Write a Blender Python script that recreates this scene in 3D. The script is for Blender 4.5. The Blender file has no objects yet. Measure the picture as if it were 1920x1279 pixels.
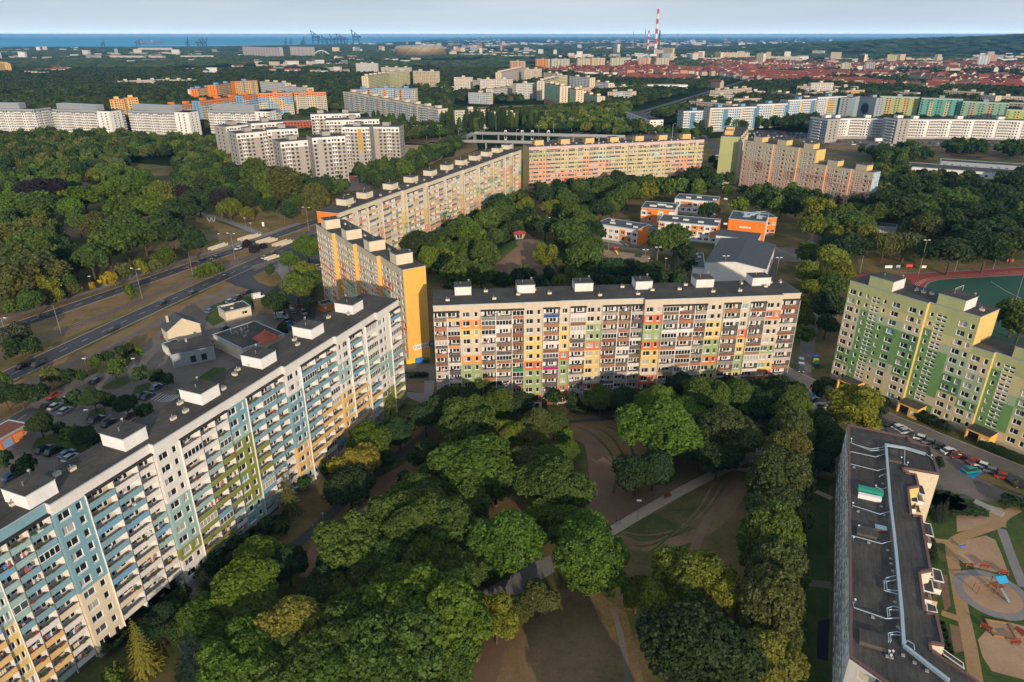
import bpy, math, random
from mathutils import Vector, Matrix, noise

SC = bpy.context.scene
COL = SC.collection
R = math.radians

# ---------------------------------------------------------------- camera
CAM_H = 100.0
FPX = 1280.0
PITCH = math.atan((639.5 - 68.0) / FPX)
cam_d = bpy.data.cameras.new('camera')
cam_d.sensor_width = 36.0
cam_d.lens = 24.0
cam_d.clip_start = 1.0
cam_d.clip_end = 150000.0
cam = bpy.data.objects.new('camera', cam_d)
COL.objects.link(cam)
cam.location = (0, 0, CAM_H)
cam.rotation_euler = (math.pi / 2 - PITCH, 0, 0)
SC.camera = cam

# ---------------------------------------------------------------- light
SUN_AZ, SUN_EL = 165.5, 14.5
sun_vec = Vector((math.sin(R(SUN_AZ)) * math.cos(R(SUN_EL)), math.cos(R(SUN_AZ)) * math.cos(R(SUN_EL)), math.sin(R(SUN_EL))))
sd = bpy.data.lights.new('sun', 'SUN')
sd.energy = 4.3
sd.angle = R(0.6)
sd.color = (1.0, 0.81, 0.60)
sun = bpy.data.objects.new('sun', sd)
COL.objects.link(sun)
sun.rotation_euler = (-sun_vec).to_track_quat('-Z', 'Y').to_euler()

world = bpy.data.worlds.new('World')
SC.world = world
world.use_nodes = True
wn, wl = world.node_tree.nodes, world.node_tree.links
wn.clear()
wo = wn.new('ShaderNodeOutputWorld')
wb = wn.new('ShaderNodeBackground')
wb.inputs['Strength'].default_value = 0.084
sky = wn.new('ShaderNodeTexSky')
sky.sky_type = 'NISHITA'
sky.sun_disc = False
sky.sun_elevation = R(SUN_EL)
sky.sun_rotation = R(SUN_AZ)
sky.air_density = 1.0
sky.dust_density = 1.2
sky.ozone_density = 1.6
# thin cloud veil: noise over the direction of view, paler towards the horizon
tc = wn.new('ShaderNodeTexCoord')
mp = wn.new('ShaderNodeMapping')
mp.inputs['Scale'].default_value = (1.0, 1.0, 9.0)
mp.inputs['Rotation'].default_value = (0.04, -0.06, 0.3)
nz = wn.new('ShaderNodeTexNoise')
nz.inputs['Scale'].default_value = 2.0
nz.inputs['Detail'].default_value = 6.0
nz.inputs['Roughness'].default_value = 0.5
rp = wn.new('ShaderNodeValToRGB')
rp.color_ramp.elements[0].position = 0.40
rp.color_ramp.elements[0].color = (5.9, 7.0, 8.3, 1)
rp.color_ramp.elements[1].position = 0.66
rp.color_ramp.elements[1].color = (7.6, 8.5, 9.4, 1)
sx = wn.new('ShaderNodeSeparateXYZ')
hz = wn.new('ShaderNodeMapRange')
hz.inputs['From Min'].default_value = 0.0; hz.inputs['From Max'].default_value = 0.035
hz.inputs['To Min'].default_value = 0.65; hz.inputs['To Max'].default_value = 0.0
mh = wn.new('ShaderNodeMix'); mh.data_type = 'RGBA'
mh.inputs[7].default_value = (8.9, 9.3, 9.7, 1)
mxs = wn.new('ShaderNodeMix'); mxs.data_type = 'RGBA'
mxs.inputs[0].default_value = 0.80
wl.new(tc.outputs['Generated'], mp.inputs['Vector'])
wl.new(tc.outputs['Generated'], sx.inputs[0])
wl.new(sx.outputs['Z'], hz.inputs['Value'])
wl.new(mp.outputs['Vector'], nz.inputs['Vector'])
wl.new(nz.outputs['Fac'], rp.inputs['Fac'])
wl.new(hz.outputs['Result'], mh.inputs[0])
wl.new(rp.outputs['Color'], mh.inputs[6])
zm = wn.new('ShaderNodeMath'); zm.operation = 'MAXIMUM'; zm.inputs[1].default_value = 0.0036
zd = wn.new('ShaderNodeMath'); zd.operation = 'DIVIDE'; zd.inputs[0].default_value = 0.0075
ze = wn.new('ShaderNodeMath'); ze.operation = 'EXPONENT'
zs = wn.new('ShaderNodeVectorMath'); zs.operation = 'SCALE'
wl.new(sx.outputs['Z'], zm.inputs[0]); wl.new(zm.outputs[0], zd.inputs[1]); wl.new(zd.outputs[0], ze.inputs[0])
wl.new(mh.outputs[2], zs.inputs[0]); wl.new(ze.outputs[0], zs.inputs['Scale'])
wl.new(zs.outputs[0], mxs.inputs[7])
wl.new(sky.outputs['Color'], mxs.inputs[6])
wl.new(mxs.outputs[2], wb.inputs['Color'])
wl.new(wb.outputs['Background'], wo.inputs['Surface'])

SC.view_settings.view_transform = 'Standard'
SC.view_settings.look = 'None'
SC.view_settings.exposure = 0.0
SC.view_settings.gamma = 1.0
SC.cycles.max_bounces = 6
SC.cycles.diffuse_bounces = 2
SC.cycles.glossy_bounces = 2
SC.cycles.transmission_bounces = 3
SC.cycles.transparent_max_bounces = 4
SC.cycles.volume_bounces = 0

# ---------------------------------------------------------------- helpers
_c, _s = math.cos(PITCH), math.sin(PITCH)
def gp(px, py, z=0.0):
    """world (x, y) of the point of the photograph (1920 wide) that lies at height z"""
    u = (px - 960) / FPX
    v = (639.5 - py) / FPX
    ry, rz = _c + v * _s, -_s + v * _c
    t = (z - CAM_H) / rz
    return (u * t, ry * t)
def gps(pts, z=0.0):
    return [gp(x, y, z) for x, y in pts]
def tag(o, label=None, cat=None, group=None, kind=None):
    if label: o['label'] = label
    if cat: o['category'] = cat
    if group: o['group'] = group
    if kind: o['kind'] = kind
    return o
def empty(name, loc, rz=0.0, label=None, cat=None, group=None):
    o = bpy.data.objects.new(name, None)
    o.empty_display_size = 1
    COL.objects.link(o)
    o.location = loc
    o.rotation_euler = (0, 0, rz)
    return tag(o, label, cat, group)

MATS = {}
class MB:
    """collects polygons with a material and a paint colour, builds one mesh object"""
    def __init__(self, xf=None):
        self.v, self.f, self.m, self.c = [], [], [], []
        self.mats, self.xf = [], xf
    def mi(self, name):
        if name not in self.mats: self.mats.append(name)
        return self.mats.index(name)
    def poly(self, pts, mat, col=(1, 1, 1)):
        n = len(self.v)
        if self.xf: pts = [self.xf(*p) for p in pts]
        self.v.extend(pts)
        self.f.append(tuple(range(n, n + len(pts))))
        self.m.append(self.mi(mat)); self.c.append(col)
    def box(self, x0, y0, z0, x1, y1, z1, mat, col=(1, 1, 1), bottom=True, top=None, topcol=None):
        p = lambda x, y, z: (x, y, z)
        self.poly([p(x0,y0,z0), p(x1,y0,z0), p(x1,y0,z1), p(x0,y0,z1)], mat, col)
        self.poly([p(x1,y0,z0), p(x1,y1,z0), p(x1,y1,z1), p(x1,y0,z1)], mat, col)
        self.poly([p(x1,y1,z0), p(x0,y1,z0), p(x0,y1,z1), p(x1,y1,z1)], mat, col)
        self.poly([p(x0,y1,z0), p(x0,y0,z0), p(x0,y0,z1), p(x0,y1,z1)], mat, col)
        self.poly([p(x0,y0,z1), p(x1,y0,z1), p(x1,y1,z1), p(x0,y1,z1)], top or mat, topcol or col)
        if bottom: self.poly([p(x0,y1,z0), p(x1,y1,z0), p(x1,y0,z0), p(x0,y0,z0)], mat, col)
    def prism(self, pts, z0, z1, mat, col=(1, 1, 1), top=None, topcol=None, bottom=False):
        a = sum(pts[i][0] * pts[(i + 1) % len(pts)][1] - pts[(i + 1) % len(pts)][0] * pts[i][1] for i in range(len(pts)))
        if a < 0: pts = pts[::-1]
        n = len(pts)
        for i in range(n):
            (xa, ya), (xb, yb) = pts[i], pts[(i + 1) % n]
            self.poly([(xa, ya, z0), (xb, yb, z0), (xb, yb, z1), (xa, ya, z1)], mat, col)
        self.poly([(x, y, z1) for x, y in pts], top or mat, topcol or col)
        if bottom: self.poly([(x, y, z0) for x, y in pts[::-1]], mat, col)
    def tube(self, path, rad, mat, col=(1, 1, 1), seg=6, cap=True):
        rings = []
        for i, p in enumerate(path):
            p = Vector(p)
            a = Vector(path[max(i - 1, 0)]); b = Vector(path[min(i + 1, len(path) - 1)])
            d = (b - a).normalized()
            up = Vector((0, 0, 1)) if abs(d.z) < 0.9 else Vector((1, 0, 0))
            s = d.cross(up).normalized(); t = s.cross(d).normalized()
            r = rad[i] if isinstance(rad, (list, tuple)) else rad
            rings.append([tuple(p + (s * math.cos(2 * math.pi * k / seg) + t * math.sin(2 * math.pi * k / seg)) * r) for k in range(seg)])
        for i in range(len(rings) - 1):
            for k in range(seg):
                k2 = (k + 1) % seg
                self.poly([rings[i][k], rings[i][k2], rings[i + 1][k2], rings[i + 1][k]], mat, col)
        if cap:
            self.poly(rings[0][::-1], mat, col); self.poly(rings[-1], mat, col)
    def mesh(self, name, smooth=False):
        me = bpy.data.meshes.new(name)
        me.from_pydata(self.v, [], self.f)
        for m in self.mats: me.materials.append(MATS[m])
        me.polygons.foreach_set('material_index', self.m)
        at = me.color_attributes.new('Col', 'FLOAT_COLOR', 'CORNER')
        buf = []
        for f, c in zip(self.f, self.c):
            buf.extend((c[0], c[1], c[2], 1.0) * len(f))
        at.data.foreach_set('color', buf)
        if smooth: me.polygons.foreach_set('use_smooth', [True] * len(self.f))
        me.update()
        return me
    def build(self, name, parent=None, smooth=False, loc=None, rz=None):
        if not self.f: return None
        o = bpy.data.objects.new(name, self.mesh(name, smooth))
        COL.objects.link(o)
        if parent: o.parent = parent
        if loc: o.location = loc
        if rz is not None: o.rotation_euler = (0, 0, rz)
        return o

# ---------------------------------------------------------------- materials
def mat_new(name, rough=0.85, spec=0.3):
    m = bpy.data.materials.new(name)
    m.use_nodes = True
    n, l = m.node_tree.nodes, m.node_tree.links
    b = n['Principled BSDF']
    b.inputs['Roughness'].default_value = rough
    b.inputs['Specular IOR Level'].default_value = spec
    MATS[name] = m
    return m, n, l, b
def N(n, t, **kw):
    x = n.new(t)
    for k, v in kw.items():
        if k in x.inputs: x.inputs[k].default_value = v
        else: setattr(x, k, v)
    return x
def noise_node(n, l, scale, detail=4.0, rough=0.5, coord='Object', stretch=None):
    t = n.new('ShaderNodeTexCoord')
    z = n.new('ShaderNodeTexNoise')
    z.inputs['Scale'].default_value = scale
    z.inputs['Detail'].default_value = detail
    z.inputs['Roughness'].default_value = rough
    if stretch:
        m = n.new('ShaderNodeMapping'); m.inputs['Scale'].default_value = stretch
        l.new(t.outputs[coord], m.inputs['Vector']); l.new(m.outputs['Vector'], z.inputs['Vector'])
    else: l.new(t.outputs[coord], z.inputs['Vector'])
    return z
def ramp(n, l, src, stops):
    r = n.new('ShaderNodeValToRGB')
    e = r.color_ramp.elements
    while len(e) < len(stops): e.new(0.5)
    for x, (p, c) in zip(e, stops):
        x.position = p
        x.color = (c, c, c, 1) if isinstance(c, (int, float)) else (c[0], c[1], c[2], 1)
    l.new(src, r.inputs['Fac'])
    return r
def mixc(n, l, fac, a, b, mode='MIX'):
    m = n.new('ShaderNodeMix'); m.data_type = 'RGBA'; m.blend_type = mode
    for i, v in ((0, fac), (6, a), (7, b)):
        if isinstance(v, bpy.types.NodeSocket): l.new(v, m.inputs[i])
        elif isinstance(v, (int, float)): m.inputs[i].default_value = v
        else: m.inputs[i].default_value = (v[0], v[1], v[2], 1)
    return m.outputs[2]
def simple(name, col, rough=0.8, spec=0.3, metal=0.0, var=0.0, vs=0.5):
    m, n, l, b = mat_new(name, rough, spec)
    b.inputs['Metallic'].default_value = metal
    if var:
        z = noise_node(n, l, vs)
        r = ramp(n, l, z.outputs['Fac'], [(0.3, 1 - var), (0.7, 1 + var * 0.5)])
        l.new(mixc(n, l, 1.0, col, r.outputs['Color'], 'MULTIPLY'), b.inputs['Base Color'])
    else: b.inputs['Base Color'].default_value = (*col, 1)
    return m

# painted render: paint colour per face, weathering streaks and stains with a shape of their own
m, n, l, b = mat_new('paint', 0.88, 0.2)
a = N(n, 'ShaderNodeAttribute'); a.attribute_name = 'Col'
z1 = noise_node(n, l, 0.5, 5, 0.6, stretch=(1.0, 1.0, 0.45))
z2 = noise_node(n, l, 3.0, 4, 0.6)
r1 = ramp(n, l, z1.outputs['Fac'], [(0.28, 0.88), (0.60, 1.0)])
r2 = ramp(n, l, z2.outputs['Fac'], [(0.25, 0.90), (0.75, 1.05)])
c1 = mixc(n, l, 1.0, a.outputs['Color'], r1.outputs['Color'], 'MULTIPLY')
l.new(mixc(n, l, 1.0, c1, r2.outputs['Color'], 'MULTIPLY'), b.inputs['Base Color'])
# smoother colour for small things
m, n, l, b = mat_new('plain', 0.6, 0.4)
a = N(n, 'ShaderNodeAttribute'); a.attribute_name = 'Col'
l.new(a.outputs['Color'], b.inputs['Base Color'])
# car paint from the object colour
m, n, l, b = mat_new('carpaint', 0.28, 0.5)
o = N(n, 'ShaderNodeObjectInfo')
l.new(o.outputs['Color'], b.inputs['Base Color'])
b.inputs['Coat Weight'].default_value = 0.6
simple('glass', (0.018, 0.024, 0.03), 0.07, 0.6)
simple('glass_mid', (0.07, 0.085, 0.095), 0.12, 0.6)
simple('curtain', (0.36, 0.34, 0.31), 0.45, 0.5)
simple('glass_blue', (0.16, 0.34, 0.40), 0.15, 0.6)  # base colour imitates a bluish reflection on the pane
simple('carglass', (0.02, 0.03, 0.035), 0.06, 0.8)
simple('frame', (0.78, 0.77, 0.74), 0.5)
simple('metal', (0.55, 0.57, 0.6), 0.35, 0.5, 0.8)
simple('zinc', (0.38, 0.47, 0.54), 0.5, 0.5, 0.25)
simple('tyre', (0.02, 0.02, 0.02), 0.9)
simple('rubberdark', (0.03, 0.03, 0.032), 0.7)
simple('bark', (0.09, 0.07, 0.055), 0.95, 0.1, 0, 0.3, 2.0)
simple('concrete', (0.30, 0.29, 0.27), 0.9, 0.2, 0, 0.2, 0.8)
# bitumen roofing with seams, patches and puddle stains
m, n, l, b = mat_new('bitumen', 0.9, 0.25)
z1 = noise_node(n, l, 0.12, 5, 0.6); z2 = noise_node(n, l, 2.5, 4, 0.65)
z3 = noise_node(n, l, 0.35, 3, 0.5, stretch=(1, 6, 1))
r1 = ramp(n, l, z1.outputs['Fac'], [(0.32, (0.046, 0.044, 0.044)), (0.5, (0.068, 0.064, 0.060)), (0.68, (0.105, 0.092, 0.082))])
r2 = ramp(n, l, z2.outputs['Fac'], [(0.3, 0.8), (0.7, 1.15)])
r3 = ramp(n, l, z3.outputs['Fac'], [(0.4, 0.85), (0.6, 1.1)])
c1 = mixc(n, l, 1.0, r1.outputs['Color'], r2.outputs['Color'], 'MULTIPLY')
c1 = mixc(n, l, 1.0, c1, r3.outputs['Color'], 'MULTIPLY')
tcd = N(n, 'ShaderNodeTexCoord'); bk = N(n, 'ShaderNodeTexBrick')
bk.inputs['Scale'].default_value = 1.0; bk.inputs['Brick Width'].default_value = 7.5; bk.inputs['Row Height'].default_value = 1.0
bk.inputs['Mortar Size'].default_value = 0.03; bk.inputs['Mortar Smooth'].default_value = 0.3
bk.inputs['Color1'].default_value = (1, 1, 1, 1); bk.inputs['Color2'].default_value = (0.9, 0.9, 0.9, 1); bk.inputs['Mortar'].default_value = (0.68, 0.68, 0.68, 1)
l.new(tcd.outputs['Object'], bk.inputs['Vector'])
l.new(mixc(n, l, 1.0, c1, bk.outputs['Color'], 'MULTIPLY'), b.inputs['Base Color'])
# asphalt
def asphalt(name, base, var=0.25):
    m, n, l, b = mat_new(name, 0.9, 0.25)
    z1 = noise_node(n, l, 0.06, 6, 0.65, 'Object'); z2 = noise_node(n, l, 1.5, 4, 0.7)
    r1 = ramp(n, l, z1.outputs['Fac'], [(0.3, 1 - var), (0.55, 1.0), (0.75, 1 + var)])
    r2 = ramp(n, l, z2.outputs['Fac'], [(0.3, 0.86), (0.7, 1.1)])
    c = mixc(n, l, 1.0, base, r1.outputs['Color'], 'MULTIPLY')
    l.new(mixc(n, l, 1.0, c, r2.outputs['Color'], 'MULTIPLY'), b.inputs['Base Color'])
asphalt('asphalt', (0.066, 0.067, 0.078))
asphalt('paving', (0.16, 0.135, 0.12), 0.3)
asphalt('pathmat', (0.42, 0.33, 0.25), 0.15)
asphalt('pathgrey', (0.22, 0.21, 0.21), 0.15)
asphalt('pathtan', (0.34, 0.22, 0.115), 0.15)
asphalt('sand', (0.38, 0.25, 0.16), 0.25)
asphalt('soil', (0.20, 0.125, 0.08), 0.35)
asphalt('track', (0.30, 0.055, 0.045), 0.1)
asphalt('ballast', (0.15, 0.095, 0.07), 0.25)
asphalt('pitch', (0.025, 0.085, 0.055), 0.12)
simple('marking', (0.7, 0.7, 0.68), 0.8, 0.2, 0, 0.3, 1.0)
simple('bluepaint', (0.02, 0.22, 0.45), 0.8)
# grass: near ground, patches of green and scorched straw
def grass(name, g1, g2, dry, lo, hi, sc=0.05):
    m, n, l, b = mat_new(name, 0.95, 0.1)
    z1 = noise_node(n, l, sc, 7, 0.62); z2 = noise_node(n, l, sc * 6, 6, 0.7); z3 = noise_node(n, l, 1.8, 5, 0.7)
    g = ramp(n, l, z2.outputs['Fac'], [(0.38, g1), (0.62, g2)])
    f = ramp(n, l, z1.outputs['Fac'], [(lo, 0.0), (hi, 1.0)])
    c = mixc(n, l, f.outputs['Color'], g.outputs['Color'], dry)
    r = ramp(n, l, z3.outputs['Fac'], [(0.25, 0.72), (0.75, 1.25)])
    l.new(mixc(n, l, 1.0, c, r.outputs['Color'], 'MULTIPLY'), b.inputs['Base Color'])
grass('grass', (0.055, 0.072, 0.022), (0.095, 0.095, 0.032), (0.20, 0.125, 0.065), 0.44, 0.62)
grass('grass_dry', (0.12, 0.095, 0.036), (0.17, 0.12, 0.055), (0.25, 0.155, 0.085), 0.35, 0.62, 0.08)
grass('grass_green', (0.04, 0.075, 0.02), (0.065, 0.1, 0.026), (0.14, 0.11, 0.045), 0.55, 0.75)
grass('verge', (0.10, 0.105, 0.032), (0.16, 0.125, 0.045), (0.24, 0.155, 0.07), 0.38, 0.6, 0.12)
# far land
m, n, l, b = mat_new('farland', 1.0, 0.0)
z1 = noise_node(n, l, 0.0028, 8, 0.65); z2 = noise_node(n, l, 0.02, 6, 0.7)
r1 = ramp(n, l, z1.outputs['Fac'], [(0.36, (0.014, 0.028, 0.012)), (0.55, (0.022, 0.036, 0.015)), (0.62, (0.06, 0.062, 0.032)), (0.68, (0.024, 0.034, 0.015))])
r2 = ramp(n, l, z2.outputs['Fac'], [(0.3, 0.6), (0.7, 1.4)])
l.new(mixc(n, l, 1.0, r1.outputs['Color'], r2.outputs['Color'], 'MULTIPLY'), b.inputs['Base Color'])
m, n, l, b = mat_new('water', 0.55, 0.12)
b.inputs['Base Color'].default_value = (0.02, 0.34, 0.56, 1)
# foliage: colour of the tree, broken up leaf by leaf
def foliage(name, use_random):
    m, n, l, b = mat_new(name, 0.7, 0.25)
    oi = N(n, 'ShaderNodeObjectInfo')
    a = N(n, 'ShaderNodeAttribute'); a.attribute_name = 'Col'
    if use_random:
        src = ramp(n, l, oi.outputs['Random'], [(0.0, (0.018, 0.040, 0.014)), (0.3, (0.030, 0.058, 0.016)), (0.55, (0.046, 0.074, 0.020)), (0.8, (0.036, 0.052, 0.024)), (0.93, (0.078, 0.098, 0.022)), (1.0, (0.028, 0.030, 0.028))]).outputs['Color']
    else: src = oi.outputs['Color']
    c = mixc(n, l, 1.0, src, a.outputs['Color'], 'MULTIPLY')
    l.new(c, b.inputs['Base Color'])
    tr = N(n, 'ShaderNodeBsdfTranslucent')
    c2 = mixc(n, l, 1.0, c, (1.3, 1.5, 0.5), 'MULTIPLY')
    l.new(c2, tr.inputs['Color'])
    mx = N(n, 'ShaderNodeMixShader'); mx.inputs[0].default_value = 0.22
    l.new(b.outputs[0], mx.inputs[1]); l.new(tr.outputs[0], mx.inputs[2])
    l.new(mx.outputs[0], n['Material Output'].inputs['Surface'])
foliage('leaf', False)
foliage('leaf_far', True)
# ================================================================ block engine
P = {  # paint colours (albedo)
 'c': (0.56, 0.47, 0.36), 'w': (0.70, 0.66, 0.62), 'W': (0.78, 0.76, 0.73), 'l': (0.68, 0.58, 0.43),
 'o': (0.72, 0.27, 0.085), 'r': (0.62, 0.15, 0.055), 'b': (0.38, 0.11, 0.065), 'y': (0.66, 0.48, 0.17),
 'g': (0.28, 0.36, 0.155), 'Y': (0.78, 0.44, 0.10), 'T': (0.19, 0.34, 0.40), 'M': (0.30, 0.44, 0.42),
 'G': (0.22, 0.25, 0.055), 'A': (0.72, 0.46, 0.18), 's': (0.66, 0.33, 0.20), 'k': (0.62, 0.41, 0.30),
 'n': (0.34, 0.19, 0.14), 'm': (0.44, 0.28, 0.20), 'e': (0.56, 0.48, 0.25), 'f': (0.40, 0.42, 0.20),
 'h': (0.16, 0.30, 0.11), 'i': (0.11, 0.24, 0.10), 'j': (0.36, 0.43, 0.28), 'p': (0.56, 0.48, 0.34),
 'B': (0.20, 0.35, 0.55), 'd': (0.12, 0.10, 0.09), 'D': (0.22, 0.09, 0.05), 'q': (0.33, 0.36, 0.40),
 'O': (0.80, 0.22, 0.03), 'u': (0.36, 0.34, 0.32), 'z': (0.46, 0.55, 0.42), 'P': (0.62, 0.45, 0.40),
}
class Side:
    def __init__(self, ox, oy, dx, dy):
        self.ox, self.oy, self.dx, self.dy = ox, oy, dx, dy
        self.nx, self.ny = dy, -dx
        self.ang = math.atan2(dy, dx)
    def pt(self, s, o, z):
        return (self.ox + self.dx * s + self.nx * o, self.oy + self.dy * s + self.ny * o, z)

def g_window(mb, w, h, mull, pane):
    fr = 0.09; d = 0.0
    x0, x1 = -w / 2, w / 2
    mb.poly([(x0, 0.0, 0), (x1, 0.0, 0), (x1, 0.0, fr), (x0, 0.0, fr)], 'frame')
    mb.poly([(x0, 0.0, h - fr), (x1, 0.0, h - fr), (x1, 0.0, h), (x0, 0.0, h)], 'frame')
    mb.poly([(x0, 0.0, fr), (x0 + fr, 0.0, fr), (x0 + fr, 0.0, h - fr), (x0, 0.0, h - fr)], 'frame')
    mb.poly([(x1 - fr, 0.0, fr), (x1, 0.0, fr), (x1, 0.0, h - fr), (x1 - fr, 0.0, h - fr)], 'frame')
    for k in range(mull):
        xm = x0 + w * (k + 1) / (mull + 1) if mull != 1 else x0 + w * 0.42
        mb.poly([(xm - 0.06, -0.003, fr), (xm + 0.06, -0.003, fr), (xm + 0.06, -0.003, h - fr), (xm - 0.06, -0.003, h - fr)], 'frame')
    if mull and pane == 'mix':
        xm = x0 + w * 0.42
        mb.poly([(x0 + fr, 0.05, fr), (xm, 0.05, fr), (xm, 0.05, h - fr), (x0 + fr, 0.05, h - fr)], 'curtain')
        mb.poly([(xm, 0.05, fr), (x1 - fr, 0.05, fr), (x1 - fr, 0.05, h - fr), (xm, 0.05, h - fr)], 'glass')
    else:
        pn = 'glass' if pane == 'mix' else pane
        mb.poly([(x0 + fr, 0.05, fr), (x1 - fr, 0.05, fr), (x1 - fr, 0.05, h - fr), (x0 + fr, 0.05, h - fr)], pn)
    # sill, proud of the wall
    mb.poly([(x0 - 0.06, -0.26, -0.03), (x1 + 0.06, -0.26, -0.03), (x1 + 0.06, 0.0, 0.0), (x0 - 0.06, 0.0, 0.0)], 'frame')
    mb.poly([(x0 - 0.06, -0.26, -0.1), (x1 + 0.06, -0.26, -0.1), (x1 + 0.06, -0.26, -0.03), (x0 - 0.06, -0.26, -0.03)], 'frame')

def g_door(mb, w, flip, pane):
    # balcony door and window side by side, local x in [-w/2, w/2]
    X = (lambda x: -x) if flip else (lambda x: x)
    def q(xa, xb, za, zb, y, mat):
        xa, xb = X(xa), X(xb)
        if xa > xb: xa, xb = xb, xa
        mb.poly([(xa, y, za), (xb, y, za), (xb, y, zb), (xa, y, zb)], mat)
    x0 = -w / 2
    dw = 0.85
    q(x0, x0 + dw, 0.02, 2.2, -0.04, 'frame')
    q(x0 + 0.13, x0 + dw - 0.13, 0.55, 2.07, -0.06, 'glass')
    q(x0 + dw + 0.1, w / 2, 0.8, 2.2, -0.04, 'frame')
    ww = (w / 2 - (x0 + dw + 0.1))
    npn = 2 if ww > 1.2 else 1
    for k in range(npn):
        xa = x0 + dw + 0.1 + ww * k / npn + 0.1; xb = x0 + dw + 0.1 + ww * (k + 1) / npn - 0.06
        q(xa, xb, 0.9, 2.1, -0.06, pane if k == 0 else 'glass')

CLUT = [(0.45, 0.05, 0.04), (0.08, 0.16, 0.04), (0.05, 0.12, 0.03), (0.6, 0.6, 0.58), (0.2, 0.11, 0.06), (0.07, 0.1, 0.2), (0.5, 0.3, 0.1), (0.05, 0.13, 0.04), (0.25, 0.25, 0.25), (0.12, 0.1, 0.09)]
def g_balcony(mb, w, p, col, glazed, seed, fh, hpar=1.02, railing=False):
    """slab, parapet, things kept on the balcony; y<0 is outward; z=0 floor level"""
    rg = random.Random(seed)
    x0, x1 = -w / 2, w / 2
    mb.box(x0, -p, -0.1, x1, 0.9, 0.06, 'plain', (0.45, 0.43, 0.40))
    if not railing:
        mb.box(x0, -p - 0.06, -0.12, x1, -p, hpar, 'paint', col)
    else:
        mb.box(x0, -p - 0.05, 0.1, x1, -p, hpar - 0.12, 'paint', col)
        mb.box(x0, -p - 0.06, hpar - 0.06, x1, -p + 0.02, hpar, 'plain', (0.2, 0.19, 0.18))
    mb.box(x0, -p - 0.08, hpar, x1, -p + 0.04, hpar + 0.05, 'plain', (0.30, 0.28, 0.26))
    if glazed:
        k = max(2, int(w / 0.8))
        mb.box(x0, -p - 0.05, hpar + 0.05, x1, -p + 0.02, hpar + 0.14, 'frame')
        mb.box(x0, -p - 0.05, fh - 0.28, x1, -p + 0.02, fh - 0.14, 'frame')
        for i in range(k + 1):
            xm = x0 + w * i / k
            mb.box(max(x0, xm - 0.05), -p - 0.05, hpar + 0.14, min(x1, xm + 0.05), -p + 0.02, fh - 0.28, 'frame', bottom=False)
        mb.poly([(x0, -p, hpar + 0.14), (x1, -p, hpar + 0.14), (x1, -p, fh - 0.28), (x0, -p, fh - 0.28)], rg.choice(['glass', 'glass_mid', 'curtain', 'glass']))
    else:
        for i in range(rg.randint(0, 3)):
            cx = rg.uniform(x0 + 0.3, x1 - 0.3); sz = rg.uniform(0.12, 0.3)
            cc = rg.choice(CLUT)
            if rg.random() < 0.5:   # plants and boxes hung on the rail
                zz = hpar - 0.02
                for j in range(3):
                    xx = cx + rg.uniform(-0.3, 0.3); s2 = sz * rg.uniform(0.5, 0.9)
                    mb.box(xx - s2, -p - 0.1 - s2 * 0.6, zz, xx + s2, -p + s2 * 0.6, zz + s2 * rg.uniform(0.8, 1.6), 'plain', rg.choice(CLUT[:3] + [cc]), bottom=False)
            else:
                mb.box(cx - sz, 0.1, 0.06, cx + sz, 0.1 + sz * 1.4, 0.06 + rg.uniform(0.5, 1.3), 'plain', cc, bottom=False)
        if rg.random() < 0.22:      # laundry on a line
            cx = rg.uniform(x0 + 0.6, x1 - 0.6)
            for j in range(3):
                mb.box(cx - 0.5 + j * 0.35, -p + 0.25, 1.1, cx - 0.22 + j * 0.35, -p + 0.28, 1.9, 'plain', rg.choice([(0.7, 0.7, 0.7), (0.5, 0.1, 0.08), (0.1, 0.2, 0.45), (0.7, 0.6, 0.4)]), bottom=False)

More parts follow.
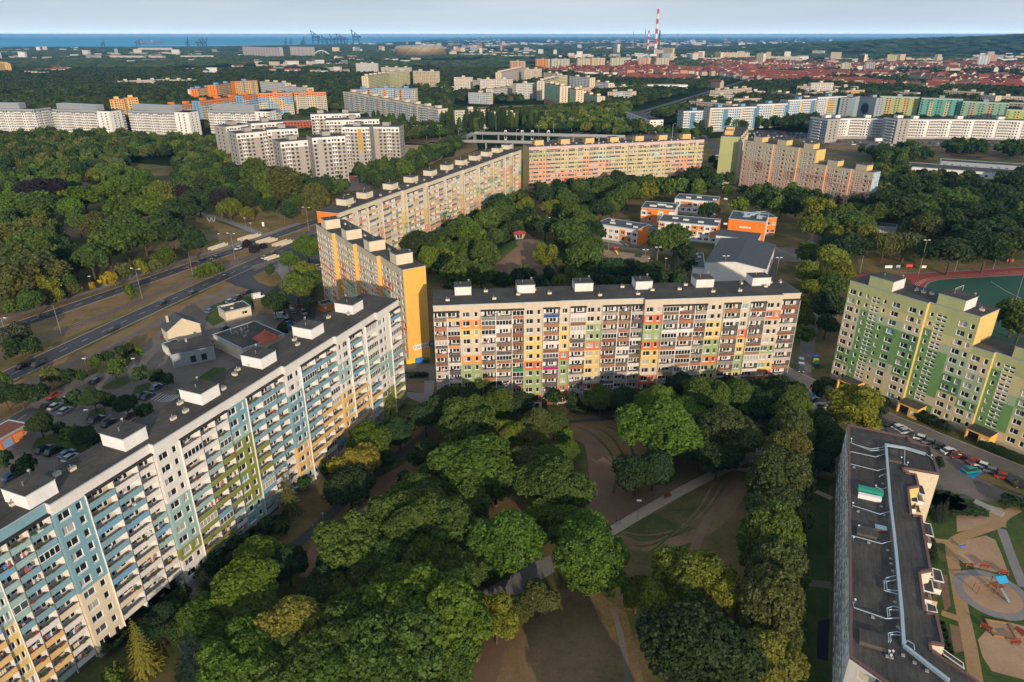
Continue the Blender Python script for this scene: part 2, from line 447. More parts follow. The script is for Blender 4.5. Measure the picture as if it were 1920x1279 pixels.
MCACHE = {}
GEN = {'window': g_window, 'balcony_door': g_door, 'balcony': g_balcony}
class Block:
    def __init__(self, name, label, A, B, h, depth, cat='apartment block', group=None):
        self.A, self.B, self.h, self.D = A, B, h, depth
        self.ang = math.atan2(B[1] - A[1], B[0] - A[0])
        self.L = math.hypot(B[0] - A[0], B[1] - A[1])
        self.root = empty(name, (A[0], A[1], 0), self.ang, label, cat, group)
        self.front = Side(0, 0, 1, 0)
        self.wall = MB()
        self.parts = {'window': [], 'balcony_door': [], 'balcony': []}
        self.ca, self.sa = math.cos(self.ang), math.sin(self.ang)
    def world(self, p):
        return Vector((self.A[0] + self.ca * p[0] - self.sa * p[1], self.A[1] + self.sa * p[0] + self.ca * p[1], p[2]))
    def s_at(self, px, z=None, o=0.0):
        """distance along the front at which the roof edge crosses picture column px"""
        z = self.h if z is None else z
        u = (px - 960) / FPX
        lo, hi = -200.0, self.L + 200.0
        ux, uy = self.ca, self.sa
        nx, ny = self.sa, -self.ca
        ax, ay = self.A[0] + nx * o, self.A[1] + ny * o
        # x / depth = u with depth = y*c - (z-H)*s
        den = ux - u * _c * uy
        num = u * (ay * _c - (z - CAM_H) * _s) - ax
        return num / den
    def add(self, kind, key, side, s, o, z):
        self.parts[kind].append((key, side, s, o, z))
    def facade(self, side, cols, z0, fh, n, ztop, colf, attic='c', fin='W', back='w', bal=None, p=0.12, dl=1.15, reveal=(0.72, 0.71, 0.69), rng=None, zb=0.85, wh=1.45, under=None):
        W = self.wall
        rg = rng or random.Random(5)
        prev = None
        for ci, col in enumerate(cols):
            t, s0, s1 = col[:3]
            off = col[3] if len(col) > 3 else 0.0
            if prev is not None and abs(prev - off) > 0.02:
                for f in range(n):
                    cc = P[colf(ci - 1, f)] if prev > off else P[colf(ci, f)]
                    if isinstance(self.__dict__.get('stepcol'), str) : cc = P[self.stepcol]
                    W.poly([side.pt(s0, prev, z0 + f * fh), side.pt(s0, off, z0 + f * fh), side.pt(s0, off, z0 + f * fh + fh), side.pt(s0, prev, z0 + f * fh + fh)], 'paint', cc)
                W.poly([side.pt(s0, prev, z0 + n * fh), side.pt(s0, off, z0 + n * fh), side.pt(s0, off, ztop), side.pt(s0, prev, ztop)], 'paint', P[attic(ci) if callable(attic) else attic] if not self.__dict__.get('stepcol') else P[self.stepcol])
                W.poly([side.pt(s0, prev, 0), side.pt(s0, off, 0), side.pt(s0, off, z0), side.pt(s0, prev, z0)], 'paint', P['u'])
            prev = off
            w = s1 - s0
            for f in range(n):
                z = z0 + f * fh
                cc = P[colf(ci, f)]
                if t == 'B':
                    ins = 0.09
                    cb = P[back] if rg.random() < 0.7 else rg.choice([P['w'], P['l'], P['c'], P['W']])
                    W.poly([side.pt(s0 + ins, off - dl, z), side.pt(s1 - ins, off - dl, z), side.pt(s1 - ins, off - dl, z + fh), side.pt(s0 + ins, off - dl, z + fh)], 'paint', cb)
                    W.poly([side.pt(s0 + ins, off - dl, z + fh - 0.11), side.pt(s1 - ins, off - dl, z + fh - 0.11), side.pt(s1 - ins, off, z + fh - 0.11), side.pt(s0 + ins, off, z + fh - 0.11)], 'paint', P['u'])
                    dwid = min(w - 0.5, rg.uniform(2.3, 3.2))
                    self.add('balcony_door', (round(dwid, 1), rg.random() < 0.5, rg.choice(['glass', 'curtain', 'glass', 'glass_mid'])), side, (s0 + s1) / 2 + rg.uniform(-0.15, 0.15), off - dl, z)
                    bc, gz, ra = bal(ci, f, rg)
                    self.add('balcony', (round(w - 2 * ins - 0.04, 2), p, bc, gz, rg.randint(0, 99999), fh, 1.02, ra), side, (s0 + s1) / 2, off, z)
                    continue
                bands = []
                if t == 'W': bands = [(zb, wh, [(0.30 * w, min(2.0, 0.42 * w), 1), (0.77 * w, min(0.95, 0.24 * w), 0)])]
                elif t == 'w': bands = [(zb, wh, [(0.23 * w, min(0.95, 0.24 * w), 0), (0.70 * w, min(2.0, 0.42 * w), 1)])]
                elif t == 'V': bands = [(zb, wh, [(0.5 * w, min(1.5, 0.6 * w), 1)])]
                elif t == 'v': bands = [(zb + 0.1, 1.2, [(0.5 * w, min(0.85, 0.6 * w), 0)])]
                elif t == 'D': bands = [(zb, wh, [(0.5 * w, min(2.1, 0.8 * w), 1)])]
                elif t == 'S': bands = [(0.35, 0.62, [(0.27 * w, 0.40 * w, 0), (0.73 * w, 0.40 * w, 0)]), (1.55, 0.62, [(0.27 * w, 0.40 * w, 0), (0.73 * w, 0.40 * w, 0)])]
                elif t == 'd': bands = [(zb, wh, [(0.5 * w, min(1.5, 0.8 * w), 1)])]
                zc = z
                for (b0, bh, wins) in bands:
                    W.poly([side.pt(s0, off, zc), side.pt(s1, off, zc), side.pt(s1, off, z + b0), side.pt(s0, off, z + b0)], 'paint', cc)
                    sc = s0
                    za, zt = z + b0, z + b0 + bh
                    for (cx, wd, mu) in wins:
                        a, e = s0 + cx - wd / 2, s0 + cx + wd / 2
                        W.poly([side.pt(sc, off, za), side.pt(a, off, za), side.pt(a, off, zt), side.pt(sc, off, zt)], 'paint', cc)
                        r = 0.2
                        for q in ([(a, 0, za), (a, -r, za), (a, -r, zt), (a, 0, zt)], [(e, 0, za), (e, -r, za), (e, -r, zt), (e, 0, zt)],
                                  [(a, 0, za), (e, 0, za), (e, -r, za), (a, -r, za)], [(a, 0, zt), (e, 0, zt), (e, -r, zt), (a, -r, zt)]):
                            W.poly([side.pt(x, off + y, zz) for x, y, zz in q], 'paint', reveal)
                        pane = rg.choices(['glass', 'mix', 'glass_mid', 'curtain', 'glass_blue'], [6, 3, 2, 2.2, 0.6])[0]
                        self.add('window', (round(wd, 2), bh, mu, pane), side, s0 + cx, off - r, za)
                        sc = e
                    W.poly([side.pt(sc, off, za), side.pt(s1, off, za), side.pt(s1, off, zt), side.pt(sc, off, zt)], 'paint', cc)
                    zc = zt
                W.poly([side.pt(s0, off, zc), side.pt(s1, off, zc), side.pt(s1, off, z + fh), side.pt(s0, off, z + fh)], 'paint', cc)
            zt = z0 + n * fh
            if t == 'B':
                for a in (s0, s1 - 0.09):
                    q = [(a, -dl), (a + 0.09, -dl), (a + 0.09, p + 0.02), (a, p + 0.02)]
                    for i in range(4):
                        (xa, ya), (xb, yb) = q[i], q[(i + 1) % 4]
                        W.poly([side.pt(xa, off + ya, 0), side.pt(xb, off + yb, 0), side.pt(xb, off + yb, zt), side.pt(xa, off + ya, zt)], 'paint', P[fin])
                for a in (s0, s1 - 0.09):
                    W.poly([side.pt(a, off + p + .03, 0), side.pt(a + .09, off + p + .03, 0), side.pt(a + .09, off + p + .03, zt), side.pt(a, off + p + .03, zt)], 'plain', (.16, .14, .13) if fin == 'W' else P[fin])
                # dark lintel cap above the top balcony
                q0, q1 = s0, s1
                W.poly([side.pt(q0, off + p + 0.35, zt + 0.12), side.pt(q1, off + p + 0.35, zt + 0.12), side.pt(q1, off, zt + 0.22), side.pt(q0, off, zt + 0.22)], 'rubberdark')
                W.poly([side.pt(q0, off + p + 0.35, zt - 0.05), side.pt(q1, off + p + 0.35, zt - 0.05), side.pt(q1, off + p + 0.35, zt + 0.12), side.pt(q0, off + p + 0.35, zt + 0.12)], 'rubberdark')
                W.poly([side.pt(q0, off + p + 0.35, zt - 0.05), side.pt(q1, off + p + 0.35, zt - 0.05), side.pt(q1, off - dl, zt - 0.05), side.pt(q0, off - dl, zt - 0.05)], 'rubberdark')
            zs = zt
            ac = attic(ci) if callable(attic) else attic
            W.poly([side.pt(s0, off, zs), side.pt(s1, off, zs), side.pt(s1, off, ztop), side.pt(s0, off, ztop)], 'paint', P[ac])
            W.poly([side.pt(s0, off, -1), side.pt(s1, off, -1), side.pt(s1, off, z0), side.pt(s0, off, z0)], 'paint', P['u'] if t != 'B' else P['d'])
    def finish(self, maxind=100):
        camv = Vector((0, 0, CAM_H))
        for kind, lst in self.parts.items():
            if not lst: continue
            lst.sort(key=lambda e: (self.world(e[1].pt(e[2], e[3], e[4])) - camv).length)
            for key, side, s, o, z in lst[:maxind]:
                me = MCACHE.get((kind, key))
                if me is None:
                    mb = MB(); GEN[kind](mb, *key)
                    me = mb.mesh(kind); MCACHE[(kind, key)] = me
                ob = bpy.data.objects.new(kind, me)
                COL.objects.link(ob)
                ob.parent = self.root
                ob.location = side.pt(s, o, z)
                ob.rotation_euler = (0, 0, side.ang)
            rest = lst[maxind:]
            if rest:
                mb = MB()
                for key, side, s, o, z in rest:
                    mb.xf = lambda x, y, zz, side=side, s=s, o=o, z=z: side.pt(s + x, o - y, z + zz)
                    GEN[kind](mb, *key)
                ob = mb.build(kind, self.root)
                if len(lst) > maxind: ob['kind'] = 'stuff'
        self.wall.build('wall', self.root)
    def roof(self, pts, h, mat='bitumen', rim='zinc', th=0.22, name='roof', rimh=0.0):
        mb = MB()
        mb.prism(pts, h, h + th, rim, (1, 1, 1), top=mat, bottom=True)
        return mb.build(name, self.root)
    def lift(self, x, y, w, d, z, hh=3.0, col='W', roofmat='bitumen', name='lift_house', pipes=True, faces=None):
        mb = MB()
        mb.box(x, y, z, x + w, y + d, z + hh, 'paint', P[col])
        if faces:
            mb.poly([(x + w + .01, y, z), (x + w + .01, y + d, z), (x + w + .01, y + d, z + hh), (x + w + .01, y, z + hh)], 'paint', P[faces])
        o = mb.build(name, self.root)
        rb = MB()
        rb.box(x - 0.12, y - 0.12, z + hh, x + w + 0.12, y + d + 0.12, z + hh + 0.16, 'zinc', top=roofmat)
        rb.build('lift_house_roof', o)
        if pipes:
            pb = MB(); pb.tube([(x + w * 0.35, y + d * 0.5, z + hh), (x + w * 0.35, y + d * 0.5, z + hh + 0.9)], 0.1, 'metal', seg=6)
            pb.build('pipe', o)
            db = MB()
            db.tube([(x + w - 0.5, y + d - 0.6, z + hh), (x + w - 0.5, y + d - 0.6, z + hh + 0.8)], 0.05, 'metal', seg=5)
            db.tube([(x + w - 0.5, y + d - 0.6, z + hh + 0.8), (x + w - 0.75, y + d - 0.9, z + hh + 0.95)], [0.28, 0.2], 'concrete', seg=8)
            db.build('satellite_dish', o)
        return o
    def vents(self, lst, z, col='l'):
        key = ('vent', col)
        if key not in MCACHE:
            mb = MB()
            mb.box(-0.55, -0.3, 0, 0.55, 0.3, 0.55, 'paint', P[col], top='bitumen')
            mb.tube([(-0.2, 0, 0.55), (-0.2, 0, 1.2)], 0.09, 'metal', seg=6)
            mb.box(-0.62, -0.36, 0.55, 0.62, 0.36, 0.62, 'concrete')
            MCACHE[key] = mb.mesh('roof_vent')
        for x, y in lst:
            ob = bpy.data.objects.new('roof_vent', MCACHE[key]); COL.objects.link(ob)
            ob.parent = self.root; ob.location = (x, y, z); ob.rotation_euler = (0, 0, random.choice([0, 0, 0, 1.57]))
    def backwalls(self, cols, h, colL='c', colR='c', colB='c', z0=-1, Lx=None):
        W = self.wall
        L = cols[-1][2]; o0 = cols[0][3] if len(cols[0]) > 3 else 0; o1 = cols[-1][3] if len(cols[-1]) > 3 else 0
        x0 = cols[0][1]
        W.poly([(x0, -o0, z0), (x0, self.D, z0), (x0, self.D, h), (x0, -o0, h)], 'paint', P[colL])
        W.poly([(L, -o1, z0), (L, self.D, z0), (L, self.D, h), (L, -o1, h)], 'paint', P[colR])
        W.poly([(x0, self.D, z0), (L, self.D, z0), (L, self.D, h), (x0, self.D, h)], 'paint', P[colB])
    def outline(self, cols, ov=0.1):
        pts = []
        for c in cols:
            off = c[3] if len(c) > 3 else 0
            pts += [(c[1], -off - ov), (c[2], -off - ov)]
        out = []
        for q in pts:
            if not out or abs(out[-1][0] - q[0]) + abs(out[-1][1] - q[1]) > 0.02: out.append(q)
        # drop collinear
        res = [out[0]]
        for i in range(1, len(out) - 1):
            if abs((out[i][0] - res[-1][0]) * (out[i + 1][1] - res[-1][1]) - (out[i + 1][0] - res[-1][0]) * (out[i][1] - res[-1][1])) > 1e-4: res.append(out[i])
        res.append(out[-1])
        res[0] = (res[0][0] - ov, res[0][1]); res[-1] = (res[-1][0] + ov, res[-1][1])
        return res + [(res[-1][0], self.D + ov), (res[0][0], self.D + ov)]

def pxcols(blk, start, spec, offs=None, z=None):
    """spec: [(type, right edge px[, off])] read off the roof line of the photograph"""
    cols = []
    s = start
    off = 0.0
    for e in spec:
        t, px = e[0], e[1]
        if len(e) > 2: off = e[2]
        s1 = blk.s_at(px, z)
        cols.append((t, s, s1, off)); s = s1
    return cols
# ================================================================ near apartment blocks
FH = 2.72
def strf(d, n, default='c'):
    """colour per column index as strings read from the top floor down"""
    def f(ci, fl):
        s = d.get(ci)
        if s is None: return default
        return s[min(len(s) - 1, n - 1 - fl)]
    return f

# ---- central block facing the camera --------------------------------
bC = Block('apartment_block', 'long eleven storey block with cream, orange and yellow panels facing the park lawn', gp(812, 574, 32.6), gp(1503, 551, 32.6), 32.6, 12.2, group='eleven storey slab blocks round the courtyard')
spec = [('B', 837), ('B', 861.5), ('W', 901, -0.7), ('B', 929, -0.7), ('B', 960), ('B', 983), ('W', 1019, -1.4), ('B', 1050.5, -1.4), ('V', 1070.5, -2.1), ('B', 1101), ('W', 1131.5),
        ('B', 1161, -2.6), ('B', 1186), ('B', 1208.5), ('W', 1243, -1.9), ('B', 1273), ('B', 1303), ('B', 1326), ('W', 1357.5, -2.5), ('B', 1389), ('V', 1407.5, -3.1), ('B', 1437.5), ('W', 1467), ('B', 1503, -4.6)]
cols = pxcols(bC, 0.0, spec)
# straighten: the facade line was taken corner to corner, so offsets are relative to it
cols = [(t, a, b_, o + 0.042 * (a + b_) / 2 * 1.0) for t, a, b_, o in cols]
sec = {}
fix = []
for i, (t, a, b_, o) in enumerate(cols):
    base = spec[i][2] if len(spec[i]) > 2 else None
    key = next((spec[k][2] for k in range(i, -1, -1) if len(spec[k]) > 2), 0.0)
    fix.append(key)
mid = {}
for k in set(fix):
    ss = [c for c, q in zip(cols, fix) if q == k]
    mid[k] = k + 0.042 * (ss[0][1] + ss[-1][2]) / 2
cols = [(c[0], c[1], c[2], mid[k]) for c, k in zip(cols, fix)]
Ccol = {2: 'coyccogggbb', 6: 'cccyyyrgggr', 8: 'ccyyyrgggrr', 10: 'ccggryyycbb', 14: 'crggryycrbb', 18: 'ccyyggrgycb', 20: 'cccryyggyyb', 22: 'crcccgcyryb'}
BALC = [P['D'], P['D'], (0.20, 0.12, 0.08), (0.30, 0.17, 0.10), (0.33, 0.28, 0.24), (0.45, 0.40, 0.36), (0.62, 0.58, 0.53), (0.10, 0.09, 0.09), (0.24, 0.22, 0.21), (0.35, 0.15, 0.08)]
special = {(7, 10): (0.03, 0.09, 0.30), (7, 4): (0.42, 0.02, 0.12), (5, 4): (0.02, 0.22, 0.10), (1, 10): (0.65, 0.42, 0.16), (1, 7): (0.6, 0.26, 0.08), (15, 8): (0.66, 0.64, 0.6), (16, 8): (0.66, 0.64, 0.6), (0, 7): (0.1, 0.09, 0.1), (4, 2): (0.2, 0.25, 0.34)}
def balC(ci, f, rg):
    c = special.get((ci, f)) or rg.choice(BALC)
    return c, rg.random() < 0.16, rg.random() < 0.5
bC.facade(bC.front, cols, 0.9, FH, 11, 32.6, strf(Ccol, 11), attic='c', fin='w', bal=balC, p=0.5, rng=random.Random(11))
bC.backwalls(cols, 32.6, 'o', 's', 'c')
bC.roof(bC.outline(cols), 32.6)
for px0, px1 in ((853, 884), (970, 1003), (1078, 1112), (1192, 1223), (1305, 1338), (1410, 1444)):
    s0, s1 = bC.s_at(px0, 32.6, -7), bC.s_at(px1, 32.6, -7)
    bC.lift(s0, 7.2, s1 - s0, 4.6, 32.8, 2.4, 'w')
rv = random.Random(3)
bC.vents([(x, rv.choice([3.2, 6.0, 9.5])) for x in [4, 9, 15, 17, 24, 29, 33, 41, 45, 47, 55, 58, 63, 71, 74, 80, 88, 91, 97, 100, 103]], 32.8)
# ground floor entrance
mb = MB(); sE = bC.s_at(1005, 5.0)
mb.box(sE - 1.3, -2.6, 0, sE + 1.3, -0.9, 2.6, 'paint', P['l'], top='bitumen')
ent = mb.build('entrance_porch', bC.root)
mb = MB(); mb.box(sE - 0.6, -2.66, 0.05, sE + 0.6, -2.61, 2.2, 'glass'); mb.build('door', ent)
bC.finish()

# ---- left block, teal to yellow bands -------------------------------
Aq = gp(747, 562, 33.0)
dA = Vector((0.375, 0.927)).normalized()
A0 = (Aq[0] - dA.x * 152.0, Aq[1] - dA.y * 152.0)
bA = Block('apartment_block', 'long white block banded in teal, olive and yellow filling the left foreground', A0, Aq, 33.0, 11.8, group='eleven storey slab blocks round the courtyard')
spec = [('B', -190), ('W', -110), ('B', -60), ('B', -20), ('W', 8), ('B', 40), ('B', 80), ('B', 122), ('W', 181, 1.1), ('B', 231), ('B', 277), ('B', 306), ('W', 349, 2.2), ('B', 386), ('B', 414), ('B', 437),
        ('W', 474), ('B', 501), ('B', 525), ('B', 543), ('W', 569, 3.2), ('B', 596), ('B', 616), ('B', 634), ('w', 655, 4.0), ('B', 678), ('v', 686), ('B', 706), ('W', 722, 4.6), ('N', 728, 4.6), ('B', 747)]
cols = pxcols(bA, 0.0, [('B', -190)] + spec[1:])
n = len(cols)
tot = [0.0]
cols = [(t, a, b_, o - 4.6 * 1.0) for t, a, b_, o in cols]
Acols = {4: 'wMMMMyyyyll', 8: 'TTTTTTlllll', 12: 'wwwwMMMMGww', 16: 'TTMGGGGGGMM', 20: 'wwTTTTTAAAM', 24: 'wwMMwAAAAAM', 26: 'wwwMMwAAAAM', 28: 'wwwwMMwwGGG', 29: 'wwwwMMMwGGG'}
Abal = {3: 'MMMTAAAAAAA', 5: 'MMMMMTwAAAA', 6: 'MMTTTTwAAAM', 7: 'TTTTTTlwwww', 9: 'TTTTTTwwlww', 10: 'wTTTwwlwwww', 11: 'wwwwMMMwwww', 13: 'wwwwMMGGGGG', 14: 'wwMMGGGGGGM', 15: 'wMMGGGGGMwM',
        17: 'TTTTGGGMMMM', 18: 'TTTTTTTTwww', 19: 'TTTTTTTwwwM', 21: 'TTTTTTTAAAw', 22: 'TTTTTAAAAww', 23: 'TTTwwAAAAAw', 25: 'TTMMwAAAAwM', 27: 'wwwMMwAAAwM', 30: 'wwwwTMwMGGG'}
def balA(ci, f, rg):
    s = Abal.get(ci, 'MMMMTTTAAAA')
    return P[s[10 - f]] if rg.random() < 0.93 else (0.16, 0.34, 0.5), rg.random() < 0.10, False
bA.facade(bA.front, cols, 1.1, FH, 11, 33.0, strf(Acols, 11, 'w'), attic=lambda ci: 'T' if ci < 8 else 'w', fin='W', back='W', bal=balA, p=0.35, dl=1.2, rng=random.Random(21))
bA.backwalls(cols, 33.0, 'w', 'w', 'w')
bA.roof(bA.outline(cols), 33.0)
for s in (50, 67.4, 85.2, 102.5, 120, 137.3):
    bA.lift(s, 4.9, 4.8, 5.6, 33.2, 2.5, 'W')
rv = random.Random(9)
bA.vents([(s, rv.choice([6.0, 8.5, 9.5])) for s in [50, 58, 60, 68, 79, 82, 84, 92, 98, 100, 103, 110, 116, 118, 121, 128, 133, 137, 139, 146]], 33.2)
bA.finish()

# ---- yellow ended block with stepped facade --------------------------
Y0, Y1 = gp(592, 420, 32.8), gp(734, 511, 32.8)
bY = Block('apartment_block', 'stepped beige and orange block with a plain golden yellow end wall', Y0, Y1, 32.8, 11.8, group='eleven storey slab blocks round the courtyard')
L = bY.L
b1, b2, b3 = bY.s_at(632), bY.s_at(661), bY.s_at(702)
def wcols(a, b, seq, off):
    tw = sum(w for _, w in seq); out = []; s = a
    for t, w in seq:
        e = s + w * (b - a) / tw; out.append((t, s, e, off)); s = e
    return out
seqY = [('V', 2.6), ('W', 4.6), ('w', 4.6), ('V', 2.6), ('S', 2.2)]
b1, b2, b3 = L * 0.25, L * 0.5, L * 0.75
cols = wcols(0, b1, seqY, 0.0) + wcols(b1, b2, seqY, -1.3) + wcols(b2, b3, seqY, -2.6) + wcols(b3, L, seqY[:4], -3.9)
ry = random.Random(77)
pat = {}
for ci in range(len(cols)):
    s = ''
    for f in range(11): s += ry.choices(['p', 'p', 'p', 'r', 'o', 'g', 'Y'], [6, 4, 3, 2.2, 1.6, 0.7, 1.2])[0] if f > 1 else 'p'
    pat[ci] = s
bY.stepcol = 'Y'
bY.facade(bY.front, cols, 0.9, FH, 11, 32.8, strf(pat, 11), attic='p', rng=ry)
bY.backwalls(cols, 32.8, 'p', 'Y', 'p')
bY.roof(bY.outline(cols), 32.8)
for k, s in enumerate((b1 - 11.5, b2 - 11.0, b3 - 11.0, L - 10.0)):
    off = 1.3 * k
    bY.lift(s, off + 0.15, 5.0, 5.8, 33.0, 3.4, 'l')
bY.vents([(s, 9) for s in (8, 14, 22, 28, 36, 43, 50, 60, 66)], 33.0)
# street name plate on the end wall
def text_mesh(txt, size, mat, name='lettering', extr=0.02):
    cu = bpy.data.curves.new(name, 'FONT'); cu.body = txt; cu.size = size; cu.extrude = extr
    cu.align_x = 'LEFT'
    tmp = bpy.data.objects.new(name, cu); COL.objects.link(tmp)
    dg = bpy.context.evaluated_depsgraph_get()
    me = bpy.data.meshes.new_from_object(tmp.evaluated_get(dg))
    bpy.data.objects.remove(tmp)
    me.materials.clear(); me.materials.append(MATS[mat])
    o = bpy.data.objects.new(name, me); COL.objects.link(o)
    return o
simple('signblue', (0.03, 0.05, 0.16), 0.6)
simple('letter', (0.05, 0.05, 0.09), 0.6)
mb = MB()
yb = 6.2
mb.box(L + 0.02, 0.0 + yb - 0.6, 4.6, L + 0.10, yb + 5.1, 6.3, 'frame')
sg = mb.build('street_sign', bY.root)
mb = MB(); mb.box(L + 0.02, yb + 5.12, 4.6, L + 0.11, yb + 7.0, 6.3, 'signblue'); mb.build('number_plate', sg)
for txt, yy, mt, sz in (('STARTOWA', yb - 0.35, 'letter', 1.28), ('15', yb + 5.4, 'frame', 1.3)):
    t = text_mesh(txt, sz, mt)
    t.parent = sg
    t.matrix_local = Matrix.Translation((L + 0.125, yy, 4.98)) @ Matrix.Rotation(R(90), 4, 'Z') @ Matrix.Rotation(R(90), 4, 'X')
    if txt == 'STARTOWA': t.scale = (0.78, 1, 1)
bY.finish()

# ---- green and yellow block on the right ------------------------------
R0, R1 = gp(1594.6, 526.6, 32.8), gp(1835, 597, 32.8)
bR = Block('apartment_block', 'olive yellow block with green patches and yellow entrance porches on the right', R0, R1, 32.8, 11.5, group='eleven storey slab blocks round the courtyard')
L = bR.L
xs = bR.s_at(1740)
ext = 27.5
seq1 = [('W', 5.2), ('v', 2.7), ('S', 2.9), ('v', 2.8), ('D', 4.2), ('N', 1.2), ('W', 5.4)]
seq2 = [('v', 2.4), ('S', 3.2), ('N', 2.2), ('W', 5.4), ('N', 0.8)]
seq3 = [('D', 2.6), ('W', 3.6), ('N', 1.2)]
c1 = wcols(0, xs, seq1, 0.0)
c2 = wcols(xs, L, [('v', 2.3), ('S', 3.0), ('N', 2.4), ('W', 5.2)], -1.2)
n1 = len(c1)
c3 = [('W', L, L + 5.4, -1.2), ('v', L + 5.4, L + 7.8, -2.4), ('S', L + 7.8, L + 10.8, -2.4), ('N', L + 10.8, L + 13.0, -2.4), ('W', L + 13.0, L + 18.4, -2.4), ('w', L + 18.4, L + 24, -2.4), ('v', L + 24, L + 26.4, -3.6), ('S', L + 26.4, L + 29.4, -3.6), ('W', L + 29.4, L + 35, -3.6), ('W', L + 35, L + 40, -3.6)]
Rc = {0: 'ffppppphhpp', 1: 'ffhhhhhhhhh', 2: 'fejhhhhhppp', 3: 'fejhhhhjpee', 4: 'fejihhhjpee', 5: 'fejhhhhpppe', 6: 'fepiihihppe', 7: 'feihhhhhhhh', 8: 'ffephhhhhpi', 9: 'ffejhhhhhpi', 10: 'ffejjjiiepe'}
bR.stepcol = 'y'
bR.facade(bR.front, c1 + c2, 0.9, FH, 11, 32.8, strf(Rc, 11, 'f'), attic='f', rng=random.Random(31))
Rc3 = {0: 'epjjjhpe', 1: 'fihhhhhh', 2: 'fepphhhh', 3: 'feejhhhp', 4: 'eejhjeee', 5: 'eejhjeee', 6: 'fihhhhhh', 7: 'feppphhh', 8: 'eejhjeee', 9: 'eejhjeee'}
bR.facade(bR.front, c3, 0.9, FH, 8, 24.4, strf(Rc3, 8, 'f'), attic='f', rng=random.Random(32))
Wl = bR.wall
Wl.poly([(0, 0, -1), (0, 11.5, -1), (0, 11.5, 32.8), (0, 0, 32.8)], 'paint', P['f'])
Wl.poly([(L, 1.2, 24.4), (L, 11.5, 24.4), (L, 11.5, 32.8), (L, 1.2, 32.8)], 'paint', P['y'])
Wl.poly([(0, 11.5, -1), (L, 11.5, -1), (L, 11.5, 32.8), (0, 11.5, 32.8)], 'paint', P['f'])
Wl.poly([(L, 11.5, -1), (L + 40, 11.5, -1), (L + 40, 11.5, 24.4), (L, 11.5, 24.4)], 'paint', P['f'])
Wl.poly([(L + 40, 3.6, -1), (L + 40, 11.5, -1), (L + 40, 11.5, 24.4), (L + 40, 3.6, 24.4)], 'paint', P['f'])
bR.roof([(-0.1, -0.1), (xs + 0.1, -0.1), (xs + 0.1, 1.1), (L + 0.1, 1.1), (L + 0.1, 11.6), (-0.1, 11.6)], 32.8)
bR.roof([(L + 0.02, 1.1), (L + 5.4, 1.1), (L + 5.4, 2.3), (L + 24, 2.3), (L + 24, 3.5), (L + 40, 3.5), (L + 40, 11.6), (L + 0.02, 11.6)], 24.4, name='lower_roof')
bR.lift(5.6, 0.02, 7.0, 6.4, 33.02, 2.9, 'f', faces='w')
bR.lift(xs + 1.6, 1.22, 7.0, 6.4, 33.02, 2.9, 'f', faces='w')
bR.lift(L + 9, 2.42, 7.0, 6.4, 24.62, 2.9, 'f', faces='w')
bR.lift(L + 27, 3.62, 7.0, 6.4, 24.62, 2.9, 'f', faces='w')
bR.vents([(3, 8), (16, 7), (18, 7), (20, 7.5), (24, 9), (L - 2, 6)], 33.02)
for s, o in ((8.0, 0), (xs + 3.4, 1.2), (L + 8.6, 2.4)):   # yellow entrance porches
    mb = MB()
    x0, x1, y0, y1 = s - 2.9, s + 2.9, o - 4.6, o - 0.02
    mb.box(x0, y0, 2.75, x1, y1, 3.15, 'paint', P['Y'], top='bitumen')
    mb.box(x0, y0, 0, x0 + 0.3, y1, 2.75, 'paint', P['Y'])
    mb.box(x1 - 0.3, y0, 0, x1, y1, 2.75, 'paint', P['Y'])
    mb.box(s + 0.3, y0, 0, x1 - 0.3, y0 + 0.15, 2.75, 'paint', P['Y'])
    mb.box(s + 0.9, y0 - 0.06, 0.9, x1 - 0.9, y0 - 0.01, 2.1, 'frame')
    po = mb.build('entrance_porch', bR.root)
    mb = MB(); mb.box(x0 + 0.3, y0 + 1.6, 0.02, s + 0.3, y0 + 1.7, 2.5, 'rubberdark'); mb.build('door', po)
bR.finish()

# ---- long diagonal block behind ---------------------------------------
F0, F1 = gp(638, 401.5, 32.8), gp(973, 281, 32.8)
bF = Block('apartment_block', 'very long cream block with coloured balcony bands running diagonally beside the avenue', F0, F1, 32.8, 12.0, group='eleven storey slab blocks round the courtyard')
spec = [('B', 652), ('B', 663), ('v', 674), ('B', 688), ('v', 693), ('B', 706), ('W', 720), ('B', 732), ('B', 743), ('B', 754), ('v', 758), ('v', 763, 0.8), ('B', 774), ('B', 784), ('B', 793), ('v', 801), ('B', 811, 1.5), ('B', 820), ('B', 828.5), ('v', 835), ('B', 844), ('B', 853), ('B', 860), ('v', 867),
        ('B', 875, 2.1), ('B', 882), ('B', 889), ('v', 896), ('B', 903), ('B', 910), ('B', 916), ('v', 923), ('B', 929), ('B', 935), ('B', 940), ('v', 945), ('B', 952), ('N', 957.5), ('B', 967, 2.9), ('N', 973)]
cols = pxcols(bF, 0.0, spec)
cols = [(t, a, b_, o - 1.3) for t, a, b_, o in cols]
rf = random.Random(8)
grp = {}
g = 0
for i, c in enumerate(cols):
    if c[0] != 'B': g += 1
    grp[i] = g
patF = {}
for i in range(len(cols)):
    rr = random.Random(grp[i] * 7 + 1)
    base = ['l'] * (3 if i < 25 else 1)
    seqs = rr.choice([['l', 'y', 'y', 'A', 'o', 's', 's', 'g'], ['l', 's', 's', 'y', 'A', 'y', 'g', 'g'], ['y', 'y', 'g', 'z', 'A', 's', 's', 'y'], ['l', 'l', 'z', 'g', 'y', 'A', 's', 'o']])
    patF[i] = ''.join((base + seqs + seqs)[:11])
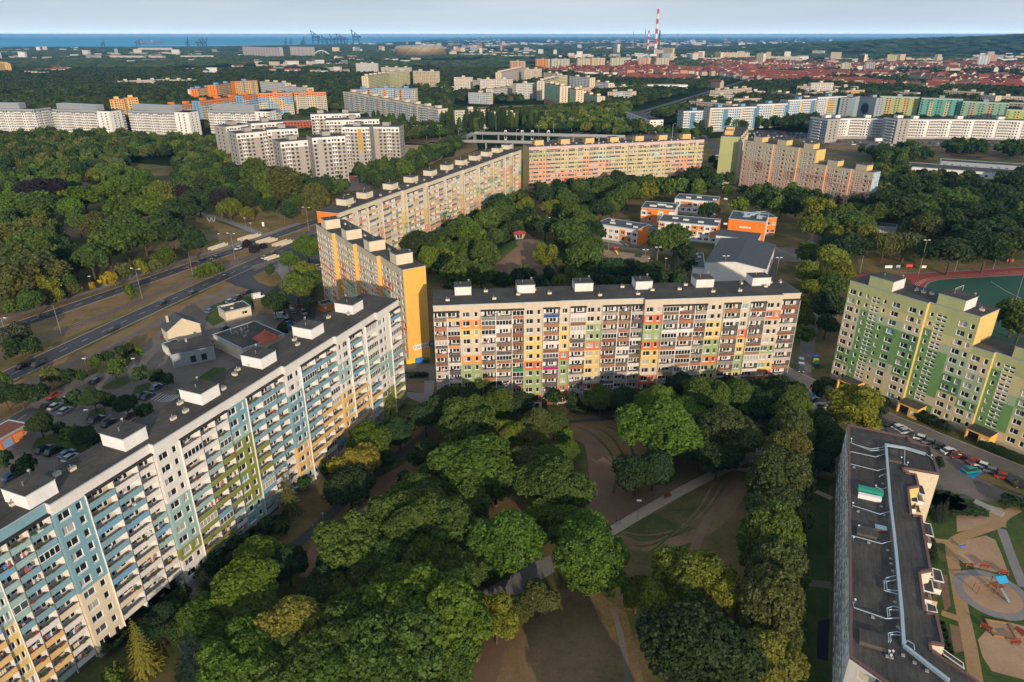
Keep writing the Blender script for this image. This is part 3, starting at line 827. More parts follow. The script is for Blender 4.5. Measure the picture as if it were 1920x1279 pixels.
def balF(ci, f, rg):
    s = patF[ci][10 - f]
    return P[rg.choices([s, 'w', 'l', 'y', 'A', 's', 'g'], [5, 1, 1.4, 1.6, 1.6, 1.2, .5])[0]], rg.random() < 0.3, False
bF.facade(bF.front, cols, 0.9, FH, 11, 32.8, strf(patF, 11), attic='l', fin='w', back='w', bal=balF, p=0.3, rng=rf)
bF.backwalls(cols, 32.8, 'O', 'l', 'l')
bF.roof(bF.outline(cols), 32.8)
for px in (640, 677, 725, 763, 799, 830, 857, 882, 904, 924, 942):
    s = bF.s_at(px + 10, 32.8, -8)
    bF.lift(s - 3.2, 6.0, 5.8, 5.0, 33.0, 2.6, 'l')
bF.vents([(s, rv.choice([4, 7])) for s in range(12, 188, 8)], 33.0)
bF.finish()

# ---- salmon and green block facing the camera, further back ------------
G0, G1 = gp(992, 276.5, 33), gp(1320, 262, 33)
bG = Block('apartment_block', 'wide salmon, olive and mint block behind the school with yellow lift houses', G0, G1, 33, 13.0, group='eleven storey slab blocks round the courtyard')
seqG = []
px = 992
pat1 = [('B', 9), ('B', 9), ('W', 15), ('B', 9), ('B', 9), ('B', 9), ('W', 15), ('B', 12), ('v', 6), ('B', 10), ('W', 12)]
spec = []
while px < 1318:
    for t, w in pat1:
        px += w * 0.985
        if px >= 1316: px = 1320; spec.append((t, px)); break
        spec.append((t, px))
cols = pxcols(bG, 0.0, spec)
cols = [(t, a, b_, 0.5 if (i // 6) % 2 else 0.0) for i, (t, a, b_, o) in enumerate(cols)]
rr = random.Random(5)
def colG(ci, f):
    x = ci / len(cols); r = 10 - f
    v = noise.noise(Vector((x * 5.0, r * 0.18, 3.3)))
    if x < 0.12: return 'f' if r < 2 else ('s' if r < 9 else 'r')
    if x < 0.3: return 'e' if r < 5 else ('s' if r < 7 else ('r' if (r in (7, 8, 10)) else 's'))
    if v > 0.12: return 's'
    if v < -0.18: return 'e'
    if r < 3 and x > 0.35: return 'z' if x < 0.92 else 'e'
    return 'k' if r > 7 and x > 0.8 else ('s' if (r + ci // 3) % 5 < 3 else 'e')
def balG(ci, f, rg): return P[colG(ci, f)], rg.random() < 0.45, False
bG.facade(bG.front, cols, 1.0, FH, 11, 33, colG, attic='P', fin='k', back='w', bal=balG, p=0.2, rng=rr)
bG.backwalls(cols, 33, 'y', 'e', 'e')
bG.roof(bG.outline(cols), 33)
for px in (1004, 1053, 1099, 1145, 1192, 1236, 1280):
    s = bG.s_at(px + 6, 33, -6)
    bG.lift(s - 3, 5.5, 6.4, 5.4, 33.2, 3.2, 'A')
bG.vents([(s, rv.choice([3, 7])) for s in range(6, 128, 5)], 33.2)
bG.finish()

# ---- beige and brown block stepping down -------------------------------
D0, D1 = gp(1396, 263, 33), gp(1527, 282.5, 33)
bD = Block('apartment_block', 'beige and brown stepped block with a painted mural on its right end wall', D0, D1, 33, 11.5, group='eleven storey slab blocks round the courtyard')
L = bD.L
seqD = [('v', 2.2), ('S', 2.2), ('W', 4.4), ('w', 4.4), ('N', 0.8)]
k1, k2 = bD.s_at(1450), bD.s_at(1496)
c1 = wcols(0, k1, [('V', 3), ('v', 3), ('S', 2.4), ('W', 4.6), ('w', 4.6)], 0) + wcols(k1, k2, seqD, -1.2) + wcols(k2, L, [('v', 2.2), ('S', 2.2), ('W', 4.4)], -2.4)
def colD(ci, f):
    r = 10 - f; x = ci * 0.9
    v = noise.noise(Vector((x * 0.33 + 4, r * 0.33, 1.0)))
    if r < 2: return 'p'
    if r > 3 and v > 0.12: return 'n' if v > 0.26 else 'm'
    return 'k' if r > 2 + (ci % 3) else 'p'
bD.stepcol = 's'
bD.facade(bD.front, c1, 0.9, FH, 11, 33, colD, attic='p', rng=random.Random(41))
k3 = bD.s_at(1538, 24.6)
LL = 2.0 + math.dist(gp(1524, 308, 24.6), gp(1625, 325, 24.6))
c2 = wcols(L, L + LL * 0.22, [('W', 4.5)], -2.4) + wcols(L + LL * 0.22, L + LL * 0.64, seqD, -3.6) + wcols(L + LL * 0.64, L + LL, [('v', 2.2), ('S', 2.2), ('N', 1.0), ('W', 5)], -4.8)
bD.facade(bD.front, c2, 0.9, FH, 8, 24.6, lambda ci, f: colD(ci + len(c1), f), attic='p', rng=random.Random(42))
W = bD.wall
W.poly([(0, 0, -1), (0, 12, -1), (0, 12, 33), (0, 0, 33)], 'paint', P['p'])
W.poly([(L, 2.4, 24.6), (L, 12, 24.6), (L, 12, 33), (L, 2.4, 33)], 'paint', P['y'])
W.poly([(0, 12, -1), (L, 12, -1), (L, 12, 33), (0, 12, 33)], 'paint', P['p'])
W.poly([(L, 12, -1), (L + LL, 12, -1), (L + LL, 12, 24.6), (L, 12, 24.6)], 'paint', P['p'])
W.poly([(L + LL, 4.8, -1), (L + LL, 12, -1), (L + LL, 12, 24.6), (L + LL, 4.8, 24.6)], 'paint', P['q'])
simple('mural', (0.30, 0.40, 0.46), 0.8)
mm = MATS['mural']; nn, ll = mm.node_tree.nodes, mm.node_tree.links
wz = noise_node(nn, ll, 0.22, 6, 0.7, stretch=(1, 1, 2.2))
ll.new(ramp(nn, ll, wz.outputs['Fac'], [(0.30, (0.06, 0.13, 0.20)), (0.42, (0.20, 0.33, 0.40)), (0.52, (0.50, 0.58, 0.60)), (0.6, (0.18, 0.30, 0.36)), (0.72, (0.45, 0.40, 0.36))]).outputs['Color'], nn['Principled BSDF'].inputs['Base Color'])
mb = MB(); mb.box(L + LL + 0.01, 5.0, 1.0, L + LL + 0.06, 11.8, 24.2, 'mural'); mb.build('mural', bD.root)
bD.roof([(-.1, -.1), (k1 + .1, -.1), (k1 + .1, 1.1), (k2 + .1, 1.1), (k2 + .1, 2.3), (L + .1, 2.3), (L + .1, 12.1), (-.1, 12.1)], 33)
bD.roof([(L + .02, 2.3), (L + LL * .22, 2.3), (L + LL * .22, 3.5), (L + LL * .64, 3.5), (L + LL * .64, 4.7), (L + LL + .1, 4.7), (L + LL + .1, 12.1), (L + .02, 12.1)], 24.6, name='lower_roof')
for px, y, z, fcx in ((1413, 0.02, 33.22, 'y'), (1455, 1.22, 33.22, 'y'), (1502, 2.42, 33.22, 'y'), (1544, 3.62, 24.82, 'y'), (1595, 4.82, 24.82, 'y')):
    s = bD.s_at(px, z)
    bD.lift(s, y, 7.2, 6.2, z, 3.2, 'p', faces=fcx)
bD.finish()

# ---- block seen end on, pale green end wall -----------------------------
E0, E1 = gp(1352, 256, 33.5), gp(1388, 257.5, 33.5)
bH = Block('apartment_block', 'block seen end on with a plain pale green end wall beside the brown block', E0, E1, 33.5, 62.0, group='eleven storey slab blocks round the courtyard')
Lh = bH.L
bH.wall.box(0, 0, -1, Lh, 62, 33.5, 'paint', P['f'], top='bitumen')
sd_ = Side(Lh, 0, 0, 1)
cols = []
s = 0
for k in range(5):
    for t, w in (('B', 3.6), ('W', 4.4), ('B', 3.6)):
        cols.append((t, s, s + w, 0.5 + k * 0.9)); s += w
cols = [c for c in cols if c[2] < 62]
def balH(ci, f, rg): return P['l'], False, False
bH.facade(sd_, cols, 0.9, 2.75, 11, 33.5, lambda a, b: 'p', attic='p', fin='l', back='l', bal=balH, p=0.9, rng=random.Random(4))
pts = [(-.1, -.1), (Lh + .5, -.1)]
for c in cols: pts += [(Lh + c[3] + .1, c[1]), (Lh + c[3] + .1, c[2])]
pts += [(Lh + .1, 62.1), (-.1, 62.1)]
bH.roof(pts, 33.5)
bH.lift(2, 8, 6, 6, 33.7, 3.2, 'A'); bH.lift(2, 30, 6, 6, 33.7, 3.2, 'A')
mb = MB(); mb.box(4, -0.08, 4.4, 9.5, -0.02, 6.0, 'frame'); mb.box(9.6, -0.09, 4.4, 11, -0.02, 6.0, 'signblue'); mb.build('street_sign', bH.root)
bH.finish()
# ================================================================ ground, roads, water
def sheet(name, pts, z, mat, kind='structure', world_pts=False):
    if not world_pts: pts = gps(pts)
    mb = MB(); mb.poly([(x, y, z) for x, y in pts], mat)
    o = mb.build(name); o['kind'] = kind
    return o
def strip_pts(pts, w):
    L_, R_ = [], []
    for i, p in enumerate(pts):
        a = Vector(pts[max(0, i - 1)]); b = Vector(pts[min(len(pts) - 1, i + 1)])
        d = (b - a).normalized(); nrm = Vector((-d.y, d.x))
        p = Vector(p); L_.append(tuple(p + nrm * w / 2)); R_.append(tuple(p - nrm * w / 2))
    return L_, R_
def smooth(pts, k=3):
    for _ in range(k):
        out = [pts[0]]
        for a, b in zip(pts[:-1], pts[1:]):
            out += [(a[0] * .75 + b[0] * .25, a[1] * .75 + b[1] * .25), (a[0] * .25 + b[0] * .75, a[1] * .25 + b[1] * .75)]
        pts = out + [pts[-1]]
    return pts
def strip(name, pts, w, z, mat, px=True, k=2, mb=None, edge=None):
    if px: pts = gps(pts)
    pts = smooth(pts, k)
    A_, B_ = strip_pts(pts, w)
    own = mb is None
    if own: mb = MB()
    for i in range(len(pts) - 1):
        mb.poly([(*B_[i], z), (*B_[i + 1], z), (*A_[i + 1], z), (*A_[i], z)], mat)
        if edge:   # kerb stones
            for S in (A_, B_):
                a, b = Vector(S[i]), Vector(S[i + 1])
                mb.poly([(a.x, a.y, z - .02), (b.x, b.y, z - .02), (b.x, b.y, z + .11), (a.x, a.y, z + .11)], 'concrete')
                d = (b - a)
                if d.length < 1e-6: continue
                nn_ = Vector((-d.y, d.x)).normalized() * (0.22 if S is A_ else -0.22)
                mb.poly([(a.x, a.y, z + .11), (b.x, b.y, z + .11), (b.x + nn_.x, b.y + nn_.y, z + .11), (a.x + nn_.x, a.y + nn_.y, z + .11)], 'concrete')
                mb.poly([(a.x + nn_.x, a.y + nn_.y, z - .02), (b.x + nn_.x, b.y + nn_.y, z - .02), (b.x + nn_.x, b.y + nn_.y, z + .11), (a.x + nn_.x, a.y + nn_.y, z + .11)], 'concrete')
    if own:
        o = mb.build(name); o['kind'] = 'structure'
        return o
def dashes(pts, gap, ln, w, z, mb, off=0.0):
    pts = smooth(pts, 2)
    seg = []; acc = 0.0
    for a, b in zip(pts[:-1], pts[1:]):
        seg.append((acc, Vector(a), Vector(b))); acc += (Vector(b) - Vector(a)).length
    t = 0.0
    while t < acc - ln:
        for s0, a, b in seg:
            Ld = (b - a).length
            if s0 <= t < s0 + Ld:
                d = (b - a).normalized(); n_ = Vector((-d.y, d.x)); p = a + d * (t - s0) + n_ * off
                q = p + d * ln
                mb.poly([(*(p - n_ * w / 2), z), (*(q - n_ * w / 2), z), (*(q + n_ * w / 2), z), (*(p + n_ * w / 2), z)], 'marking')
                break
        t += gap

mb = MB()
XR, YR = 60000.0, 75000.0
mb.poly([(-XR, -400, 0), (XR, -400, 0), (XR, YR, 0), (-XR, YR, 0)], 'farland')
o = mb.build('ground'); o['kind'] = 'structure'
sheet('lawn', [(-330, -60), (330, -60), (520, 640), (300, 780), (-20, 690), (-130, 520), (-420, 640), (-520, 300)], 0.012, 'grass', world_pts=True)
# --- sea: beyond the shore
sheet('sea', gps([(-260, 95.5), (0, 91.5), (60, 90), (180, 88.3), (300, 88.0), (420, 87.0), (560, 84.5), (700, 80.5), (790, 77.0), (800, 74.6), (860, 71.9), (900, 70.45)]) + [(-2000, 74000), (-XR + 10, 74000), (-XR + 10, 9000)], 1.0, 'water', world_pts=True)
sheet('ground_patch', [(900, 210), (823, 203), (1022, 196), (1005, 214)], 0.03, 'grass_dry')

# --- the avenue on the left
RN = [(-262, 80), (-215, 178), (-189, 234.5), (-166.4, 283.4), (-140, 342), (-112, 408), (-50, 540), (72, 797), (167, 1000), (278, 1214), (430, 1510), (700, 2050)]
RS = [(-205, 60), (-176, 150), (-162.3, 196.4), (-143.2, 262), (-118, 336), (-92, 404), (-32, 530), (94, 785), (190, 990), (304, 1204), (455, 1500), (725, 2040)]
TR = [(-235, 70), (-173.4, 216), (-153.5, 265), (-127, 336), (-102, 406), (-41, 535), (83, 791), (178, 995), (291, 1209), (442, 1505)]
strip('verge', RN[:6], 34, 0.018, 'grass_dry', px=False)
strip('verge', TR[:7], 14, 0.022, 'verge', px=False)
strip('verge', [(x + 13, y - 5) for x, y in RS[:7]], 15, 0.020, 'grass_dry', px=False)
strip('road', RN, 7.6, 0.034, 'asphalt', px=False, edge=True)
strip('road', RS, 8.6, 0.034, 'asphalt', px=False, edge=True)
strip('tram_bed', TR, 5.6, 0.030, 'ballast', px=False)
mb = MB()
for k in (-2.3, -0.85, 0.85, 2.3):
    A_, B_ = strip_pts(smooth(TR, 2), abs(k) * 2)
    pp = A_ if k > 0 else B_
    for a, b in zip(pp[:-1], pp[1:]):
        d = (Vector(b) - Vector(a)).normalized(); n_ = Vector((-d.y, d.x)) * 0.06
        mb.poly([(a[0] - n_.x, a[1] - n_.y, .12), (b[0] - n_.x, b[1] - n_.y, .12), (b[0] + n_.x, b[1] + n_.y, .12), (a[0] + n_.x, a[1] + n_.y, .12)], 'metal')
o = mb.build('tram_rails'); o['kind'] = 'structure'
mb = MB()
dashes(RN[:8], 9.0, 3.2, 0.16, 0.040, mb); dashes(RS[:8], 9.0, 3.2, 0.16, 0.040, mb)
o = mb.build('road_markings'); o['kind'] = 'structure'
strip('footpath', [(-30, 612), (94, 571), (188, 541), (263, 515), (320, 496), (405, 470), (470, 449), (560, 418)], 3.2, 0.034, 'pathgrey')
strip('footpath', [(-10, 580), (60, 562), (130, 536), (200, 510), (262, 487), (330, 470)], 2.2, 0.032, 'ballast')
strip('footpath', [(490, 440), (455, 425), (420, 412), (376, 401), (340, 392)], 4.6, 0.036, 'pathgrey')
strip('footpath', [(345, 441), (400, 440), (440, 436), (470, 432)], 2.6, 0.030, 'paving')
strip('footpath', [(325, 430), (370, 452), (460, 440)], 1.8, 0.031, 'paving')
strip('footpath', [(130, 335), (160, 344), (178, 350)], 4, 0.036, 'pathgrey')
strip('footpath', [(243, 312), (256, 325), (262, 340)], 3, 0.036, 'asphalt')
strip('footpath', [(-20, 752), (60, 722), (141, 680), (230, 640), (319, 594), (420, 545), (470, 528), (490, 522)], 3.6, 0.036, 'paving')
sheet('dry_ground', [(262, 392), (300, 400), (342, 420), (340, 470), (250, 470), (200, 440)], 0.024, 'grass_dry')
sheet('dry_ground', [(345, 402), (400, 412), (470, 440), (440, 462), (350, 478), (330, 440)], 0.026, 'verge')
sheet('dry_ground', [(480, 385), (600, 378), (600, 412), (500, 446), (430, 412)], 0.026, 'verge')
sheet('dry_ground', [(130, 415), (150, 395), (160, 430), (150, 445), (90, 440)], 0.026, 'soil')
# junction by the yellow block
sheet('road', [(470, 500), (500, 482), (560, 462), (600, 455), (612, 480), (600, 520), (590, 600), (560, 625), (530, 600), (535, 560), (480, 548), (440, 535), (420, 525)], 0.038, 'asphalt')
sheet('grass_island', [(473, 518), (497, 508), (520, 512), (529, 527), (527, 537), (505, 538), (485, 530)], 0.15, 'verge')
sheet('footpath', [(505, 495), (545, 492), (556, 505), (560, 520), (540, 536), (530, 527), (520, 510), (500, 505)], 0.044, 'pathgrey')
sheet('bus_stop_island', [(470, 500), (500, 490), (525, 486), (528, 493), (500, 499), (478, 509)], 0.15, 'paving')
# service yard and car park left of the teal block
sheet('car_park', [(-230, 1100), (-160, 880), (0, 790), (75, 748), (150, 708), (238, 690), (262, 655), (300, 620), (380, 575), (440, 545), (500, 552), (560, 575), (640, 575), (760, 700), (600, 900), (300, 1200)], 0.026, 'paving')
sheet('grass_island', [(395, 575), (430, 560), (470, 555), (478, 580), (440, 592), (400, 612), (385, 600)], 0.12, 'grass_green')
sheet('grass_island', [(470, 565), (530, 545), (550, 575), (520, 590), (480, 590)], 0.12, 'grass_dry')
sheet('grass_island', [(190, 727), (215, 712), (240, 705), (245, 716), (222, 728), (200, 731)], 0.14, 'grass_green')
sheet('grass_island', [(246, 742), (255, 725), (280, 718), (290, 730), (262, 748)], 0.14, 'grass_green')
sheet('grass_island', [(330, 735), (400, 690), (420, 690), (430, 700), (345, 752)], 0.14, 'grass_green')
sheet('grass_island', [(160, 790), (170, 770), (195, 762), (200, 775), (175, 795)], 0.14, 'grass')
sheet('grass_island', [(57, 845), (70, 822), (120, 808), (180, 830), (180, 850), (90, 848)], 0.14, 'grass_green')
sheet('grass_island', [(85, 752), (120, 745), (160, 755), (140, 765), (110, 772)], 0.14, 'grass_green')
mb = MB()
for k in range(8):
    x = 283 + k * 5.6; y = 750 + k * 2.0 - k * k * 0.25
    a = gp(x, y); b = gp(x + 19, y - 13)
    d = (Vector(b) - Vector(a)).normalized(); n_ = Vector((-d.y, d.x)) * 0.09
    mb.poly([(a[0] - n_.x, a[1] - n_.y, .04), (b[0] - n_.x, b[1] - n_.y, .04), (b[0] + n_.x, b[1] + n_.y, .04), (a[0] + n_.x, a[1] + n_.y, .04)], 'marking')
for x, y in ((30, 790), (60, 800), (160, 815), (110, 775), (220, 700), (235, 795), (190, 790)):
    a = gp(x, y); b = gp(x + 20, y - 13); d = (Vector(b) - Vector(a)).normalized(); n_ = Vector((-d.y, d.x)) * 0.08
    mb.poly([(a[0] - n_.x, a[1] - n_.y, .04), (b[0] - n_.x, b[1] - n_.y, .04), (b[0] + n_.x, b[1] + n_.y, .04), (a[0] + n_.x, a[1] + n_.y, .04)], 'marking')
o = mb.build('parking_markings'); o['kind'] = 'structure'
# park in the foreground
sheet('worn_lawn', [(1052, 786), (1180, 782), (1240, 850), (1140, 870), (1110, 840), (1060, 815)], 0.022, 'grass_dry')
sheet('worn_lawn', [(1085, 800), (1120, 806), (1150, 850), (1165, 900), (1300, 912), (1240, 958), (1128, 1002), (1092, 985), (1105, 900), (1100, 850)], 0.026, 'soil')
sheet('worn_lawn', [(1190, 1000), (1260, 965), (1330, 925), (1400, 900), (1405, 930), (1330, 985), (1290, 1040), (1180, 1090)], 0.024, 'grass')
strip('worn_track', [(1395, 905), (1370, 950), (1340, 985), (1290, 1010), (1210, 1030), (1160, 1010)], 3.0, 0.028, 'grass_dry')
strip('worn_track', [(1380, 900), (1345, 950), (1310, 1000), (1295, 1060)], 2.0, 0.030, 'soil')
for k in range(7):
    strip('mown_track', [(1382 - k * 9, 905), (1352 - k * 8, 950 + k), (1300 - k * 7, 985 + k * 3), (1215, 1000 + k * 7), (1165, 990 + k * 7)], .5, 0.027 + k * .0004, 'grass_dry' if k % 2 else 'grass')
for k in range(6):
    strip('mown_track', [(1080 + k * 15, 800), (1115 + k * 15, 815), (1148 + k * 10, 850), (1158 + k * 9, 890), (1150 + k * 12, 925)], .7, 0.029 + k * .0004, 'grass_dry' if k % 2 else 'grass')
strip('footpath', [(1090, 1030), (1140, 1000), (1215, 955), (1300, 908), (1385, 868), (1440, 838), (1500, 800)], 2.7, 0.036, 'pathmat')
strip('footpath', [(1365, 876), (1410, 884), (1460, 890), (1560, 935)], 1.6, 0.034, 'pathmat')
strip('footpath', [(1030, 795), (1090, 789), (1180, 783), (1260, 775)], 1.6, 0.034, 'asphalt')
sheet('worn_lawn', [(820, 1330), (860, 1200), (930, 1130), (1040, 1105), (1120, 1110), (1175, 1150), (1220, 1330)], 0.022, 'grass_dry')
sheet('worn_lawn', [(840, 1330), (870, 1200), (930, 1140), (960, 1180), (915, 1330)], 0.026, 'soil')
sheet('paved_square', [(900, 1112), (1000, 1055), (1032, 1040), (1040, 1072), (952, 1128)], 0.032, 'pathgrey')
strip('footpath', [(1148, 1140), (1165, 1190), (1182, 1300)], 1.1, 0.032, 'paving')
sheet('worn_lawn', [(560, 1080), (590, 1000), (690, 905), (760, 870), (780, 830), (800, 860), (770, 930), (720, 950), (660, 1030), (620, 1090)], 0.022, 'soil')
strip('footpath', [(500, 1075), (545, 1030), (605, 980), (640, 945), (700, 890), (745, 855), (800, 815), (830, 770)], 2.8, 0.034, 'asphalt')
sheet('worn_lawn', [(650, 970), (700, 940), (745, 950), (730, 985), (690, 1000)], 0.028, 'sand')
# between the yellow end wall and the central block
sheet('service_road', [(750, 683), (830, 683), (830, 712), (752, 716)], 0.034, 'paving')
sheet('footpath', [(796, 712), (815, 712), (812, 745), (800, 760), (764, 745), (762, 735), (795, 738)], 0.034, 'pathgrey')
sheet('worn_lawn', [(762, 718), (797, 718), (795, 738), (764, 732)], 0.030, 'soil')
# right hand car park and street
strip('road', [(1440, 680), (1480, 702), (1555, 738), (1640, 776), (1760, 824), (1930, 893), (2100, 960)], 7.0, 0.034, 'paving', edge=True)
strip('road', [(1508, 712), (1506, 680), (1512, 650), (1526, 600), (1530, 550), (1528, 500), (1524, 440), (1510, 400), (1480, 360)], 4.6, 0.036, 'paving')
sheet('car_park', [(1512, 716), (1560, 726), (1570, 812), (1518, 800)], 0.030, 'paving')
sheet('car_park', [(1590, 795), (1690, 800), (1730, 822), (1850, 862), (1960, 905), (1960, 1000), (1880, 946), (1800, 945), (1735, 938), (1740, 900), (1700, 860), (1600, 820)], 0.028, 'paving')
sheet('grass_island', [(1830, 894), (1850, 888), (1930, 915), (1930, 935), (1880, 918)], 0.12, 'grass')
sheet('parking_bay', [(1796, 884), (1811, 870.5), (1844, 883), (1826, 898)], 0.040, 'bluepaint')
sheet('parking_bay', [(1522, 734), (1540, 736), (1538, 748), (1522, 746)], 0.040, 'bluepaint')
sheet('dark_lawn', [(1500, 890), (1555, 900), (1553, 1290), (1440, 1290), (1470, 1050)], 0.024, 'grass_green')
strip('footpath', [(1555, 880), (1530, 860), (1500, 850)], 1.8, 0.036, 'pathmat')
strip('footpath', [(1500, 895), (1530, 885), (1570, 880)], 3.4, 0.034, 'paving')
strip('footpath', [(1495, 1090), (1560, 1098)], 2.0, 0.036, 'paving')
simple('rubberblue', (0.012, 0.02, 0.05), 0.9)
sheet('play_surface', [(1534, 1165), (1556, 1160), (1552, 1240), (1531, 1235)], 0.04, 'rubberblue')
# playground right of the low block
sheet('playground_lawn', [(1700, 930), (1960, 945), (1990, 1330), (1700, 1330)], 0.030, 'grass_green')
K = lambda x, y: (1700 + x / 3.373, 900 + y / 3.373)
sheet('sand_ground', [K(320, 400), K(400, 375), K(500, 352), K(560, 380), K(600, 470), K(645, 600), K(540, 580), K(380, 540), K(325, 500)], 0.040, 'sand')
sheet('sand_ground', [K(310, 190), K(540, 240), K(520, 290), K(320, 330)], 0.040, 'sand')
sheet('sand_ground', [K(450, 1010), K(560, 890), K(640, 900), K(760, 930), K(800, 1279), K(540, 1210), K(480, 1120)], 0.040, 'sand')
sheet('sand_ground', [K(200, 600), K(255, 600), K(280, 800), K(240, 830)], 0.040, 'soil')
sheet('sand_ground', [K(270, 910), K(330, 930), K(370, 1080), K(300, 1100)], 0.040, 'soil')
strip('footpath', [K(700, 180), K(600, 235), K(585, 280), K(430, 330), K(280, 390), K(285, 480), K(310, 600), K(345, 800), K(400, 1040), K(440, 1300)], 2.3, 0.046, 'pathtan')
strip('footpath', [K(580, 290), K(560, 170)], 3.0, 0.048, 'pathtan', k=0)
strip('footpath', [K(150, 378), K(265, 395)], 1.6, 0.049, 'pathtan', k=0)
strip('footpath', [K(220, 840), K(345, 885)], 1.6, 0.049, 'pathtan', k=0)
strip('footpath', [K(600, 310), K(660, 480), K(740, 680)], 1.9, 0.045, 'pathgrey')
cc = gp(*K(540, 722)); r_o = math.dist(cc, gp(*K(290, 660)))
sheet('paved_ring', [(cc[0] + r_o * math.cos(a * math.pi / 24), cc[1] + r_o * math.sin(a * math.pi / 24)) for a in range(48)], 0.052, 'pathgrey', world_pts=True)
sheet('sand_ground', [(cc[0] + r_o * .74 * math.cos(a * math.pi / 24), cc[1] + r_o * .74 * math.sin(a * math.pi / 24)) for a in range(48)], 0.058, 'sand', world_pts=True)
# courtyard and school grounds
K = lambda x, y: (1080 + x / 4.571, 340 + y / 4.571)
sheet('sports_court', [K(230, 655), K(560, 697), K(790, 722), K(775, 798), K(400, 745), K(228, 725)], 0.034, 'track')
sheet('playground_paving', [K(205, 610), K(235, 585), K(640, 640), K(618, 700), K(232, 652)], 0.036, 'sand')
sheet('school_yard', [K(150, 520), K(600, 560), K(860, 600), K(860, 640), K(600, 600), K(180, 560)], 0.030, 'paving')
sheet('school_yard', [K(880, 660), K(1000, 690), K(960, 860), K(780, 870)], 0.030, 'paving')
sheet('school_yard', [K(1690, 560), K(1910, 575), K(1930, 690), K(1660, 685)], 0.030, 'paving')
sheet('school_yard', [K(1650, 690), K(1720, 690), K(1700, 900), K(1620, 900)], 0.031, 'paving')
sheet('play_carpet', [K(510, 615), K(575, 625), K(555, 655), K(498, 645)], 0.044, 'pitch')
sheet('yard', [(1000, 527), (1030, 520), (1058, 536), (1010, 546)], 0.030, 'asphalt')
strip('footpath', [(998, 402), (1015, 412), (1030, 424), (1052, 437)], 2.6, 0.034, 'pathmat')
strip('footpath', [(1050, 420), (1032, 425)], 2.6, 0.036, 'soil')
strip('footpath', [(940, 512), (990, 497), (1010, 492)], 1.8, 0.034, 'pathgrey')
strip('footpath', [(1018, 500), (1000, 515), (975, 523), (945, 520), (935, 505)], 2.2, 0.036, 'pathgrey')
sheet('dry_ground', [(930, 500), (1000, 495), (1010, 510), (980, 520), (945, 515)], 0.026, 'soil')
sheet('dry_ground', [(990, 385), (1090, 375), (1120, 400), (1080, 420), (1000, 405)], 0.026, 'grass_dry')
# running track and pitch behind the green block
K = lambda x, y: (1480 + x / 4.364, 340 + y / 4.364)
sheet('running_track', [K(530, 762), K(640, 758), K(760, 775), K(930, 765), K(1100, 762), K(1300, 745), K(1920, 705), (2150, 488), (2150, 720), (1800, 720), (1712, 570), K(1000, 870), K(1010, 835), K(960, 790), K(800, 792), K(560, 785)], 0.034, 'track')
sheet('football_pitch', [K(1112, 875), K(1115, 850), K(1150, 822), K(1230, 800), K(1400, 792), K(1920, 768), (2150, 503), (2150, 700), (1830, 690), (1745, 580), K(1130, 900)], 0.042, 'pitch')
strip('track_kerb', [K(1112, 905), K(1108, 862), K(1140, 826), K(1225, 804), K(1400, 793), K(1920, 768), (2100, 507)], 0.7, 0.050, 'pathgrey')
strip('track_kerb', [K(700, 690), K(960, 758), K(1300, 740), K(1920, 702), (2100, 490)], 1.1, 0.040, 'pathgrey')
mb = MB()
for dy in (12, 24, 36):
    strip('x', [K(1010 + dy, 880), K(1010 + dy * 1.6, 840), K(1080 + dy, 800 + dy * .3), K(1225, 765 + dy), K(1400, 755 + dy), K(1920, 722 + dy)], 0.12, 0.046, 'marking', mb=mb)
strip('x', [K(1650, 820), K(1780, 905), K(1900, 960)], 0.15, 0.05, 'marking', mb=mb)
o = mb.build('track_lines'); o['kind'] = 'structure'
sheet('sports_court', [K(1135, 518), K(1300, 512), K(1290, 560), K(1160, 610), K(1140, 590)], 0.034, 'track')
sheet('sports_court', [K(1140, 540), K(1290, 530), K(1270, 580), K(1165, 595)], 0.040, 'pitch')
sheet('dry_ground', [K(560, 640), K(700, 620), K(1000, 660), K(1500, 680), K(1920, 640), (1960, 505), K(1300, 742), K(900, 760), K(700, 745), K(560, 700)], 0.026, 'verge')
# middle distance
K = lambda x, y: (560 + x / 3, 50 + y / 3)
sheet('building_site', [K(560, 665), K(780, 668), K(835, 700), K(800, 745), K(740, 778), K(600, 750), K(570, 710)], 0.030, 'sand')
sheet('dry_ground', [K(590, 615), K(900, 620), K(900, 655), K(600, 645)], 0.026, 'soil')
sheet('dry_ground', [K(900, 655), K(1000, 650), K(1010, 690), K(870, 740)], 0.026, 'grass_dry')
strip('road', [K(560, 650), K(700, 655), K(830, 665), K(870, 640)], 7, 0.034, 'paving')
sheet('car_park', [K(290, 838), K(500, 815), K(560, 860), K(480, 900), K(260, 930), K(200, 905)], 0.030, 'paving')
sheet('dry_ground', [(1544, 271.5), (1700, 274), (1920, 276), (2000, 280), (1990, 292), (1700, 292), (1560, 281)], 0.026, 'grass_dry')
sheet('street', [(1490, 258), (1600, 262), (1800, 264), (2000, 268), (2000, 276), (1800, 273), (1560, 272), (1500, 266)], 0.030, 'paving')
strip('road', [(1540, 290), (1640, 291), (1760, 292), (1900, 296), (2000, 300)], 9, 0.034, 'asphalt')
sheet('car_park', [(1396, 247), (1440, 243), (1520, 251), (1512, 259), (1460, 262)], 0.030, 'asphalt')
sheet('car_park', [(1120, 262), (1190, 252), (1300, 248), (1330, 256), (1290, 260), (1180, 262)], 0.030, 'paving')
strip('road', [(1180, 250), (1260, 248), (1310, 252), (1338, 268), (1352, 290), (1340, 330)], 8, 0.036, 'asphalt')
sheet('car_park', [(1770, 336), (1880, 334), (1990, 350), (1990, 375), (1900, 360), (1800, 350)], 0.030, 'paving')
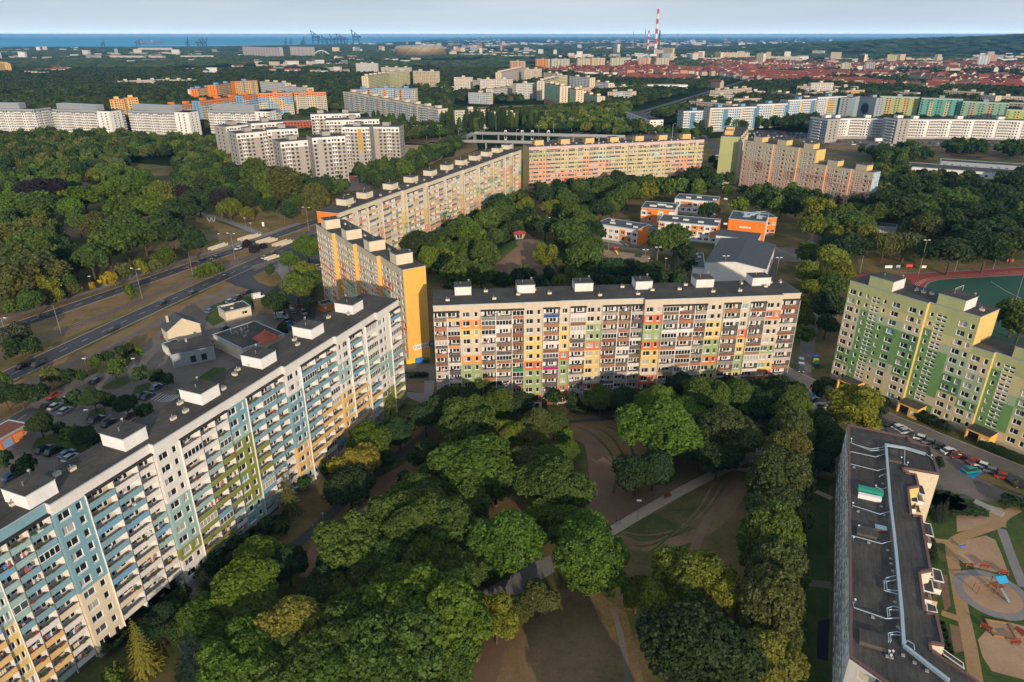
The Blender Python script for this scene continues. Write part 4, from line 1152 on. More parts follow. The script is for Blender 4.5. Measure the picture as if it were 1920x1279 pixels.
# mound with the red roofed shelter
mb = MB()
hc = gp(990, 468, 3.0)
NR, NA = 12, 36
def mz(r): return 6.5 * (0.5 + 0.5 * math.cos(math.pi * min(1, max(0, (r - 0.16) / 0.84))))
for i in range(NR):
    for k in range(NA):
        q = []
        for (ii, kk) in ((i, k), (i + 1, k), (i + 1, k + 1), (i, k + 1)):
            r = ii / NR; a = kk * 2 * math.pi / NA
            q.append((hc[0] + 24 * r * math.cos(a), hc[1] + 30 * r * math.sin(a), mz(r) + 0.02))
        a = (k + 0.5) * 360 / NA; r = (i + .5) / NR
        front = 222 < a < 318
        mb.poly(q, 'soil' if front or r < 0.22 else 'grass_green')
mound = mb.build('hill', smooth=True); mound['kind'] = 'structure'
def hill_z(x, y):
    r = math.hypot((x - hc[0]) / 24, (y - hc[1]) / 30)
    return mz(r) if r < 1 else 0.0
# wooded ridge far right
mb = MB()
nx_, ny_ = 60, 14
def ridge(u, v):
    x = 1100 + u * 7200; y = 4300 + v * 3500
    px = 960 + FPX * x / (y * _c)
    h = 118 * max(0, min(1, (u - 0.0) / 0.34)) ** 0.8 * math.sin(math.pi * min(1, v * 1.3 + 0.02)) ** 0.7 if v < 0.75 else 0
    h *= 0.86 + 0.3 * noise.noise(Vector((u * 7, v * 3, 2)))
    return (x + v * 900, y, max(h, -2))
for i in range(nx_):
    for j in range(ny_):
        mb.poly([ridge(i / nx_, j / ny_ * .76), ridge((i + 1) / nx_, j / ny_ * .76), ridge((i + 1) / nx_, (j + 1) / ny_ * .76), ridge(i / nx_, (j + 1) / ny_ * .76)], 'farland')
o = mb.build('hills', smooth=True); o['kind'] = 'structure'
# ================================================================ trees
import numpy as np
TC = {'d': (0.035, 0.066, 0.021), 'm': (0.080, 0.128, 0.022), 'b': (0.095, 0.160, 0.017), 'y': (0.165, 0.185, 0.022), 'o': (0.105, 0.115, 0.030),
      'g': (0.075, 0.090, 0.060), 'p': (0.026, 0.018, 0.024), 'a': (0.30, 0.20, 0.015), 'k': (0.022, 0.038, 0.024), 'h': (0.080, 0.105, 0.032), 't': (0.20, 0.18, 0.028)}
CN = {'d': 'dark green', 'm': 'mid green', 'b': 'bright green', 'y': 'yellow green', 'o': 'olive green', 'g': 'silvery green', 'p': 'dark purple', 'a': 'golden yellow', 'k': 'blackish green', 'h': 'grey green', 't': 'pale golden'}

def leaf_cloud(seed, lobes, sub, nleaf, leaf, shape):
    """leaf sized quads on tufts, tufts on lobes; returns (n,4,3) quads and (n,) tint, crown in a box of radius 1, z from -1 to 1"""
    rs = np.random.RandomState(seed)
    L = []
    if shape == 'round':
        for i in range(lobes):
            u = rs.normal(size=3); u /= np.linalg.norm(u)
            if u[2] < -0.45: u[2] = -u[2] * 0.5
            c = u * (0.42 + 0.34 * rs.rand()) * np.array([1, 1, 0.95]); L.append((c, 0.24 + 0.20 * rs.rand()))
        L.append((np.array([0, 0, 0.0]), 0.58))
    elif shape == 'tall':
        for i in range(lobes):
            z = -0.75 + 1.6 * (i + .5) / lobes; w = math.sqrt(max(0.06, 1 - (z * 0.95) ** 2))
            a = i * 2.4 + rs.rand(); c = np.array([0.42 * w * math.cos(a), 0.42 * w * math.sin(a), z * 0.85]); L.append((c, 0.34 * w + 0.16))
        L.append((np.array([0, 0, 0.0]), 0.5))
    elif shape == 'upright':
        for i in range(lobes):
            a = i * 2.4 + rs.rand() * .5; q = 0.2 + 0.62 * rs.rand()
            z = rs.uniform(-0.5, 0.8) * (1.1 - q * 0.6); c = np.array([q * math.cos(a), q * math.sin(a), z]); L.append((c, 0.22 + 0.14 * rs.rand()))
        L.append((np.array([0, 0, 0.0]), 0.5))
    elif shape == 'willow':
        for i in range(lobes):
            a = i * 2.4; q = 0.55 * math.sqrt(rs.rand()); c = np.array([q * math.cos(a), q * math.sin(a), 0.35 - 0.5 * q]); L.append((c, 0.42))
    Q, T = [], []
    cs = np.array([c for c, r in L]); rr = np.array([r for c, r in L])
    tot = []
    for (c, r) in L:
        k = max(3, int(sub * r * r / 0.16))
        d = rs.normal(size=(k, 3)); d /= np.linalg.norm(d, axis=1)[:, None]
        d[:, 2] = np.where(d[:, 2] < -0.35, np.abs(d[:, 2]), d[:, 2])
        p = c + d * r * (0.88 + 0.24 * rs.rand(k, 1))
        dist = np.linalg.norm(p[:, None, :] - cs[None], axis=2) / rr[None]
        keep = (dist > 0.80).all(axis=1) | (rs.rand(k) < 0.12)
        p, d = p[keep], d[keep]
        tot.append((p, d))
    P_ = np.concatenate([a for a, b in tot]); D_ = np.concatenate([b for a, b in tot])
    m = len(P_)
    tint = 0.70 + 0.55 * rs.rand(m) ** 1.3
    sr = (0.045 + 0.085 * rs.rand(m) ** 1.5) * (1.3 if shape == 'willow' else 1.0) * math.sqrt(160.0 / sub)
    idx = np.repeat(np.arange(m), nleaf)
    q = rs.normal(size=(len(idx), 3)); q /= np.linalg.norm(q, axis=1)[:, None]
    outd = D_[idx]
    q = q + outd * 0.7; q[:, 2] += 0.25
    q /= np.linalg.norm(q, axis=1)[:, None]
    C = P_[idx] + q * sr[idx][:, None]
    if shape == 'willow': C[:, 2] -= rs.rand(len(idx)) * 0.45 * np.linalg.norm(C[:, :2], axis=1)
    nrm = q * 0.7 + rs.normal(size=q.shape) * 0.45; nrm /= np.linalg.norm(nrm, axis=1)[:, None]
    ref = rs.normal(size=q.shape)
    if shape == 'willow': ref = ref * 0.15 + np.array([0, 0, 1.0])
    t1 = np.cross(nrm, ref); t1 /= np.linalg.norm(t1, axis=1)[:, None] + 1e-9
    t2 = np.cross(nrm, t1)
    s = leaf * (0.7 + 0.6 * rs.rand(len(idx), 1))
    a, b = t1 * s * (0.45 if shape == 'willow' else 0.8), t2 * s * (1.5 if shape == 'willow' else 1.0)
    quads = np.stack([C - a - b * .6, C + a * .7 - b, C + a + b * .7, C - a * .8 + b], axis=1)
    tt = tint[idx] * (0.9 + 0.2 * rs.rand(len(idx)))
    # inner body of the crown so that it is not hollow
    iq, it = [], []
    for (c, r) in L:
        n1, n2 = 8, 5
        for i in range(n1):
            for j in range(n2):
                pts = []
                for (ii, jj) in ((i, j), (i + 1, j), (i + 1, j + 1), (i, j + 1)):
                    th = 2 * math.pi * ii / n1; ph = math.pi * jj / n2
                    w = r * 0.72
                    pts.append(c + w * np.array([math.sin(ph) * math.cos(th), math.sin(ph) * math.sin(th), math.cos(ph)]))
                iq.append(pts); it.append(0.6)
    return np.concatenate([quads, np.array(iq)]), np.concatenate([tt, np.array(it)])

def conifer_cloud(seed, tiers, per, k):
    rs = np.random.RandomState(seed); Q = []; T = []
    for i in range(tiers):
        f = i / (tiers - 1); z = -1 + 2 * f; r = (1 - f) ** 0.85 * 1.0 + 0.04
        nb = max(4, int(per * (1 - f * 0.6)))
        for b in range(nb):
            a = 2 * math.pi * (b + rs.rand() * 0.6) / nb + i; rb = r * (0.75 + 0.35 * rs.rand())
            for j in range(k):
                t = (j + rs.rand()) / k; w = 0.16 * r * (1.1 - t) + 0.03
                x, y = math.cos(a), math.sin(a)
                p = np.array([x * rb * t, y * rb * t, z - 0.10 * t * r + 0.02 * rs.rand()]); tng = np.array([-y, x, 0]); rad = np.array([x, y, -0.25])
                off = (rs.rand() - .5) * w * 2.0
                l = rb / k * 0.9; h = np.array([0, 0, (rs.rand() - .4) * 0.05])
                Q.append([p + tng * (off - w * .6), p + tng * (off + w * .6), p + tng * (off + w * .3) + rad * l * 1.5 + h, p + tng * (off - w * .4) + rad * l * 1.5]); T.append(0.8 + 0.4 * rs.rand())
    return np.array(Q), np.array(T)

def quads_mesh(name, quads, cols, mat):
    n = len(quads)
    me = bpy.data.meshes.new(name)
    me.vertices.add(n * 4); me.loops.add(n * 4); me.polygons.add(n)
    me.vertices.foreach_set('co', quads.reshape(-1).astype(np.float32))
    me.loops.foreach_set('vertex_index', np.arange(n * 4, dtype=np.int32))
    me.polygons.foreach_set('loop_start', np.arange(0, n * 4, 4, dtype=np.int32))
    me.polygons.foreach_set('loop_total', np.full(n, 4, dtype=np.int32))
    me.materials.append(MATS[mat])
    at = me.color_attributes.new('Col', 'FLOAT_COLOR', 'CORNER')
    if cols.ndim == 1: cols = np.stack([cols, cols, cols], axis=1)
    c4 = np.concatenate([cols, np.ones((n, 1))], axis=1)
    at.data.foreach_set('color', np.repeat(c4, 4, axis=0).reshape(-1).astype(np.float32))
    me.update(calc_edges=True)
    return me
def trunk_mesh(seed, limbs=5):
    rg = random.Random(seed); mb = MB()
    # unit: radius 1 = crown radius, z from -1 (ground handled by scale) ; trunk from 0 to 1 of tree height
    mb.tube([(0, 0, -0.03), (0.01, 0, 0.25), (0.0, 0.01, 0.6)], [0.075, 0.055, 0.03], 'bark', seg=7)
    for i in range(limbs):
        a = i * 2.4 + rg.random(); z = 0.28 + 0.06 * i
        mb.tube([(0, 0, z), (0.28 * math.cos(a), 0.28 * math.sin(a), z + 0.14), (0.5 * math.cos(a), 0.5 * math.sin(a), z + 0.26)], [0.032, 0.02, 0.008], 'bark', seg=5, cap=False)
    return mb.mesh('trunk')
TRUNKS = [trunk_mesh(i) for i in range(3)]
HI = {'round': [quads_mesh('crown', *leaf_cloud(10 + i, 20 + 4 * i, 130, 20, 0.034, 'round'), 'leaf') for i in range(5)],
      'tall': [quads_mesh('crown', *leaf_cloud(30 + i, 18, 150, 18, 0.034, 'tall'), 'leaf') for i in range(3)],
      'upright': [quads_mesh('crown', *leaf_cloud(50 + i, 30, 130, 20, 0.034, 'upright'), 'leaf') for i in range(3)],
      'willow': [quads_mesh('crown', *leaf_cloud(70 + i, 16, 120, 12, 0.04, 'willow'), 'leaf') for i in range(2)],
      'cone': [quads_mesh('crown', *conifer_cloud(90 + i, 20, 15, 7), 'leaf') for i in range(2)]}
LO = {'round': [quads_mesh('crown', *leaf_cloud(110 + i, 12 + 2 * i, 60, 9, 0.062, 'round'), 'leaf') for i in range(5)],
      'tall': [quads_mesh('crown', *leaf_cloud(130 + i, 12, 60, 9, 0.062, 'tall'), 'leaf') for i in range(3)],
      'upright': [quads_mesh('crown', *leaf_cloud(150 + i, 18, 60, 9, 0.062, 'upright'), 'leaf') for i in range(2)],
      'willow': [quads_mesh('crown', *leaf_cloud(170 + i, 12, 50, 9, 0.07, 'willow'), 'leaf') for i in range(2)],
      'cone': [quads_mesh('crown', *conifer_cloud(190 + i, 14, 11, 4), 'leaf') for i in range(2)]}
LO['pillar'] = LO['tall']; HI['pillar'] = HI['tall']

# x, y = middle of the crown in the photograph, r = half width there, colour, shape
NEAR = """694 829 38 b r;749 811 30 d r;668 877 40 t r;655 916 42 d r;718 862 22 d r;797 783 30 d r;830 774 32 d r;857 752 34 d r;758 897 15 d r;800 858 28 d r
905 724 28 m r;842 761 38 d r;934 759 30 m r;969 763 26 d r;879 798 48 m u;956 816 28 y u;1006 798 30 h r;1039 798 22 m r;1006 829 24 o r;1056 820 15 b r;1065 846 17 b r;986 866 32 o r;1030 855 24 m r
886 877 74 b r;1045 912 56 m r;1002 912 44 m r;930 905 40 m r;1126 752 24 m u;1170 752 28 d r;1150 750 22 d r;1040 745 15 d t;999 750 9 d r;1075 752 13 d r;1205 748 22 d r;1225 742 20 d r
1232 761 40 b r;1237 811 62 b r;1282 785 40 b r;1278 724 28 d r;1317 752 40 m u;1390 752 36 m r;1357 735 26 d r;1466 737 32 d r;1478 755 32 m r;1434 768 34 d r;1364 816 50 h r;1309 844 36 d r;1346 862 34 d r;1400 816 34 d r;1425 735 24 d r
1193 888 38 d r;1226 881 34 d r;1484 783 31 m t;1482 818 35 h t;1475 858 39 o t;1462 906 48 h t;1461 966 44 h r;1446 1022 52 m t;1456 1082 49 h t;1443 1146 53 o t;1462 1198 37 h t
1537 816 32 d r;1532 795 22 d r;1545 842 26 d r;1540 870 20 d r;1287 1088 60 y u;1345 1110 44 y u;1194 1115 27 y u;1246 1135 40 y u;1305 1218 84 d r;1446 1247 48 t r;1112 1051 64 b r;1092 1000 44 b r
772 980 60 m u;838 993 55 m u;759 1030 42 m r;653 1033 56 m u;640 1075 40 d r;666 1106 36 o u;614 1125 32 d r;952 1022 62 b r;1019 966 34 b r;1062 990 38 m r;865 1082 44 m u;759 1112 46 m r;732 1152 55 b u;825 1165 78 b u;680 1192 60 m u;759 1231 78 m u;640 1253 60 m u;842 1228 50 m r;700 1270 60 m u;790 935 48 m r;830 900 40 m r;870 950 40 m r;800 1060 44 m u;700 1090 40 m u;650 1160 40 m u;900 1010 34 m r;620 1090 36 d r;720 1050 44 m u;860 1140 40 b u;780 1160 50 b u;690 1240 56 b u;540 1290 50 m u;640 1300 60 b u;760 1300 60 b u
931 1162 38 y u;971 1147 25 o r;1011 1123 30 o r;492 1047 38 b r;540 1062 32 d r;460 1102 52 b r;480 1158 42 m r;380 1162 38 b r;550 1182 54 t r;445 1248 52 b u;548 1245 44 m u;594 1262 54 m u;318 1155 22 d r;285 1188 22 d r;342 1122 15 d r;420 1170 26 d r;500 1210 36 d r;420 1200 30 m r;212 1270 16 m r;610 1180 34 d r;585 1130 26 d r;340 1180 26 d r;400 1060 14 d r;440 1020 13 d r;500 985 16 d r;530 990 14 d r;570 905 12 d r;610 880 12 m r
786 459 30 d r;804 486 18 b t;868 436 28 m r;884 445 26 b r;864 468 22 m r;843 486 16 y r;905 479 30 m r;868 520 36 m r;902 516 28 m r;935 390 24 d r;910 415 26 m r;948 402 24 m r;932 419 12 y r;983 386 18 y r;985 410 22 d r;1022 438 20 d r;1036 396 17 y u;1070 406 19 m t;1068 445 32 m r;1097 420 24 m r;1113 438 22 d r;1024 483 22 y u;1097 490 32 m r;1052 503 14 o r;1079 513 17 m r;1150 507 26 d r;1172 508 22 d r;1130 394 22 d r;1090 376 20 d r;1022 369 22 d r;1062 376 22 m r;1152 376 24 m r;944 530 20 d r;1141 532 18 d r;850 540 16 d r;925 450 18 m r;955 430 18 d r;1000 424 16 m r;1040 425 16 d r
1016 360 16 d r;1062 342 14 o r;1088 361 17 m t;1110 348 16 d r;1134 352 18 m r;1178 365 24 m r;1157 345 17 d t;1186 346 17 d r;1211 345 18 m r;1216 362 16 y r;1240 352 14 m r;1256 352 14 m t;1278 348 15 m r;1294 335 20 d r;1326 330 22 d r;1310 352 16 m r;1140 394 20 m r;1335 345 16 d r
1233 456 26 m r;1266 450 26 m r;1288 478 18 d r;1163 512 18 d r;1222 517 24 d r;1329 396 18 d r;1102 462 22 m r;1200 520 16 m r;1290 500 14 d r
1530 399 26 y u;1526 427 24 y r;1581 402 20 m r;1576 418 22 m r;1569 443 18 y r;1604 397 14 d t;1640 404 18 m r;1590 466 34 d r;1556 460 22 d r;1617 447 22 y r;1659 459 28 o w;1698 459 34 o w;1514 477 18 m u;1565 489 28 y r;1514 514 20 y r;1572 516 26 y r;1565 539 26 m r;1517 544 20 y r;1519 571 22 y r;1556 578 28 d r;1512 601 18 m r;1510 630 16 m r;1550 610 20 d r;1545 430 20 m r;1605 425 22 m r
1718 390 36 m r;1686 395 28 d r;1750 386 20 d r;1709 424 18 d r;1737 427 20 o r;1778 420 22 d r;1787 379 26 m r;1812 376 26 d r;1860 404 32 d r;1785 477 34 d r;1837 443 30 d r;1851 473 28 d r;1879 466 20 m r;1904 457 28 d r;1870 365 26 d r;1904 383 28 d r;1805 429 16 d r;1881 429 22 d r;1904 592 28 m r;1915 612 26 m r;1665 375 20 d r;1650 350 18 d r;1690 350 20 d r;1740 350 18 d r;1830 405 22 d r;1916 425 24 d r;1825 350 22 d r;1920 350 24 d r
1408 366 12 d r;1424 363 13 m r;1440 365 13 d r;1457 367 13 m r;1472 369 13 d r;1487 361 14 m r;1505 364 14 m r;1522 373 15 d r;1543 378 13 d r;1388 385 15 b r;1364 358 9 m t;1485 391 16 d r;1365 335 10 d r;1455 388 15 m r;1430 385 12 d r;1300 325 10 d r;1345 312 9 d r;1335 300 8 d r
177 328 12 y w;297 358 22 y w;80 358 32 p r;260 364 12 p r;42 388 34 b r;157 373 27 b r;192 365 29 b r;233 355 29 b r;127 375 17 y r;125 392 19 b r;233 389 28 m r;283 391 28 b r;310 391 22 y r;147 419 18 m r;177 425 22 o r;233 422 30 m r;300 429 32 d r;67 392 28 m r;12 392 30 b r;260 335 20 b r;205 330 16 m r
530 345 34 o t;497 352 18 b t;480 327 24 m t;430 388 20 y w;462 399 12 y w;413 378 22 p r;345 361 15 p r;465 374 18 d r;542 399 16 d r;593 375 20 o t;603 353 22 d r;340 395 28 d r;320 440 34 d r;365 455 20 d r;438 329 22 d r;400 332 20 m r;372 380 20 d r;385 350 18 d r;505 385 16 d r;560 380 18 m r;575 345 16 d r
169 487 28 m r;200 466 28 m r;235 454 28 m r;268 444 28 m r;298 436 26 m r;19 450 28 o r;62 462 30 m r;78 480 24 m r;28 506 34 o u;66 507 30 o u;105 519 22 o u;120 531 17 m r;84 541 20 y r;62 564 20 m r;22 577 12 m r;139 543 11 o r;107 555 11 y r;173 538 5 a r;206 524 13 a r;231 513 13 o r;266 502 12 y r;289 500 10 o r;311 483 18 m r;37 628 17 g r;4 638 17 g r;10 540 28 o u;40 535 26 o u;125 480 22 d r;140 500 18 d r;25 655 14 d r;60 650 14 d r
374 512 13 m r;390 508 13 m r;404 504 12 m r;462 459 7 p r;476 469 9 p r;493 463 7 p r;506 508 9 d r;540 490 19 m r;577 467 22 b r;573 516 22 y r;556 542 26 m r;582 530 20 m r;514 571 21 d r;581 571 13 g r;530 618 11 d r;246 548 11 m r
217 692 15 m r;262 704 13 d r;295 708 12 d r;315 712 10 d t;128 705 11 d r;154 704 9 d r;102 703 13 o r;90 706 11 o r;179 680 10 m r;200 668 10 d r;230 662 10 d r;140 745 12 d r;175 749 17 d r;211 755 13 d r;236 761 17 d r;75 798 17 d r;112 804 11 d r;132 816 15 m r;160 822 17 d r;185 826 10 d r;278 773 12 d r;264 775 10 d r;37 741 17 d r;67 739 17 d r;8 743 18 d r;5 711 11 m r;6 862 13 d r;45 881 17 d r;262 661 7 b r;243 655 10 d r
1600 768 40 y u;1537 735 14 d r;1650 770 13 d r;1620 760 10 d r;1755 870 9 k r"""
CONE = """734 775 21 y;539 930 22 o;387 1108 24 k;262 1215 26 t;360 1235 50 k;841 432 20 d;1337 700 11 o;1405 713 14 d;1571 372 9 k;1771 955 9 k;1760 960 8 k;640 340 8 k"""
def px_dist(px, py, z):
    x, y = gp(px, py, z)
    return x, y, math.sqrt(x * x + y * y + (CAM_H - z) ** 2)
ALL = []
SHN = {'r': 'round', 'u': 'upright', 't': 'tall', 'w': 'willow'}
rt = random.Random(42)
for line in NEAR.replace('\n', ';').split(';'):
    a = line.split()
    if len(a) < 5: continue
    px, py, pr = float(a[0]), float(a[1]), float(a[2])
    sh = SHN[a[4]]
    zc = 7.0
    for _ in range(3):
        x, y, d = px_dist(px, py, zc)
        r = pr * d / FPX * 1.02
        Ht = {'round': min(17, max(3.0, 1.95 * r + 1.5)), 'upright': min(18, max(4, 2.0 * r + 2.0)), 'tall': min(21, max(5, 2.7 * r)), 'willow': min(15, 1.7 * r + 1.5)}[sh]
        if r < 2.2 and sh == 'round': Ht = 2.0 * r + 1.0
        zc = Ht * 0.58
    ALL.append(dict(x=x, y=y, r=r, H=Ht, sh=sh, c=a[3], d=d, px=px, py=py, pr=pr))
for line in CONE.split(';'):
    a = line.split(); px, py, pr = map(float, a[:3]); zc = 6
    for _ in range(3):
        x, y, d = px_dist(px, py, zc); r = pr * d / FPX; Ht = min(26, 3.3 * r + 2); zc = Ht * 0.45
    if px == 841: Ht = 26
    if px == 360: Ht = 15; r *= .9
    ALL.append(dict(x=x, y=y, r=r, H=Ht, sh='cone', c=a[3], d=d, px=px, py=py, pr=pr))

def in_poly(x, y, poly):
    c = False; j = len(poly) - 1
    for i in range(len(poly)):
        if (poly[i][1] > y) != (poly[j][1] > y) and x < (poly[j][0] - poly[i][0]) * (y - poly[i][1]) / (poly[j][1] - poly[i][1]) + poly[i][0]: c = not c
        j = i
    return c
def proj(x, y, z):
    d = y * _c - (z - CAM_H) * _s; u = y * _s + (z - CAM_H) * _c
    return 960 + FPX * x / d, 639.5 - FPX * u / d
# woods filled in by area: polygon of the photograph, spacing, radius range, colours, shape
FILL = [([(-40, 268), (100, 264), (250, 268), (400, 276), (430, 305), (440, 330), (360, 330), (330, 300), (250, 305), (235, 325), (255, 345), (210, 350), (60, 330), (-40, 340)], 7.5, (3.6, 6.0), 'dddmmoh', 'round'),
        ([(-40, 340), (120, 335), (150, 360), (100, 385), (-40, 380)], 7.5, (3.5, 5.5), 'ddmmob', 'round'),
        ([(-40, 400), (90, 405), (130, 470), (140, 520), (60, 590), (-40, 600)], 6.5, (3.0, 4.6), 'mdoo', 'round'),
        ([(330, 300), (430, 310), (480, 380), (440, 395), (390, 385), (330, 370)], 7, (3.2, 5.0), 'dddm', 'round'),
        ([(1640, 335), (1770, 345), (1920, 372), (1960, 470), (1860, 480), (1760, 455), (1720, 440), (1640, 430), (1600, 400)], 7.5, (3.4, 5.4), 'dddmo', 'round'),
        ([(1640, 300), (1700, 312), (1680, 345), (1650, 340)], 7, (3.4, 5.0), 'ddm', 'round'),
        ([(1600, 288), (1670, 292), (1760, 300), (1700, 310), (1650, 306)], 7, (3.0, 4.6), 'ddm', 'round'),
        ([(1010, 372), (1300, 340), (1340, 350), (1340, 372), (1270, 368), (1200, 375), (1140, 392), (1060, 385)], 8.5, (3.2, 4.8), 'ddm', 'round'),
        ([(825, 545), (990, 530), (1120, 510), (1230, 530), (1290, 540), (1290, 555), (830, 565)], 8, (2.6, 4.2), 'ddm', 'round'),
        ([(800, 470), (920, 400), (980, 390), (1010, 430), (930, 470), (920, 530), (830, 540)], 7.5, (3.0, 4.6), 'dmm', 'round'),
        ([(1040, 410), (1110, 400), (1120, 480), (1080, 520), (1040, 480)], 8, (3.0, 4.4), 'dmm', 'round'),
        ([(1390, 372), (1530, 380), (1520, 400), (1440, 395)], 7.5, (2.8, 4.2), 'ddm', 'round'),
        ([(660, 330), (700, 322), (780, 300), (870, 262), (880, 272), (800, 318), (740, 350), (700, 365)], 7, (2.6, 4.2), 'ddm', 'round'),
        ([(560, 330), (640, 345), (660, 370), (620, 385), (560, 372)], 8, (3.4, 5.2), 'ddm', 'round'),
        ([(1000, 222), (1180, 205), (1175, 235), (1240, 250), (1150, 258), (1090, 250), (980, 248)], 9, (3.5, 5.5), 'dmmy', 'round'),
        ([(1190, 250), (1230, 252), (1340, 258), (1300, 262)], 9, (3.0, 4.5), 'dm', 'round'),
        ([(1410, 228), (1470, 224), (1530, 226), (1530, 248), (1440, 246), (1400, 238)], 9, (4, 6), 'ddm', 'round'),
        ([(1290, 236), (1400, 234), (1400, 246), (1300, 246)], 9, (4, 6), 'ddm', 'round'),
        ([(1680, 285), (1720, 282), (1720, 290), (1690, 292)], 8, (3.5, 5), 'dm', 'round'),
        ([(1770, 284), (1840, 282), (1850, 296), (1770, 298)], 8, (3.5, 5), 'dm', 'round'), ([(1860, 280), (1960, 285), (1960, 302), (1870, 298)], 8, (3.5, 5), 'ddm', 'round'),
        ([(1870, 345), (1960, 350), (1960, 380), (1880, 372)], 8, (3.5, 5), 'dd', 'round')]
for poly, sp, rr_, cc_, sh in FILL:
    wp = gps(poly)
    x0, x1 = min(p[0] for p in wp), max(p[0] for p in wp); y0, y1 = min(p[1] for p in wp), max(p[1] for p in wp)
    y = y0; row = 0
    while y < y1:
        x = x0 + (row % 2) * sp / 2
        while x < x1:
            X = x + rt.uniform(-.35, .35) * sp; Y = y + rt.uniform(-.35, .35) * sp
            if in_poly(X, Y, wp):
                r = rt.uniform(*rr_)
                if not any((t['x'] - X) ** 2 + (t['y'] - Y) ** 2 < (0.62 * (t['r'] + r)) ** 2 for t in ALL):
                    d = math.sqrt(X * X + Y * Y + 8600); q = proj(X, Y, 6)
                    ALL.append(dict(x=X, y=Y, r=r, H=1.9 * r + rt.uniform(1, 4), sh=sh, c=rt.choice(cc_), d=d, px=q[0], py=q[1], pr=r / d * FPX))
            x += sp
        y += sp * 0.87; row += 1
# poplars in rows
for (xa, ya, xb, yb, n_, H_) in ((832, 238, 985, 236, 26, 22), (690, 226, 780, 236, 10, 14), (985, 240, 1010, 240, 4, 18), (830, 246, 900, 247, 8, 18)):
    for i in range(n_):
        t = (i + rt.uniform(-.3, .3)) / (n_ - 1); H1 = H_ * rt.uniform(.8, 1.1)
        x, y = gp(xa + (xb - xa) * t, ya + (yb - ya) * t + 6, 0); d = math.hypot(x, y)
        q = proj(x, y, H1 / 2)
        ALL.append(dict(x=x, y=y + rt.uniform(-5, 5), r=2.6, H=H1, sh='pillar', c=rt.choice('ddm'), d=d, px=q[0], py=q[1], pr=2.6 / d * FPX))

KIND = {'round': ('deciduous_tree', 'tree'), 'upright': ('deciduous_tree', 'tree'), 'tall': ('deciduous_tree', 'tree'), 'willow': ('willow_tree', 'willow'), 'cone': ('conifer_tree', 'conifer'), 'pillar': ('poplar_tree', 'poplar')}
ANCH = [(700, 850, 'along the teal block'), (640, 920, 'by the dark footpath'), (840, 770, 'between the teal and central blocks'), (950, 770, 'in front of the central block entrance'), (880, 870, 'in the middle of the park grove'), (1040, 880, 'beside the dry lawn'), (1150, 750, 'against the middle of the central block'),
        (1250, 800, 'right of the dry lawn'), (1400, 760, 'below the right half of the central block'), (1340, 850, 'above the pale footpath'), (1460, 850, 'in the tall row left of the low block'), (1455, 1050, 'in the lower tall row beside the low block'), (1290, 1100, 'on the lower right lawn edge'), (1100, 1030, 'at the lower end of the pale footpath'),
        (780, 1000, 'left of the central grove'), (640, 1060, 'on the left edge of the grove'), (950, 1040, 'above the paved square'), (740, 1190, 'in the grove at the bottom edge'), (940, 1160, 'by the sunlit patch near the bottom'), (470, 1100, 'beside the lower teal block facade'), (330, 1180, 'in the bottom left corner gardens'), (560, 1220, 'at the bottom left of the grove'),
        (790, 470, 'behind the golden end wall'), (880, 460, 'left of the red roofed shelter'), (1010, 430, 'around the shelter mound'), (1090, 440, 'left of the white school wing'), (1150, 510, 'behind the central block roof'), (1040, 370, 'before the left half of the salmon block'), (1200, 360, 'before the salmon block'), (1300, 345, 'at the right end of the salmon block'), (1260, 465, 'beside the school sports court'),
        (1530, 420, 'along the lane behind the school'), (1590, 460, 'above the lane to the school'), (1680, 460, 'beyond the running track'), (1550, 540, 'beside the lane at the central block end'), (1720, 390, 'right of the mural wall'), (1860, 400, 'in the far right park'), (1840, 465, 'right of the blue sports court'), (1905, 600, 'beside the green block end'), (1460, 370, 'before the brown stepped block'),
        (60, 300, 'in the far left wood'), (200, 290, 'before the white terraces'), (330, 290, 'in the wood left of the grey estate'), (60, 370, 'in the left wood near the purple tree'), (200, 370, 'in the bright clump of the left park'), (290, 400, 'by the left park clearing'), (440, 350, 'below the grey estate'), (540, 360, 'under the grey estate towers'), (330, 430, 'beside the dry avenue lawn'), (220, 460, 'in the hedge above the avenue'), (50, 500, 'at the left edge above the avenue'), (130, 550, 'along the avenue footpath'), (230, 510, 'beside the upper carriageway'), (30, 640, 'on the avenue median'),
        (390, 505, 'on the tram verge'), (560, 500, 'by the junction below the golden block'), (520, 590, 'beside the flat roofed shops'), (210, 690, 'at the car park entrance'), (290, 710, 'beside the parking bays'), (170, 750, 'in the middle of the car park'), (120, 810, 'in the lower car park'), (40, 740, 'behind the painted garages'), (1610, 770, 'before the porches of the green block'), (1760, 960, 'by the playground hedge'),
        (750, 330, 'between the grey estate and the long block'), (900, 240, 'beside the viaduct'), (1080, 235, 'along the far avenue'), (1450, 238, 'before the blue and white slab'), (1660, 310, 'behind the brown stepped block'), (1800, 290, 'along the far right street')]
ORD = ['first', 'second', 'third', 'fourth', 'fifth', 'sixth', 'seventh', 'eighth', 'ninth', 'tenth', 'eleventh', 'twelfth', 'thirteenth', 'fourteenth', 'fifteenth', 'sixteenth', 'seventeenth', 'eighteenth', 'nineteenth', 'twentieth']
def onscreen(t):
    return -t['pr'] < t['px'] < 1920 + t['pr'] and 60 < t['py'] < 1279 + t['pr']
ALL = [t for t in ALL if onscreen(t)]
ALL.sort(key=lambda t: -t['pr'])
byk = {}
IND, STF = [], []
for t in ALL:
    k = KIND[t['sh']][0]; byk[k] = byk.get(k, 0) + 1
    (IND if byk[k] <= 290 else STF).append(t)
def anch(px, py): return min(ANCH, key=lambda a: (a[0] - px) ** 2 + ((a[1] - py) * 1.3) ** 2)[2]
grp = {}
